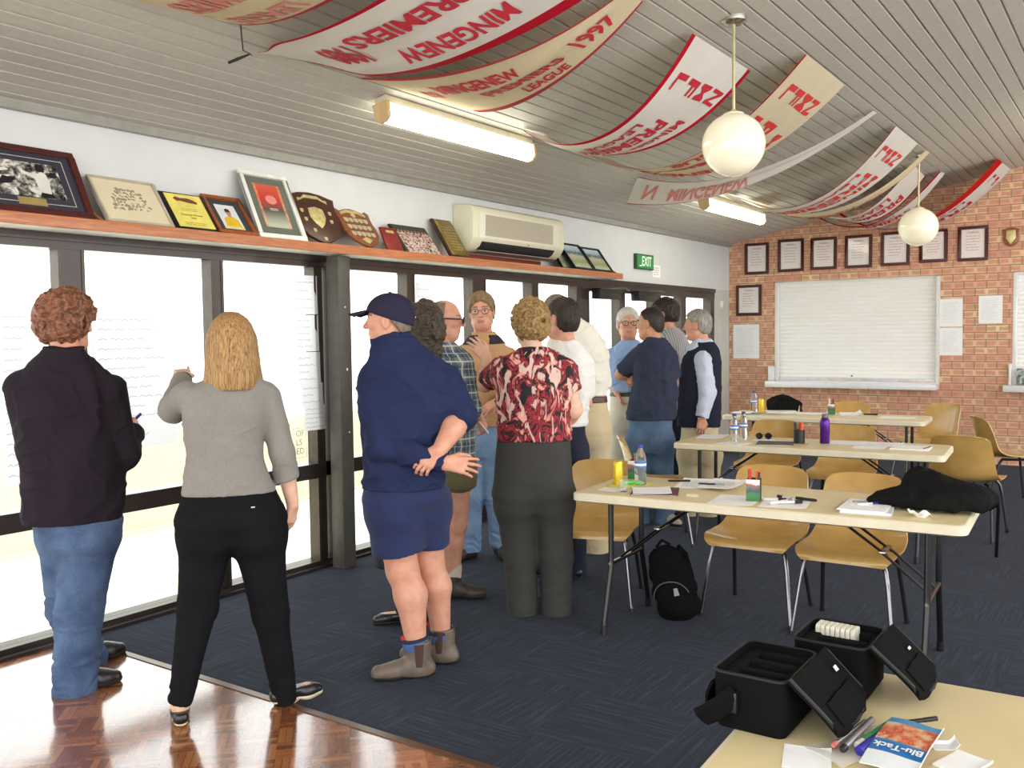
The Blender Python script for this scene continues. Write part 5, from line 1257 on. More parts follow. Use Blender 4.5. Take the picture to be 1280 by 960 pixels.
def hairm(name, d, l, sc=(60, 60, 12)):
    t = NT(name); v = t.coord(scale=sc); t.base(t.ramp(t.noise(v, 1.2, 4, .6, .6), [(.3, d), (.68, l)])); t.set(Roughness=.5); t.b.inputs['Specular IOR Level'].default_value = .35
    t.bump(t.noise(v, 3, 2), .5, .01); return t.m
# ------------------------------------------------------------------ figure measurements: metres about each figure's base (right, away, up)
P1 = {'label': 'person with curly reddish hair in dark fleece jacket and jeans, at far left', 'root': (-3.941, 2.283), 'rz': 1.0457, 'head': {'c': (-0.018, 0.01, 1.659), 'yaw': 52, 'pitch': -4, 's': 1.02}, 'neck': (-0.033, -0.01, 1.51), 'h': 0.006, 'seed': 1, 'torso': [(1.546, -0.035, -0.01, 0.073, 0.09), (1.51, -0.041, -0.01, 0.105, 0.1), (1.471, -0.045, 0, 0.147, 0.115), (1.425, -0.042, 0, 0.175, 0.13), (1.353, -0.04, 0, 0.194, 0.14), (1.228, -0.035, 0.01, 0.199, 0.15), (1.102, -0.03, 0.01, 0.203, 0.155), (0.956, -0.022, 0.02, 0.208, 0.16), (0.81, -0.025, 0.02, 0.203, 0.16), (0.768, -0.028, 0.02, 0.198, 0.16)], 'hem': 0.778, 'pelvis': [(0.864, -0.016, 0.02, 0.179, 0.14), (0.77, -0.006, 0.03, 0.173, 0.14), (0.688, 0.001, 0.04, 0.165, 0.13)], 'arms': [{'p': [(-0.213, 0.0, 1.381), (-0.184, 0.1, 1.08), (-0.104, 0.3, 1.076)], 'r': (0.052, 0.045, 0.03), 'sr': (0.068, 0.06, 0.045)}, {'p': [(0.142, 0.0, 1.361), (0.197, 0.02, 1.064), (0.243, 0.2, 1.141)], 'r': (0.052, 0.045, 0.032), 'sr': (0.07, 0.062, 0.046), 't': 0.97, 'hand': {'f': (0.25, 0.85, 0.35), 'n': (0.8, -0.1, 0.4), 's': -1, 'curl': 0.9}}], 'legs': [{'p': [(0.038, 0.02, 0.702), (-0.017, 0.0, 0.358), (-0.044, 0.0, 0.028)], 'r': (0.125, 0.098, 0.092), 'foot': (0.93, 0.2)}, {'p': [(-0.067, 0.08, 0.701), (-0.061, 0.18, 0.334), (0.013, 0.36, 0.03)], 'r': (0.11, 0.092, 0.085), 'foot': (0.85, 0.5)}]}
P2 = {'label': 'person with long blonde hair in grey knit top and black trousers, pointing at the window', 'root': (-3.111, 2.466), 'rz': 0.9006, 'head': {'c': (0.009, 0.03, 1.566), 'yaw': -12, 's': 0.96}, 'neck': (0.012, 0.0, 1.427), 'h': 0.006, 'seed': 2, 'torso': [(1.441, 0.015, 0, 0.072, 0.07), (1.414, 0.014, 0, 0.112, 0.085), (1.387, 0.01, 0, 0.161, 0.095), (1.349, -0.002, 0, 0.181, 0.105), (1.28, -0.02, 0, 0.168, 0.12), (1.181, -0.026, 0.0, 0.155, 0.115), (1.082, -0.024, 0, 0.151, 0.112), (0.998, -0.018, 0, 0.172, 0.12), (0.945, -0.013, 0, 0.188, 0.125)], 'hem': 0.948, 'pelvis': [(0.978, -0.011, 0, 0.177, 0.115), (0.915, -0.007, -0.01, 0.194, 0.13), (0.834, -0.005, -0.02, 0.207, 0.14), (0.76, -0.004, -0.02, 0.207, 0.135)], 'arms': [{'p': [(-0.168, 0.0, 1.354), (-0.233, 0.2, 1.283), (-0.197, 0.42, 1.409)], 'r': (0.045, 0.04, 0.027), 'sr': (0.056, 0.054, 0.04), 't': 0.92, 'hand': {'f': (-0.1, 0.9, 0.35), 'n': (0.1, -0.35, 0.9), 's': 1, 'point': True, 'k': 0.92}}, {'p': [(0.153, 0.0, 1.337), (0.205, 0.0, 1.1), (0.244, 0.03, 0.876)], 'r': (0.045, 0.038, 0.026), 'sr': (0.056, 0.051, 0.049), 't': 0.5, 'hand': {'f': (-0.12, 0.15, -1), 'n': (0.75, -0.6, 0), 's': -1, 'curl': 0.3, 'k': 0.92}}], 'legs': [{'p': [(-0.107, -0.01, 0.78), (-0.15, 0.0, 0.475), (-0.23, 0.0, 0.088)], 'r': (0.108, 0.076, 0.046), 'foot': (-0.1, 1)}, {'p': [(0.099, -0.01, 0.764), (0.14, 0.02, 0.423), (0.196, 0.08, 0.009)], 'r': (0.108, 0.073, 0.048), 'foot': (0.92, 0.35)}]}
P3 = {'label': 'person in navy cap, navy fleece and navy shorts, hands clasped behind the back', 'root': (-2.774, 3.208), 'rz': 0.713, 'head': {'c': (-0.096, 0.03, 1.65), 'yaw': -78, 'pitch': 0, 's': 1.0}, 'neck': (-0.066, 0.01, 1.511), 'h': 0.006, 'seed': 3, 'torso': [(1.569, -0.054, 0, 0.075, 0.08), (1.526, -0.042, 0, 0.117, 0.1), (1.474, -0.022, 0, 0.167, 0.125), (1.401, -0.008, 0, 0.2, 0.145), (1.254, -0.011, 0, 0.208, 0.155), (1.088, -0.018, 0.01, 0.197, 0.155), (0.958, -0.032, 0.01, 0.186, 0.15), (0.877, -0.038, 0.01, 0.177, 0.15)], 'hem': 0.89, 'pelvis': [(0.94, -0.033, 0.01, 0.173, 0.13), (0.847, -0.032, 0.01, 0.181, 0.135), (0.752, -0.032, 0.02, 0.183, 0.135)], 'arms': [{'p': [(-0.162, 0.0, 1.374), (-0.132, -0.1, 1.1), (0.145, -0.2, 1.023)], 'r': (0.055, 0.047, 0.032), 'sr': (0.075, 0.066, 0.042), 't': 0.99, 'hand': {'f': (0.95, -0.1, -0.12), 'n': (0.1, -0.9, 0.3), 's': -1, 'curl': 0.28, 'spread': 0.3}}, {'p': [(0.161, 0.0, 1.369), (0.226, -0.06, 1.217), (0.121, -0.2, 1.08)], 'r': (0.056, 0.052, 0.033), 'sr': (0.078, 0.07, 0.06), 't': 0.12, 'hand': {'f': (-0.72, -0.25, -0.6), 'n': (-0.2, -0.9, 0.35), 's': 1, 'curl': 0.5}}], 'legs': [{'p': [(-0.087, 0.0, 0.777), (-0.052, 0.02, 0.502), (0.008, 0.0, 0.129)], 'r': (0.125, 0.1, 0.1), 'hemt': 0.66, 'hr': 0.125, 'b': (0.098, 0.074, 0.043), 'foot': (-0.95, -0.1)}, {'p': [(0.076, 0.08, 0.763), (0.077, 0.13, 0.515), (0.128, 0.17, 0.112)], 'r': (0.1, 0.1, 0.1), 'hemt': 0.66, 'hr': 0.095, 'b': (0.088, 0.066, 0.043), 'foot': (-0.9, 0.3)}]}
P4 = {'label': 'person with wavy dark hair in dark clothes, mostly hidden behind the navy cap wearer', 'root': (-3.324, 3.851), 'rz': 0.7121, 'head': {'c': (0.063, 0.0, 1.622), 'yaw': -25, 's': 1.0}, 'neck': (0.047, 0.0, 1.452), 'h': 0.008, 'seed': 4, 'torso': [(1.496, 0.048, 0, 0.07, 0.07), (1.443, 0.045, 0, 0.124, 0.095), (1.343, 0.041, 0, 0.144, 0.11), (1.144, 0.033, 0, 0.131, 0.11), (0.923, 0.024, 0, 0.118, 0.115), (0.79, 0.02, 0, 0.125, 0.12)], 'hem': 0.799, 'pelvis': [(0.835, 0.018, 0, 0.122, 0.11), (0.702, 0.003, 0, 0.145, 0.13), (0.524, -0.026, 0, 0.153, 0.14), (0.325, -0.06, 0, 0.159, 0.145)], 'arms': [{'p': [(-0.072, 0.0, 1.366), (-0.108, 0.0, 1.081), (-0.071, 0.1, 0.822)], 'r': (0.042, 0.036, 0.026)}, {'p': [(0.15, 0.0, 1.362), (0.156, 0.05, 1.092), (0.136, 0.2, 0.941)], 'r': (0.042, 0.036, 0.026)}], 'legs': [{'p': [(-0.065, 0, 0.615), (-0.061, 0, 0.347), (-0.062, -0.02, 0.038)], 'r': (0.085, 0.058, 0.04), 'foot': (-0.95, -0.1)}, {'p': [(0.058, 0, 0.611), (0.053, 0.0, 0.32), (0.06, -0.03, -0.032)], 'r': (0.085, 0.058, 0.04), 'foot': (-0.5, -0.6)}]}
P5 = {'label': 'person with thinning hair and dark glasses in plaid shirt and olive shorts', 'root': (-3.399, 4.347), 'rz': 0.6636, 'head': {'c': (-0.057, 0.0, 1.672), 'yaw': 92, 'pitch': -3, 's': 1.03}, 'neck': (-0.078, 0.0, 1.506), 'h': 0.0065, 'seed': 5, 'torso': [(1.544, -0.073, 0, 0.067, 0.08), (1.496, -0.064, 0, 0.124, 0.1), (1.429, -0.056, 0, 0.162, 0.13), (1.296, -0.053, 0, 0.167, 0.15), (1.103, -0.053, 0, 0.16, 0.15), (0.935, -0.047, 0, 0.15, 0.145), (0.834, -0.041, 0, 0.148, 0.145)], 'hem': 0.849, 'pelvis': [(0.911, -0.04, 0, 0.139, 0.12), (0.815, -0.042, 0, 0.143, 0.125), (0.737, -0.043, 0, 0.139, 0.12)], 'arms': [{'p': [(0.039, -0.08, 1.411), (0.082, -0.1, 1.157), (0.133, 0.12, 1.08)], 'r': (0.05, 0.044, 0.03), 'sr': (0.064, 0.06, 0.055), 't': 0.18, 'hand': {'f': (0.35, 0.3, -0.75), 'n': (0.75, -0.55, 0.1), 's': -1, 'curl': 0.6}}, {'p': [(-0.144, 0.1, 1.398), (-0.124, 0.1, 1.135), (0.07, 0.2, 1.059)], 'r': (0.05, 0.044, 0.03), 'sr': (0.062, 0.058, 0.05), 't': 0.3}], 'legs': [{'p': [(0.005, -0.03, 0.741), (-0.009, -0.03, 0.457), (-0.039, 0.0, 0.095)], 'r': (0.1, 0.09, 0.09), 'hemt': 0.18, 'hr': 0.105, 'b': (0.085, 0.062, 0.042), 'foot': (0.97, -0.1)}, {'p': [(-0.097, 0.08, 0.726), (-0.121, 0.08, 0.437), (-0.142, 0.1, 0.071)], 'r': (0.09, 0.09, 0.09), 'hemt': 0.18, 'hr': 0.1, 'b': (0.08, 0.06, 0.042), 'foot': (0.9, 0.2)}]}
P6 = {'label': 'person in tan sweater with dark collar, glasses and jeans, facing the camera', 'root': (-3.872, 5.237), 'rz': 0.6366, 'head': {'c': (0.011, -0.02, 1.747), 'yaw': 186, 'pitch': -2, 'roll': -3, 's': 1.1}, 'neck': (0.02, 0.0, 1.556), 'h': 0.0065, 'seed': 6, 'torso': [(1.601, 0.026, 0, 0.073, 0.08), (1.556, 0.025, 0, 0.118, 0.1), (1.489, 0.025, 0, 0.174, 0.12), (1.381, 0.023, 0, 0.197, 0.14), (1.183, 0.018, 0, 0.19, 0.14), (1.014, 0.009, 0, 0.172, 0.14), (0.935, 0.006, 0, 0.165, 0.14)], 'hem': 0.946, 'pelvis': [(0.986, 0.004, 0, 0.155, 0.12), (0.871, 0.005, 0, 0.159, 0.125), (0.774, 0.006, 0, 0.156, 0.12)], 'arms': [{'p': [(-0.145, 0.0, 1.446), (-0.189, 0.0, 1.175), (-0.132, -0.12, 1.026)], 'r': (0.05, 0.044, 0.03), 'sr': (0.064, 0.058, 0.046)}, {'p': [(0.193, 0.0, 1.43), (0.216, -0.05, 1.161), (0.122, -0.26, 1.138)], 'r': (0.05, 0.044, 0.03), 'sr': (0.064, 0.058, 0.046), 't': 0.8, 'hand': {'f': (-0.85, -0.2, -0.45), 'n': (0.2, -0.5, 0.8), 's': -1, 'curl': 0.3}}], 'legs': [{'p': [(-0.076, 0.0, 0.776), (-0.087, -0.02, 0.437), (-0.103, 0.0, 0.101)], 'r': (0.105, 0.088, 0.085), 'foot': (-0.6, -0.75)}, {'p': [(0.094, 0.0, 0.773), (0.106, 0.0, 0.43), (0.132, 0.05, 0.108)], 'r': (0.105, 0.085, 0.08), 'foot': (0.2, -0.9)}]}
P7 = {'label': 'person with short curly blonde hair in red and black print top, gesturing, grey trousers', 'root': (-2.835, 4.37), 'rz': 0.5756, 'head': {'c': (-0.04, 0.0, 1.643), 'yaw': -22, 's': 0.98}, 'neck': (-0.028, 0.0, 1.485), 'h': 0.0065, 'seed': 7, 'torso': [(1.512, -0.019, 0, 0.068, 0.07), (1.481, -0.013, 0, 0.142, 0.09), (1.44, -0.02, 0, 0.194, 0.11), (1.373, -0.025, 0, 0.217, 0.125), (1.26, -0.024, 0, 0.214, 0.135), (1.123, -0.021, 0, 0.206, 0.13), (1.032, -0.025, 0, 0.209, 0.13), (0.978, -0.025, 0, 0.213, 0.13)], 'hem': 0.987, 'pelvis': [(1.01, -0.025, 0, 0.204, 0.12), (0.897, -0.028, -0.01, 0.215, 0.14), (0.762, -0.03, -0.02, 0.224, 0.142), (0.632, -0.024, -0.01, 0.223, 0.13)], 'arms': [{'p': [(-0.201, 0.0, 1.393), (-0.305, 0.14, 1.3), (-0.296, 0.18, 1.448)], 'r': (0.053, 0.045, 0.03), 'sr': (0.066, 0.06, 0.06), 'sleeve': 'short', 't': 0.75, 'hand': {'f': (-0.6, 0.1, 0.75), 'n': (0.3, -0.9, 0.2), 's': 1, 'curl': 0.25, 'spread': 0.3, 'thumb': 0.9}}, {'p': [(0.156, 0.0, 1.375), (0.199, 0.02, 1.156), (0.14, 0.22, 1.046)], 'r': (0.056, 0.053, 0.032), 'sr': (0.068, 0.066, 0.066), 'sleeve': 'short', 't': 0.5}], 'legs': [{'p': [(-0.129, 0, 0.622), (-0.11, 0.0, 0.323), (-0.1, -0.02, -0.01)], 'r': (0.118, 0.092, 0.085), 'foot': (-0.2, 1)}, {'p': [(0.085, 0, 0.62), (0.096, 0.0, 0.321), (0.092, -0.02, -0.024)], 'r': (0.112, 0.094, 0.085), 'foot': (0.15, 1)}]}
P8 = {'label': 'person with short dark hair in white shirt and dark jeans, behind the one in red', 'root': (-3.095, 5.103), 'rz': 0.5451, 'head': {'c': (-0.021, 0.0, 1.681), 'yaw': -50, 's': 1.1}, 'neck': (-0.002, 0.0, 1.5), 'h': 0.0075, 'seed': 8, 'torso': [(1.541, 0.008, 0, 0.072, 0.08), (1.5, 0.007, 0, 0.123, 0.1), (1.438, 0.002, 0, 0.16, 0.125), (1.315, -0.004, 0, 0.17, 0.14), (1.133, -0.009, 0, 0.158, 0.14), (0.977, -0.013, 0, 0.145, 0.135)], 'hem': 0.993, 'pelvis': [(1.029, -0.012, 0, 0.14, 0.125), (0.899, -0.013, 0, 0.135, 0.13), (0.794, -0.014, 0, 0.13, 0.125)], 'arms': [{'p': [(-0.128, 0.05, 1.391), (-0.164, 0.1, 1.127), (-0.093, 0.25, 1.034)], 'r': (0.05, 0.044, 0.03), 'sleeve': 'short'}, {'p': [(0.12, 0.0, 1.39), (0.124, 0.05, 1.133), (0.058, 0.28, 1.057)], 'r': (0.05, 0.046, 0.03), 'sr': (0.06, 0.058, 0.058), 'sleeve': 'short', 't': 0.8}], 'legs': [{'p': [(-0.082, 0, 0.795), (-0.085, 0, 0.428), (-0.089, 0, 0.032)], 'r': (0.095, 0.08, 0.075), 'foot': (-0.6, 0.6)}, {'p': [(0.043, 0, 0.794), (0.045, 0, 0.428), (0.052, 0, 0.027)], 'r': (0.095, 0.08, 0.075), 'foot': (-0.3, 0.9)}]}
P9 = {'label': 'person in loose white shirt, brown belt and khaki trousers, back turned', 'root': (-3.363, 5.77), 'rz': 0.5277, 'head': {'c': (-0.188, 0.1, 1.742), 'yaw': -40, 's': 1.05}, 'neck': (-0.107, 0.02, 1.583), 'h': 0.0075, 'seed': 9, 'torso': [(1.698, -0.082, 0, 0.069, 0.07), (1.651, -0.066, 0, 0.133, 0.1), (1.582, -0.037, 0, 0.172, 0.13), (1.455, -0.019, 0, 0.193, 0.15), (1.281, -0.006, 0, 0.196, 0.15), (1.125, -0.001, 0, 0.179, 0.14)], 'hem': 1.142, 'pelvis': [(1.165, 0.002, 0, 0.17, 0.125), (1.021, 0.01, 0, 0.184, 0.135), (0.846, 0.016, 0, 0.188, 0.135)], 'arms': [{'p': [(-0.172, 0.05, 1.514), (-0.205, 0.1, 1.232), (-0.164, 0.3, 1.118)], 'r': (0.05, 0.044, 0.03)}, {'p': [(0.111, 0.0, 1.5), (0.151, 0.06, 1.242), (0.078, 0.3, 1.177)], 'r': (0.05, 0.046, 0.03), 'sr': (0.068, 0.062, 0.05)}], 'legs': [{'p': [(-0.078, 0, 0.829), (-0.082, 0, 0.408), (-0.074, 0, -0.004)], 'r': (0.105, 0.085, 0.08), 'foot': (-0.8, 0.4)}, {'p': [(0.095, 0, 0.828), (0.098, 0, 0.408), (0.1, 0, -0.003)], 'r': (0.108, 0.088, 0.085), 'foot': (-0.9, 0.1)}]}
P10 = {'label': 'person with white hair and glasses in light blue shirt, facing the camera', 'root': (-3.805, 7.35), 'rz': 0.4776, 'head': {'c': (0.001, -0.02, 1.669), 'yaw': 172, 's': 1.14}, 'neck': (0.007, 0.0, 1.477), 'h': 0.0075, 'seed': 10, 'torso': [(1.519, 0.014, 0, 0.071, 0.07), (1.47, 0.01, 0, 0.123, 0.1), (1.385, 0.005, 0, 0.169, 0.13), (1.243, 0.005, 0, 0.184, 0.14), (1.064, 0.004, 0, 0.17, 0.14)], 'hem': 1.071, 'pelvis': [(1.121, 0.001, 0, 0.159, 0.13), (0.956, -0.004, 0, 0.163, 0.135), (0.778, -0.005, 0, 0.156, 0.13)], 'arms': [{'p': [(-0.142, 0.0, 1.393), (-0.158, 0.0, 1.179), (-0.094, -0.1, 1.057)], 'r': (0.05, 0.044, 0.03), 'sr': (0.066, 0.062, 0.06), 'sleeve': 'short', 't': 0.85, 'hand': {'f': (0.3, -0.2, -0.9), 'n': (-0.9, -0.3, 0), 's': 1, 'curl': 0.4}}, {'p': [(0.154, 0.0, 1.39), (0.181, 0.0, 1.177), (0.144, -0.1, 0.999)], 'r': (0.05, 0.044, 0.03), 'sleeve': 'short'}], 'legs': [{'p': [(-0.075, 0, 0.778), (-0.085, 0, 0.382), (-0.087, 0, -0.038)], 'r': (0.105, 0.09, 0.085), 'foot': (-0.1, -1)}, {'p': [(0.081, 0, 0.778), (0.079, 0, 0.383), (0.077, 0, -0.036)], 'r': (0.105, 0.09, 0.085), 'foot': (0.2, -1)}]}
P11 = {'label': 'person in dark navy short-sleeved shirt and jeans with arms crossed, seen from behind', 'root': (-3.39, 6.967), 'rz': 0.4528, 'head': {'c': (-0.014, 0.0, 1.661), 'yaw': -68, 'pitch': -4, 's': 1.12}, 'neck': (0.018, 0.0, 1.482), 'h': 0.0075, 'seed': 11, 'torso': [(1.541, 0.031, 0, 0.072, 0.08), (1.494, 0.027, 0, 0.128, 0.1), (1.429, 0.024, 0, 0.164, 0.125), (1.296, 0.033, 0, 0.174, 0.145), (1.163, 0.033, 0, 0.18, 0.148), (1.03, 0.012, 0, 0.194, 0.15), (0.95, -0.002, 0, 0.201, 0.15), (0.856, -0.011, 0, 0.198, 0.15)], 'hem': 0.869, 'pelvis': [(0.923, -0.008, 0, 0.181, 0.135), (0.762, -0.012, 0, 0.178, 0.14), (0.628, -0.016, 0, 0.168, 0.135)], 'arms': [{'p': [(-0.114, 0.02, 1.403), (-0.256, 0.06, 1.242), (-0.044, 0.26, 1.177)], 'r': (0.052, 0.047, 0.032), 'sr': (0.066, 0.064, 0.062), 'sleeve': 'short', 't': 0.88}, {'p': [(0.155, 0.0, 1.387), (0.176, 0.1, 1.17), (-0.089, 0.06, 1.2)], 'r': (0.052, 0.046, 0.032), 'sr': (0.066, 0.062, 0.06), 'sleeve': 'short', 't': 0.7, 'hand': {'f': (-0.93, -0.35, 0), 'n': (-0.3, -0.9, 0.2), 's': -1, 'curl': 0.9}}], 'legs': [{'p': [(-0.105, 0, 0.641), (-0.106, 0, 0.325), (-0.101, 0, 0.007)], 'r': (0.11, 0.09, 0.085), 'foot': (-0.6, 0.6)}, {'p': [(0.074, 0, 0.642), (0.086, 0, 0.327), (0.104, 0, 0.011)], 'r': (0.11, 0.09, 0.085), 'foot': (0.5, -0.6)}]}
P12 = {'label': 'tall person with thick dark hair in grey striped shirt, behind the one with crossed arms', 'root': (-3.601, 7.855), 'rz': 0.4299, 'head': {'c': (-0.082, 0.0, 1.756), 'yaw': -80, 's': 1.1}, 'neck': (-0.025, 0.0, 1.572), 'h': 0.0075, 'seed': 12, 'torso': [(1.631, -0.021, 0, 0.069, 0.07), (1.571, -0.011, 0, 0.116, 0.1), (1.483, -0.004, 0, 0.152, 0.13), (1.299, 0.003, 0, 0.174, 0.15), (1.04, 0.009, 0, 0.167, 0.15), (0.855, 0.013, 0, 0.157, 0.15)], 'hem': 0.87, 'pelvis': [(0.929, 0.009, 0, 0.146, 0.135), (0.744, 0.008, 0, 0.146, 0.14), (0.609, 0.008, 0, 0.139, 0.135)], 'arms': [{'p': [(-0.129, 0.1, 1.438), (-0.145, 0.1, 1.139), (-0.195, 0.0, 0.966)], 'r': (0.05, 0.044, 0.03)}, {'p': [(0.119, -0.05, 1.424), (0.147, -0.05, 1.146), (0.031, -0.1, 0.988)], 'r': (0.05, 0.046, 0.03)}], 'legs': [{'p': [(-0.065, 0, 0.631), (-0.066, 0, 0.295), (-0.067, 0, -0.065)], 'r': (0.105, 0.09, 0.085), 'foot': (-1, 0)}, {'p': [(0.081, 0, 0.632), (0.081, 0, 0.297), (0.08, 0, -0.062)], 'r': (0.105, 0.09, 0.085), 'foot': (-1, 0.2)}]}
P13 = {'label': 'person with grey hair in navy vest over pale blue shirt, hand on the table', 'root': (-3.185, 7.473), 'rz': 0.4029, 'head': {'c': (-0.018, 0.0, 1.645), 'yaw': -78, 'pitch': -4, 's': 1.1}, 'neck': (0.029, 0.0, 1.466), 'h': 0.0075, 'seed': 13, 'torso': [(1.527, 0.029, 0, 0.068, 0.07), (1.473, 0.026, 0, 0.112, 0.09), (1.376, 0.019, 0, 0.139, 0.11), (1.211, 0.014, 0, 0.149, 0.125), (0.968, 0.007, 0, 0.156, 0.125), (0.809, 0.007, 0, 0.156, 0.125)], 'vest': [(1.5, 0.042, 0, 0.081, 0.085), (1.452, 0.039, 0, 0.124, 0.105), (1.363, 0.021, 0, 0.162, 0.135), (1.176, 0.01, 0, 0.179, 0.15), (0.948, 0.004, 0, 0.186, 0.15), (0.774, -0.004, 0, 0.186, 0.15)], 'hem': 0.822, 'pelvis': [(0.85, 0.007, 0, 0.156, 0.13), (0.655, 0.004, 0, 0.16, 0.135), (0.502, 0.003, 0, 0.153, 0.13)], 'arms': [{'p': [(0.035, -0.11, 1.352), (0.068, -0.16, 1.082), (0.021, -0.17, 0.866)], 'r': (0.05, 0.045, 0.03), 'sr': (0.068, 0.066, 0.052), 't': 0.96, 'hand': {'f': (-0.05, 0.0, -1), 'n': (0.3, -0.9, 0), 's': -1, 'curl': 0.25, 'k': 1.05}}, {'p': [(-0.081, 0.12, 1.346), (-0.109, 0.14, 1.063), (-0.123, 0.1, 0.855)], 'r': (0.05, 0.045, 0.03)}], 'legs': [{'p': [(-0.075, 0, 0.515), (-0.075, 0, 0.221), (-0.076, 0, -0.095)], 'r': (0.108, 0.09, 0.085), 'foot': (-1, 0)}, {'p': [(0.082, 0, 0.517), (0.081, 0, 0.224), (0.081, 0, -0.091)], 'r': (0.108, 0.09, 0.085), 'foot': (-1, 0.1)}]}
# ------------------------------------------------------------------ the thirteen people
SK_R, SK_P, SK_T = skin('ruddy_skin', lin(214, 158, 132)), skin('pale_skin', lin(226, 184, 158)), skin('tanned_skin', lin(196, 142, 110))
def jeans_mat(name, c, fade):
    t = NT(name); v = t.coord(); n = t.noise(v, 7, 4); f = t.noise(t.coord(scale=(700, 700, 250)), 1, 1)
    t.base(t.mix(.3, t.ramp(n, [(.3, c), (.7, fade)]), t.ramp(f, [(.35, tuple(x*.6 for x in c)), (.65, tuple(min(1, x*1.3) for x in fade))]))); t.set(Roughness=.85); t.b.inputs['Specular IOR Level'].default_value = .2
    t.bump(f, .3, .002); return t.m
J_MID, J_LIGHT, J_DARK = jeans_mat('mid_denim', lin(48, 64, 98), lin(96, 118, 152)), jeans_mat('light_denim', lin(104, 136, 176), lin(150, 178, 208)), jeans_mat('dark_denim', lin(30, 34, 46), lin(44, 50, 66))
J_FADE = jeans_mat('faded_denim', lin(56, 76, 102), lin(92, 116, 142))
M_FLEECE1 = fabric('plum_navy_fleece', lin(42, 36, 43), .12, 700, .3); M_NAVY = fabric('navy_fleece', lin(37, 45, 78), .12, 700, .3); M_NAVYD = fabric('dark_navy_panel', lin(30, 36, 62), .12, 700, .3)
M_KNIT = fabric('grey_marl_knit', lin(136, 132, 126), .08, 420, .5); M_BLKDEN = fabric('black_denim', lin(24, 24, 27), .2, 700, .3); M_GREYT = fabric('charcoal_suiting', lin(66, 65, 63), .1, 900, .2)
M_SHORTS = fabric('navy_drill', lin(42, 50, 86), .12, 800, .3); M_TAN = fabric('tan_knit', lin(196, 156, 112), .1, 400, .4); M_WSHIRT = fabric('white_cotton_shirt', lin(238, 236, 230), .03, 900, .15)
M_WSHIRT2 = fabric('cream_cotton_shirt', lin(236, 230, 216), .04, 900, .15); M_KHAKI = fabric('khaki_chino', lin(206, 188, 152), .08, 900, .2); M_STONE = fabric('stone_chino', lin(214, 206, 188), .08, 900, .2)
M_LBLUE = fabric('light_blue_shirt', lin(150, 180, 222), .08, 900, .2); M_PALEB = fabric('pale_blue_shirt', lin(196, 204, 222), .05, 900, .2); M_NSHIRT = fabric('ink_navy_shirt', lin(50, 56, 74), .12, 800, .25)
M_VEST = fabric('navy_vest', lin(36, 38, 52), .15, 800, .25); M_OLIVE = fabric('olive_drill', lin(112, 104, 74), .1, 800, .3); M_COAT = fabric('charcoal_coat', lin(44, 44, 52), .15, 700, .3)
def plaid():
    t = NT('plaid_shirt'); s = t.sep(t.coord())
    def band(x, f, w, o=0): return t.math('LESS_THAN', t.math('FRACT', t.math('ADD', t.math('MULTIPLY', x, f), o)), w)
    hx = t.math('ADD', s[0], t.math('MULTIPLY', s[1], 1.0))
    c = t.mix(t.math('MULTIPLY', band(hx, 11, .5), .55), lin(120, 136, 142), lin(48, 66, 88)); c = t.mix(t.math('MULTIPLY', band(s[2], 11, .5), .55), c, lin(40, 60, 84))
    c = t.mix(t.math('MULTIPLY', band(hx, 11, .1, .3), .75), c, lin(222, 224, 206)); c = t.mix(t.math('MULTIPLY', band(s[2], 11, .1, .3), .75), c, lin(222, 224, 206))
    c = t.mix(t.math('MULTIPLY', band(hx, 11, .05, .75), .6), c, lin(214, 214, 190)); c = t.mix(t.math('MULTIPLY', band(s[2], 11, .05, .75), .6), c, lin(214, 214, 190))
    t.base(c); t.set(Roughness=.9); return t.m
def redprint():
    t = NT('red_black_print'); v = t.coord(scale=(1, 1, .62)); n1 = t.noise(v, 13, 4, .55, 1.4); n2 = t.noise(t.coord(scale=(1.3, 1.3, .55), loc=(3, 1, 2)), 15, 3, .5, 1.0)
    c = t.ramp(n1, [(.36, lin(26, 18, 22)), (.43, lin(34, 20, 26)), (.455, lin(132, 30, 44)), (.50, lin(178, 44, 56)), (.535, lin(58, 20, 28)), (.57, lin(40, 18, 24)), (.60, lin(206, 96, 92)), (.66, lin(234, 170, 154))])
    w = t.ramp(n2, [(.56, (0, 0, 0)), (.60, (1, 1, 1))]); bw = t.n('ShaderNodeRGBToBW'); t.l(w, bw.inputs[0])
    t.base(t.mix(t.math('MULTIPLY', bw.outputs[0], .9), c, lin(232, 196, 182))); t.set(Roughness=.75); return t.m
def stripes():
    t = NT('grey_striped_shirt'); s = t.sep(t.coord()); x = t.math('ADD', s[0], t.math('MULTIPLY', s[1], .8))
    t.base(t.ramp(t.math('FRACT', t.math('MULTIPLY', x, 42)), [(.3, lin(186, 184, 184)), (.5, lin(118, 116, 124)), (.8, lin(186, 184, 184))])); t.set(Roughness=.9); return t.m
M_LEATH = plain('black_leather', lin(26, 24, 26), .35, var=.2, coat=.2); M_BRLEA = plain('brown_leather', lin(74, 56, 44), .5, var=.2); M_BOOTL = plain('worn_brown_leather', lin(104, 90, 78), .5, var=.25, scale=20, bump=.2, bscale=80); M_DKBR = plain('dark_brown_leather', lin(58, 50, 44), .5, var=.2)
H_RED = hairm('curly_auburn_hair', lin(66, 38, 30), lin(160, 106, 78), (50, 50, 50)); H_BLO = hairm('blonde_hair', lin(92, 62, 36), lin(206, 162, 106), (170, 170, 4)); H_DBL = hairm('dark_blonde_hair', lin(96, 72, 42), lin(186, 152, 96), (60, 60, 60))
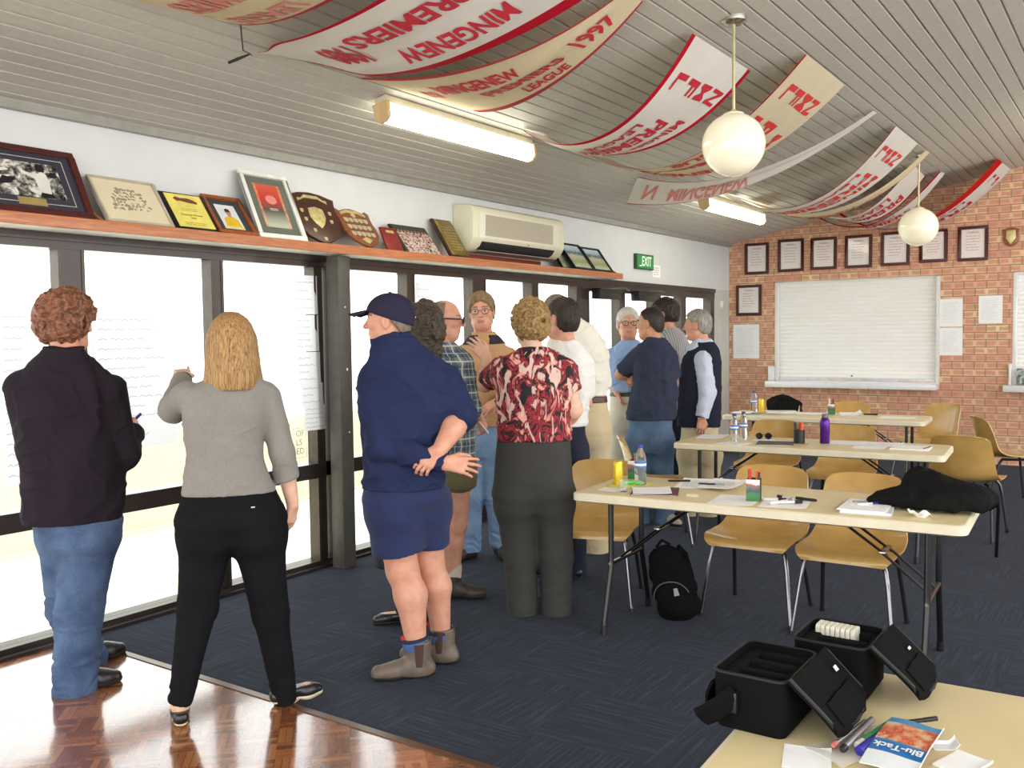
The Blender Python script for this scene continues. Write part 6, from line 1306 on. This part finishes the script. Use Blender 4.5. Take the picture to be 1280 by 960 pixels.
H_DARK = hairm('dark_hair', lin(26, 20, 18), lin(58, 46, 38)); H_DKWAV = hairm('dark_wavy_hair', lin(34, 28, 24), lin(84, 72, 58), (50, 50, 50)); H_BRN = hairm('brown_hair', lin(96, 74, 50), lin(150, 124, 90)); H_GRY = hairm('grey_hair', lin(110, 106, 100), lin(172, 168, 160)); H_WHT = hairm('white_hair', lin(186, 182, 172), lin(228, 226, 218)); H_GBR = hairm('grey_brown_hair', lin(92, 80, 66), lin(140, 126, 108))
STUB = skin('stubble_skin', lin(184, 138, 118))
M_SOLEC = plain('cream_sole', lin(214, 202, 172), .6); M_BELT = plain('brown_belt', lin(78, 46, 34), .45)
def add(P, **k): P.update(k); return person(P)
def ring(name, root, rows, z0, z1, off, mat, h=.006):
    S = SDF(); S.torso(rows, .01, off=off, zbot=z0, ztop=z1); return S.mesh(name, h, mat, root)
bent = lambda R_: None
# 1
r1 = add(P1, skin=SK_R, hairmat=H_RED, hair=dict(style='curly', thick=.03, front=(.05, .55), low=-.085, amp=.018, freq=62, back=.006), topname='fleece_jacket', topmat=M_FLEECE1, folds=dict(dr=.010, fx=24, n=.008, nz=4, cr=.007), collar=(.012, .078), legsmat=J_MID, legsname='jeans', jf=.010, shoe=dict(m=M_LEATH, L=.29, st='shoe', sh=.09))
w = Vector(P1['arms'][1]['p'][2]); tubeobj('held_pen', r1, [w+Vector((-.02, .06, .02)), w+Vector((.045, .13, .075))], .007, M_MKB)
# 2
def longhair(S, L, s, R):
    S.cone(L(0, -.035, .02), L(0, -.07, -.15), .095*s, .098*s, .03, fb=False); S.cone(L(-.05, -.02, -.0), L(-.088, -.055, -.23), .052*s, .046*s, .03); S.cone(L(.05, -.02, -.0), L(.088, -.055, -.23), .052*s, .046*s, .03); S.cone(L(0, -.06, -.03), L(0, -.09, -.24), .075*s, .07*s, .03)
r2 = add(P2, skin=SK_P, hairmat=H_BLO, hair=dict(style='long', thick=.012, front=(.03, .75), amp=.0035, zlow=.192, extra=longhair), topname='knit_top', topmat=M_KNIT, folds=dict(dr=.001, n=.004, cr=.005), collar=(.0, .066), legsmat=M_BLKDEN, jf=.006, hemdrop=.0, ks=.015, shoe=dict(m=M_LEATH, sm=M_SOLEC, L=.25, st='low', nm='loafer'))
w = Vector(P2['arms'][0]['p'][2]); tubeobj('bracelet', r2, [w+Vector((.034*cos(a), -.02+.01*sin(a), .034*sin(a)-.012)) for a in np.linspace(0, 2*pi, 14)], .007, M_LEATH)
z = P2['pelvis'][1][0]
m = MB(); m.box((P2['pelvis'][1][1]+.085, -.145, z-.012), (.016, .006, .007)); m.build('silver_badge', M_CHROME, r2, bevel=.001)
# 3
def capfn(root, hd):
    c = np.array(hd['c'], float); s = hd.get('s', 1.0); R = headframe(hd); L = lambda x, y, z: tuple(c+s*(R @ np.array((x, y, z))))
    S = SDF(); S.ell(L(0, -.012, .04), np.array((.088, .112, .092))*s, .02, R); S.cone(L(0, -.03, .02), L(0, -.055, -.005), .075, .062, .03)
    S.op('cut', lambda X, Y, Z: (-(((X-c[0])*R[0, 2]+(Y-c[1])*R[1, 2]+(Z-c[2])*R[2, 2]) - .018 - .34*((X-c[0])*R[0, 1]+(Y-c[1])*R[1, 1]+(Z-c[2])*R[2, 1]))), c-.3, c+.3)
    o = S.mesh('cap', .005, fabric('navy_cap_cotton', lin(44, 42, 62), .1, 900, .2), root)
    g = []
    for i in range(9):
        u = i/8.; g.append([L(.078*(1-.35*u**2)*sin(a)*1.0, .085+.095*u*cos(a*.8)+.004, .055-.018*u-.016*abs(sin(a))**2) for a in np.linspace(-1.25, 1.25, 17)])
    m = MB(); m.shell(g, .005); m.build('brim', fabric('navy_cap_cotton', lin(44, 42, 62)), o, smooth=60)
    m = MB(); m.tube([L(.08, -.075, .028), L(.055, -.112, .022), L(.02, -.124, .019)], .0035, 6); m.build('strap_trim', M_WHITE, o)
    m = MB(); m.lathe([(.008, 0), (.006, .006), (0, .008)], L(0, -.012, .13), 12); m.build('button', fabric('navy_cap_cotton', lin(44, 42, 62)), o)
r3 = add(P3, skin=SK_R, hairmat=H_GBR, hair=dict(style='short', thick=.002, front=(-.03, .8), low=-.06, amp=.001), topname='fleece_jacket', topmat=M_NAVY, folds=dict(dr=.005, fx=24, n=.012, cr=.010), collar=(.07, .086), cofs=(-.02, .01), legsmat=M_SHORTS, legsname='shorts', jf=.007, shoe=dict(m=M_BOOTL, L=.30, st='boot', sh=.175, nm='boot'))
capfn(r3, P3['head'])
for q in P3['legs']:
    an = q['p'][2]; f = Vector((q['foot'][0], q['foot'][1], 0)).normalized(); kn = Vector(q['p'][1]); a = Vector((an[0], an[1], 0))
    up = (kn-Vector(an)); up.normalize(); b0 = Vector(an)-up*.0
    m = MB(); m.tube([b0-up*.004, b0+up*.015, b0+up*.045], [.052, .062, .061], 20); s_ = m.build('sock', plain('blue_grey_sock', lin(74, 98, 146), .9, var=.2, scale=60), r3)
    m = MB(); m.tube([b0+up*.044, b0+up*.058], [.062, .060], 20); m.build('sock_band', plain('navy_sock_band', lin(32, 36, 66), .9), s_)
    sd_ = Vector((f.y, -f.x, 0))
    for sg in (-1, 1):
        m = MB(); c0 = a+sd_*sg*.0565-f*.004
        m.shell([[c0+f*(-.022+.044*u)*(1-.35*(1-v_))+sd_*sg*(.004*sin(pi*u)+.001+.004*v_)+Vector((0, 0, .065+.105*v_)) for u in np.linspace(0, 1, 6)] for v_ in np.linspace(0, 1, 7)], .003); m.build('elastic_gusset', plain('brown_elastic', lin(72, 46, 42), .8), r3)
    m = MB(); m.tube([a+f*.048+Vector((0, 0, .16)), a+f*.068+Vector((0, 0, .195)), a+f*.052+Vector((0, 0, .165))], .006, 6, flat=1.6); m.build('pull_tab', plain('red_tab', lin(186, 50, 44), .7), r3)
    m = MB(); m.tube([a-f*.054+Vector((0, 0, .15)), a-f*.07+Vector((0, 0, .185)), a-f*.056+Vector((0, 0, .16))], .006, 6, flat=1.6); m.build('pull_tab', M_DKBR, r3)
# 4
add(P4, skin=SK_P, hairmat=H_DKWAV, hair=dict(style='curly', thick=.034, front=(.03, .6), low=-.16, amp=.016, freq=52, back=.012, extra=lambda S, L, s, R: S.cone(L(0, -.05, -.02), L(0, -.055, -.13), .085*s, .075*s, .04)), topname='dark_top', topmat=M_COAT, legsmat=M_COAT, legsname='skirt', skirt=True, collar=(.0, .066), shoe=dict(m=M_LEATH, L=.25, st='low'))
P4['legs'] = []
# 5
r5 = add(P5, skin=SK_R, hairmat=H_GBR, hair=dict(style='short', thick=.004, front=(-.005, .05), low=-.07, amp=.001, top=lambda q: q[2]-.105), topmat=plaid(), folds=dict(dr=.002, n=.008, cr=.008), collar=(.01, .072), legsmat=M_OLIVE, legsname='shorts', shoe=dict(m=M_DKBR, L=.29, st='boot', sh=.14, nm='boot'), stub=STUB)
glasses(r5, P5['head'], M_BLACKP, .0045)
for q in P5['legs']:
    an = Vector(q['p'][2]); up = (Vector(q['p'][1])-an).normalized(); tubeobj('sock', r5, [an+up*.02, an+up*.09, an+up*.12], [.05, .05, .047], plain('cream_sock', lin(206, 190, 172), .9, var=.15, scale=50), 16)
w = Vector(P5['arms'][0]['p'][2]); tubeobj('held_paper_roll', r5, [w+Vector((.0, -.03, -.02)), w+Vector((.06, .03, -.1))], .006, M_WHITE)
# 6
r6 = add(P6, skin=SK_R, hairmat=H_BRN, hair=dict(style='short', thick=.018, front=(.035, .62), low=-.05, amp=.004), topname='sweater', topmat=M_TAN, folds=dict(dr=.003, n=.008, cr=.008), legsmat=J_LIGHT, legsname='jeans', jf=.010, shoe=dict(m=M_DKBR, L=.30, st='boot', sh=.13, nm='boot'))
glasses(r6, P6['head'], plain('thin_metal_frame', lin(90, 84, 84), .3, .7))
n_ = P6['neck']; S = SDF(); S.torso(P6['torso'], .01, off=.010, zbot=n_[2]-.036, ztop=n_[2]+.03); S.cone((n_[0], n_[1], n_[2]-.03), (n_[0], n_[1]-.005, n_[2]+.02), .085, .076, .02, fb=True)
S.ell((n_[0], n_[1]-.12, n_[2]-.0), (.042, .085, .075), .01, None, 'sub'); S.mesh('collar', .006, fabric('dark_polo_collar', lin(58, 50, 62)), r6)
# 7
r7 = add(P7, skin=SK_P, hairmat=H_DBL, hair=dict(style='curly', thick=.026, front=(.045, .6), low=-.085, amp=.020, freq=58), topname='print_top', topmat=redprint(), folds=dict(dr=.002, n=.007, cr=.006), legsmat=M_GREYT, jf=.004, shoe=dict(m=M_LEATH, L=.24, st='heel', sh=.07, nm='heeled_shoe'))
# 8
r8 = add(P8, skin=SK_R, hairmat=H_DARK, hair=dict(style='short', thick=.012, front=(.015, .85), low=-.075, amp=.005), topname='polo_shirt', topmat=M_WSHIRT, folds=dict(dr=.003, n=.009, cr=.008), collar=(.014, .072), legsmat=J_DARK, legsname='jeans', shoe=dict(m=M_LEATH, L=.29))
# 9
r9 = add(P9, skin=SK_R, hairmat=H_GBR, hair=dict(style='short', thick=.012, front=(.02, .9), low=-.075, amp=.002), topmat=M_WSHIRT2, folds=dict(dr=.004, n=.012, cr=.010), collar=(.012, .072), legsmat=M_KHAKI, legsname='chinos', shoe=dict(m=M_BRLEA, L=.30))
z = P9['hem']; ring('belt', r9, P9['pelvis'], z-.05, z-.005, .006, M_BELT)
# 10
r10 = add(P10, skin=SK_R, hairmat=H_WHT, hair=dict(style='short', thick=.017, front=(.03, .62), low=-.05, amp=.005), topmat=M_LBLUE, folds=dict(dr=.003, n=.009, cr=.009), collar=(.022, .086), legsmat=M_STONE, legsname='chinos', shoe=dict(m=M_BRLEA, L=.29), stub=STUB)
glasses(r10, P10['head'], M_BLACKP); ring('belt', r10, P10['pelvis'], P10['hem']-.04, P10['hem']-.003, .005, M_LEATH)
# 11
r11 = add(P11, skin=SK_T, hairmat=H_DARK, hair=dict(style='short', thick=.005, front=(-.02, .85), low=-.07, amp=.001), topmat=M_NSHIRT, folds=dict(dr=.004, n=.010, cr=.010), collar=(.02, .08), legsmat=J_FADE, legsname='jeans', shoe=dict(m=plain('pale_suede', lin(168, 160, 148), .8), L=.29), stub=STUB)
# 12
r12 = add(P12, skin=SK_R, hairmat=H_DARK, hair=dict(style='curly', thick=.024, front=(.05, .75), low=-.06, amp=.008, freq=70), topmat=stripes(), folds=dict(dr=.003, n=.01, cr=.009), collar=(.012, .07), legsmat=J_DARK, legsname='jeans', shoe=dict(m=M_LEATH, L=.29))
# 13
r13 = add(P13, skin=SK_R, hairmat=H_GRY, hair=dict(style='short', thick=.013, front=(.0, .9), low=-.07, amp=.003), topmat=M_PALEB, folds=dict(dr=.003, n=.009, cr=.009), collar=(.012, .07), legsmat=M_KHAKI, legsname='chinos', shoe=dict(m=M_BRLEA, L=.29))
S = SDF(); S.torso(P13['vest'], .02); a = P13['arms'][0]['p']; S.cone(a[0], lerp3(a[0], a[1], 1.0), .072, .07, .02, kind='sub'); n_ = P13['neck']; S.cone((n_[0], n_[1], n_[2]-.06), (n_[0]-.01, n_[1], n_[2]+.01), .08, .074, .03, fb=True)
S.mesh('vest', .007, M_VEST, r13, disp=folds(dict(dr=.002, n=.007, cr=.005), 31))
w = Vector(a[2]); tubeobj('wrist_watch', r13, [w+Vector((.034*cos(q), .034*sin(q), .01)) for q in np.linspace(0, 2*pi, 14)], .007, M_LEATH)
# ------------------------------------------------------------------ bags, jackets and the gear on the near table
M_BLKFAB = fabric('black_nylon', lin(17, 17, 18), .2, 600, .4); M_FOAM = fabric('black_foam', lin(24, 24, 25), .15, 900, .3); M_BLKCOT = fabric('black_cotton', lin(25, 25, 25), .2, 500, .4)
# jacket on the front table
r = thing('jacket', 'crumpled black jacket on the right end of the front table', 'jacket', (-.80, 4.60, TZ+.011))
S = SDF()
for c, q in (((-.12, .0, .035), (.13, .10, .05)), ((-.02, .05, .06), (.12, .10, .10)), ((.10, .03, .05), (.12, .11, .075)), ((-.08, .1, .09), (.08, .06, .075)), ((.16, .0, .04), (.08, .09, .055)), ((-.20, -.04, .015), (.09, .04, .022)), ((.02, -.05, .03), (.14, .07, .045))): S.ell(c, q, .035)
S.cone((.16, .05, .07), (.235, .06, .05), .035, .028, .03); S.cone((-.16, -.05, .02), (-.26, -.07, .012), .02, .01, .02)
S.op('cut', lambda X, Y, Z: -Z+.006+0*X+0*Y, (-.6, -.6, -.3), (.6, .6, .4))
S.mesh('cloth_body', .005, M_BLKCOT, r, disp=lambda x, y, z: .014*(1-np.abs(2*vnoise(x*13+z*8, y*13, z*13, 2)-1)-.5)+.008*(1-np.abs(2*vnoise(x*26, y*26-z*10, z*20, 7)-1)-.5))
m = MB(); m.tube([(.22, .06, .07), (.255, .05, .045), (.262, .02, .0), (.262, .0, -.08), (.26, -.01, -.2)], .006, 6, flat=1.5); m.build('drawstring', M_BLKFAB, r)
# jacket over the far chair
r = thing('jacket', 'black jacket hung over the chair back at the farthest table', 'jacket', (-3.46, 10.50, .40))
S = SDF(); S.ell((0, .02, .22), (.235, .07, .24), .03); S.ell((0, .05, .35), (.22, .075, .075), .03); S.ell((0, -.012, .2), (.16, .012, .22), .02, None, 'sub')
S.mesh('cloth_body', .008, M_BLKCOT, r, disp=lambda x, y, z: .014*(vnoise(x*14, y*14, z*6, 4)-.5))
# backpack under the front table
r = thing('backpack', 'black backpack slumped on the carpet under the front table', 'backpack', (-2.13, 4.68, 0), radians(15)); ax = Matrix.Rotation(radians(-14), 3, 'Y') @ Matrix.Rotation(radians(8), 3, 'X'); A = np.array(ax)
Lb = lambda x, y, z: tuple(A @ np.array((x, y, z))+np.array((.03, 0, .012)))
S = SDF()
for z, w_, d_ in ((.06, .125, .085), (.16, .13, .09), (.26, .12, .08), (.335, .095, .06)): S.ell(Lb(0, 0, z), (w_, d_, .085), .03, A)
S.ell(Lb(.0, -.075, .14), (.095, .045, .11), .02, A); S.op('cut', lambda X, Y, Z: -Z+.0+0*X+0*Y, (-.5, -.5, -.3), (.5, .5, .3))
S.mesh('bag_body', .006, M_BLKFAB, r, disp=lambda x, y, z: .006*(vnoise(x*20, y*20, z*14, 3)-.5))
m = MB(); m.tube([Lb(.10*cos(a), -.118+.012*abs(cos(a)), .15+.10*sin(a)) for a in np.linspace(.2, pi-.2, 14)], .003, 6); m.build('zip', plain('zip_grey', lin(88, 88, 92), .4), r)
for sx in (-1, 1): m = MB(); m.tube([Lb(sx*.07, .06, .37), Lb(sx*.085, .12, .30), Lb(sx*.085, .125, .18), Lb(sx*.08, .085, .06)], .012, 6, flat=2.0); m.build('shoulder_strap', M_BLKFAB, r)
m = MB(); m.tube([Lb(-.04, .03, .405), Lb(0, .03, .44), Lb(.04, .03, .405)], .008, 6); m.build('grab_handle', M_BLKFAB, r)
m = MB(); m.prism([(-.014, -.02), (.014, -.02), (.01, .02), (-.01, .02)], 0, .003, frame3(Lb(.035, -.124, .19), A @ np.array((1, .1, 0)), A @ np.array((0, .15, 1)))); m.build('badge', plain('pale_badge', lin(150, 148, 142), .4), r)
# two open carry cases
def carry_case(lab, x0, x1, y0, y1, H, slots, flapdx, mark):
    cx, cy = (x0+x1)/2, (y0+y1)/2; r = thing('carry_case', lab, 'case', (cx, cy, TZ), 0, 'open black carry cases'); W, D = x1-x0, y1-y0
    m = MB(); o = rrect(W, D, .022, 5); i_ = rrect(W-.012, D-.012, .018, 5); n = len(o)
    m.add([(x, y, .0) for x, y in i_]+[(x, y, .008) for x, y in o]+[(x, y, H-.004) for x, y in o]+[(x, y, H) for x, y in i_]+[(x, y, H-.02) for x, y in i_],
          [tuple(reversed(range(n)))]+[(k*n+j, k*n+(j+1) % n, (k+1)*n+(j+1) % n, (k+1)*n+j) for k in range(4) for j in range(n)]); m.build('case_body', M_BLKFAB, r, smooth=40)
    m = MB(); m.tube([(x*1.0, y*1.0, H-.002) for x, y in o]+[(o[0][0], o[0][1], H-.002)], .0035, 6, cap=False); m.build('rim_piping', plain('black_piping', lin(20, 20, 21), .6), r)
    # foam tray with long slots
    fx, fy = W/2-.007, D/2-.007; sl = (2*fy-.022)/slots; m = MB()
    zt = H-.014; m.ab((-fx, -fy, .01), (fx, fy, H-.06))
    for k in range(slots+1):
        ya = -fy + k*sl + (0 if k == 0 else .011*0); yb = ya + (.024 if k in (0, slots) else .02)
        m.ab((-fx, max(-fy, ya-.002), H-.06), (fx, min(fy, yb), zt))
    m.ab((-fx, -fy, H-.06), (-fx+.03, fy, zt-.0005)); m.ab((fx-.014, -fy, H-.06), (fx, fy, zt-.0005)); m.build('foam_tray', M_FOAM, r, bevel=.003)
    # lid lying open, resting on the table
    hx = W/2; L_ = flapdx; g = []
    for a in np.linspace(0, 1, 15):
        zx = hx + L_*a + .01; zz = H + .008 - (H-.012)*a + .004*sin(pi*a)
        row = []
        for b_ in np.linspace(-1, 1, 15):
            rc = max(0, (a-.85)/.15); hw = (D/2+.006)*(1-.16*rc**2.5)
            row.append((zx - .016*rc*abs(b_)**4, b_*hw + .03*a, zz + .002*sin(9*b_+5*a)))
        g.append(row)
    m = MB(); m.shell(g, .012); lid = m.build('lid', M_BLKFAB, r, smooth=60)
    e = [g[0][0]] + [row[0] for row in g] + list(g[-1]) + [row[-1] for row in reversed(g)]
    m = MB(); m.tube([Vector(q)+Vector((0, 0, .005)) for q in e[::2]], .004, 6); m.build('lid_piping', plain('black_piping', lin(20, 20, 21), .6), lid)
    m = MB(); m.shell([[Vector(g[i][j])+Vector((.004, 0, .0085)) for j in range(2, 13)] for i in range(8, 14)], .004); m.build('lid_pocket', M_BLKFAB, lid)
    q = Vector(g[mark[0]][mark[1]]); m = MB(); m.box(tuple(q+Vector((.004, 0, .010))), (.012*mark[2], .012, .003), Matrix.Rotation(radians(50), 3, 'Y')); m.build('white_tag', M_WHITE, lid)
    return r
c1 = carry_case('open black carry case nearer the camera, its foam slots empty', -.745, -.588, 1.815, 2.035, .122, 3, .095, (5, 11, 1))
m = MB(); m.shell([[(-.08-.012*sin(pi*a)-.004, -.03+.055*b_-.112*0-.07, .088-.075*a) for b_ in np.linspace(0, 1, 5)] for a in np.linspace(0, 1, 8)], .006); m.build('side_strap', M_BLKFAB, c1)
m = MB(); m.tube([(-.03, -.112, .075), (-.045, -.14, .06), (-.07, -.15, .04), (-.085, -.147, .03)], .012, 8, flat=2.2); m.build('handle', M_BLKFAB, c1); m = MB(); m.ab((-.05, -.125, .04), (-.02, -.111, .085)); m.build('buckle', M_BLACKP, c1, bevel=.004)
c2 = carry_case('open black carry case farther from the camera, holding white handsets', -.668, -.50, 2.105, 2.285, .122, 2, .105, (6, 10, .5))
for k in range(8):
    t_ = thing('handset', ['white handset at the left end of the row in the far case', 'white handset second from left in the far case', 'white handset third from left in the far case', 'white handset fourth from left in the far case', 'white handset fifth from left in the far case', 'white handset sixth from left in the far case', 'white handset seventh from left in the far case', 'white handset at the right end of the row in the far case'][k], 'handset', (-.642+.0118*k, 2.242-.0006*k, TZ+.064), 0, 'white handsets in the far carry case')
    m = MB(); m.prism(rrect(.05, .062, .008, 3), -.0052, .0052, frame3((0, 0, .031), (0, 1, 0), (0, 0, 1))); m.build('shell', plain('handset_white', lin(224, 220, 204), .4), t_, bevel=.0015)
for k, (x, y) in enumerate(((-.635, 2.16), (-.575, 2.155))):
    t_ = thing('receiver_stick', ['small cream stick in the front slot of the far case, left', 'small cream stick in the front slot of the far case, right'][k], 'usb stick', (x, y, TZ+.068), radians(25)); m = MB(); m.ab((-.012, -.009, 0), (.012, .009, .026)); m.build('stick_body', plain('cream_stick', lin(214, 202, 150), .4), t_, bevel=.003); m = MB(); m.ab((.012, -.006, .006), (.02, .006, .016)); m.build('plug', M_CHROME, t_)
# stationery on the near table
sheet('paper_sheet', 'ruled white sheet at the bottom edge of the near table', (-.53, 1.765), 15, .09, .1, printed=0)
r = thing('ruled_lines', 'faint ruled lines of a notepad page on the near table', 'notepad', (-.53, 1.765, TZ+.004), radians(15)); bpy.data.objects.remove(r)
pouch = thing('plastic_sleeve', 'clear plastic sleeve under the pens on the near table', 'sleeve', (-.45, 1.89, TZ), radians(62)); m = MB(); m.shell([[(-.12+.24*u, -.05+.1*v_, .003+.003*sin(7*u+3*v_)) for v_ in np.linspace(0, 1, 8)] for u in np.linspace(0, 1, 12)], .001)
q = NT('clear_film'); q.base((.95, .94, .9)); q.set(Roughness=.1); tr = q.n('ShaderNodeBsdfTransparent'); mx = q.n('ShaderNodeMixShader'); mx.inputs[0].default_value = .6; q.l(q.b.outputs[0], mx.inputs[1]); q.l(tr.outputs[0], mx.inputs[2]); q.l(mx.outputs[0], q.out.inputs[0]); m.build('film', q.m, pouch)
pz = TZ+.012
pen('ballpoint_pen', 'silver ballpoint with black end beside the near carry case', (-.460, 1.995, pz+.004), (-.475, 1.808, pz+.004), .0065, M_BPSIL, M_BLACKP, .08)
pen('ballpoint_pen', 'second silver pen with white and red end beside the near carry case', (-.472, 1.985, pz), (-.497, 1.825, pz), .005, M_BPSIL, plain('white_red_end', lin(214, 120, 120), .4, var=.4, scale=90), .1)
pen('marker_pen', 'green and white marker on the near table', (-.424, 2.0, pz+.004), (-.458, 1.85, pz), .007, M_MKG, M_MKW, .16); pen('marker_pen', 'thick blue marker on the near table in front of the green one', (-.410, 1.978, pz+.008), (-.446, 1.822, pz+.002), .0098, M_MKB, M_MKB, .3)
pen('ballpoint_pen', 'black pen lying behind the blue adhesive packet', (-.405, 1.985, pz+.01), (-.345, 2.045, pz+.012), .0045, M_BLACKP, M_BLACKP)
r = thing('adhesive_packet', 'blue and white packet of reusable adhesive lying on the near table', 'packet'); Mx = frame3((-.386, 1.777, TZ+.012), (.0925, -.0, .0), (.031, .203, .02)); r.matrix_world = Mx
t = NT('packet_print'); v = t.coord(); s = t.sep(v); n = t.noise(v, 26, 4, .6)
ph = t.ramp(n, [(.36, lin(216, 190, 150)), (.5, lin(206, 120, 80)), (.58, lin(196, 66, 50)), (.66, lin(226, 196, 160))]); b1 = t.ramp(t.math('MULTIPLY', s[1], 4.8), [(.2, lin(226, 230, 232)), (.235, lin(36, 112, 176)), (.42, lin(44, 124, 184)), (.45, (0, 0, 0)), (.8, (0, 0, 0)), (.84, lin(70, 140, 190))], 'CONSTANT')
msk = t.ramp(t.math('MULTIPLY', s[1], 4.8), [(.44, (0, 0, 0)), (.45, (1, 1, 1)), (.83, (1, 1, 1)), (.84, (0, 0, 0))], 'CONSTANT'); bw = t.n('ShaderNodeRGBToBW'); t.l(msk, bw.inputs[0]); t.base(t.mix(bw.outputs[0], b1, ph)); t.set(Roughness=.25)
m = MB(); m.shell([[(-.05+.1*u, .2*v_, .006*sin(pi*v_)+.002*sin(5*u)) for v_ in np.linspace(0, 1, 12)][::-1] for u in np.linspace(0, 1, 8)], .003); m.build('packet_card', t.m, r)
m = MB(); add_text(m, 'Blu-Tack', lambda x, y: (-x*.92, .078-y, .010), .028, .03, align='c', cuts=8); m.build('lettering', M_WHITE, r, smooth=0)
m = MB(); m.tube([(.051, 0, .004), (.051, .1, .009), (.051, .2, .004)], .0012, 5); m.build('white_edge', M_WHITE, r)
sheet('paper_sheet', 'folded white slip right of the adhesive packet', (-.318, 1.965), 30, .05, .03, curl=.012); sheet('paper_sheet', 'white card at the bottom edge of the photo on the near table', (-.275, 1.90), -20, .07, .09, t_=.004)
CAMM = [[0.8239, -0.01962, 0.56639, 0.0], [0.5666, 0.05025, -0.82246, 0.0], [-0.01232, 0.99854, 0.05251, 1.58], [0.0, 0.0, 0.0, 1.0]]
# ------------------------------------------------------------------ light, camera
w = bpy.data.worlds.new('bright_overcast_sky'); SC.world = w; w.use_nodes = True
nt = w.node_tree; bg = nt.nodes['Background']
tc = nt.nodes.new('ShaderNodeTexCoord'); sp = nt.nodes.new('ShaderNodeSeparateXYZ'); nt.links.new(tc.outputs['Generated'], sp.inputs[0])
rp = nt.nodes.new('ShaderNodeValToRGB'); nt.links.new(sp.outputs[2], rp.inputs[0])
rp.color_ramp.elements[0].position = .0; rp.color_ramp.elements[0].color = (1, .98, .95, 1)
rp.color_ramp.elements[1].position = .6; rp.color_ramp.elements[1].color = (.90, .95, 1, 1)
nt.links.new(rp.outputs[0], bg.inputs[0]); bg.inputs[1].default_value = 3.9
cam = bpy.data.cameras.new('camera'); co = bpy.data.objects.new('camera', cam); COL.objects.link(co)
cam.sensor_width = 36; cam.lens = 36*1154/1280; cam.clip_start = .05
co.matrix_world = Matrix(CAMM); SC.camera = co
SC.view_settings.view_transform = 'Standard'; SC.view_settings.look = 'None'; SC.view_settings.gamma = 1
SC.view_settings.exposure = 0.0; SC.view_settings.use_curve_mapping = False
SC.cycles.max_bounces = 8; SC.cycles.diffuse_bounces = 4; SC.cycles.transparent_max_bounces = 12
SC.cycles.use_denoising = True
SC.cycles.sample_clamp_indirect = 6

sun = bpy.data.lights.new('sun', 'SUN'); sun.energy = 1.2; sun.angle = radians(2); sun.color = (1, .95, .86)
so = bpy.data.objects.new('sun', sun); COL.objects.link(so); so.rotation_euler = (radians(-28), 0, 0); so.location = (-8, -10, 12)
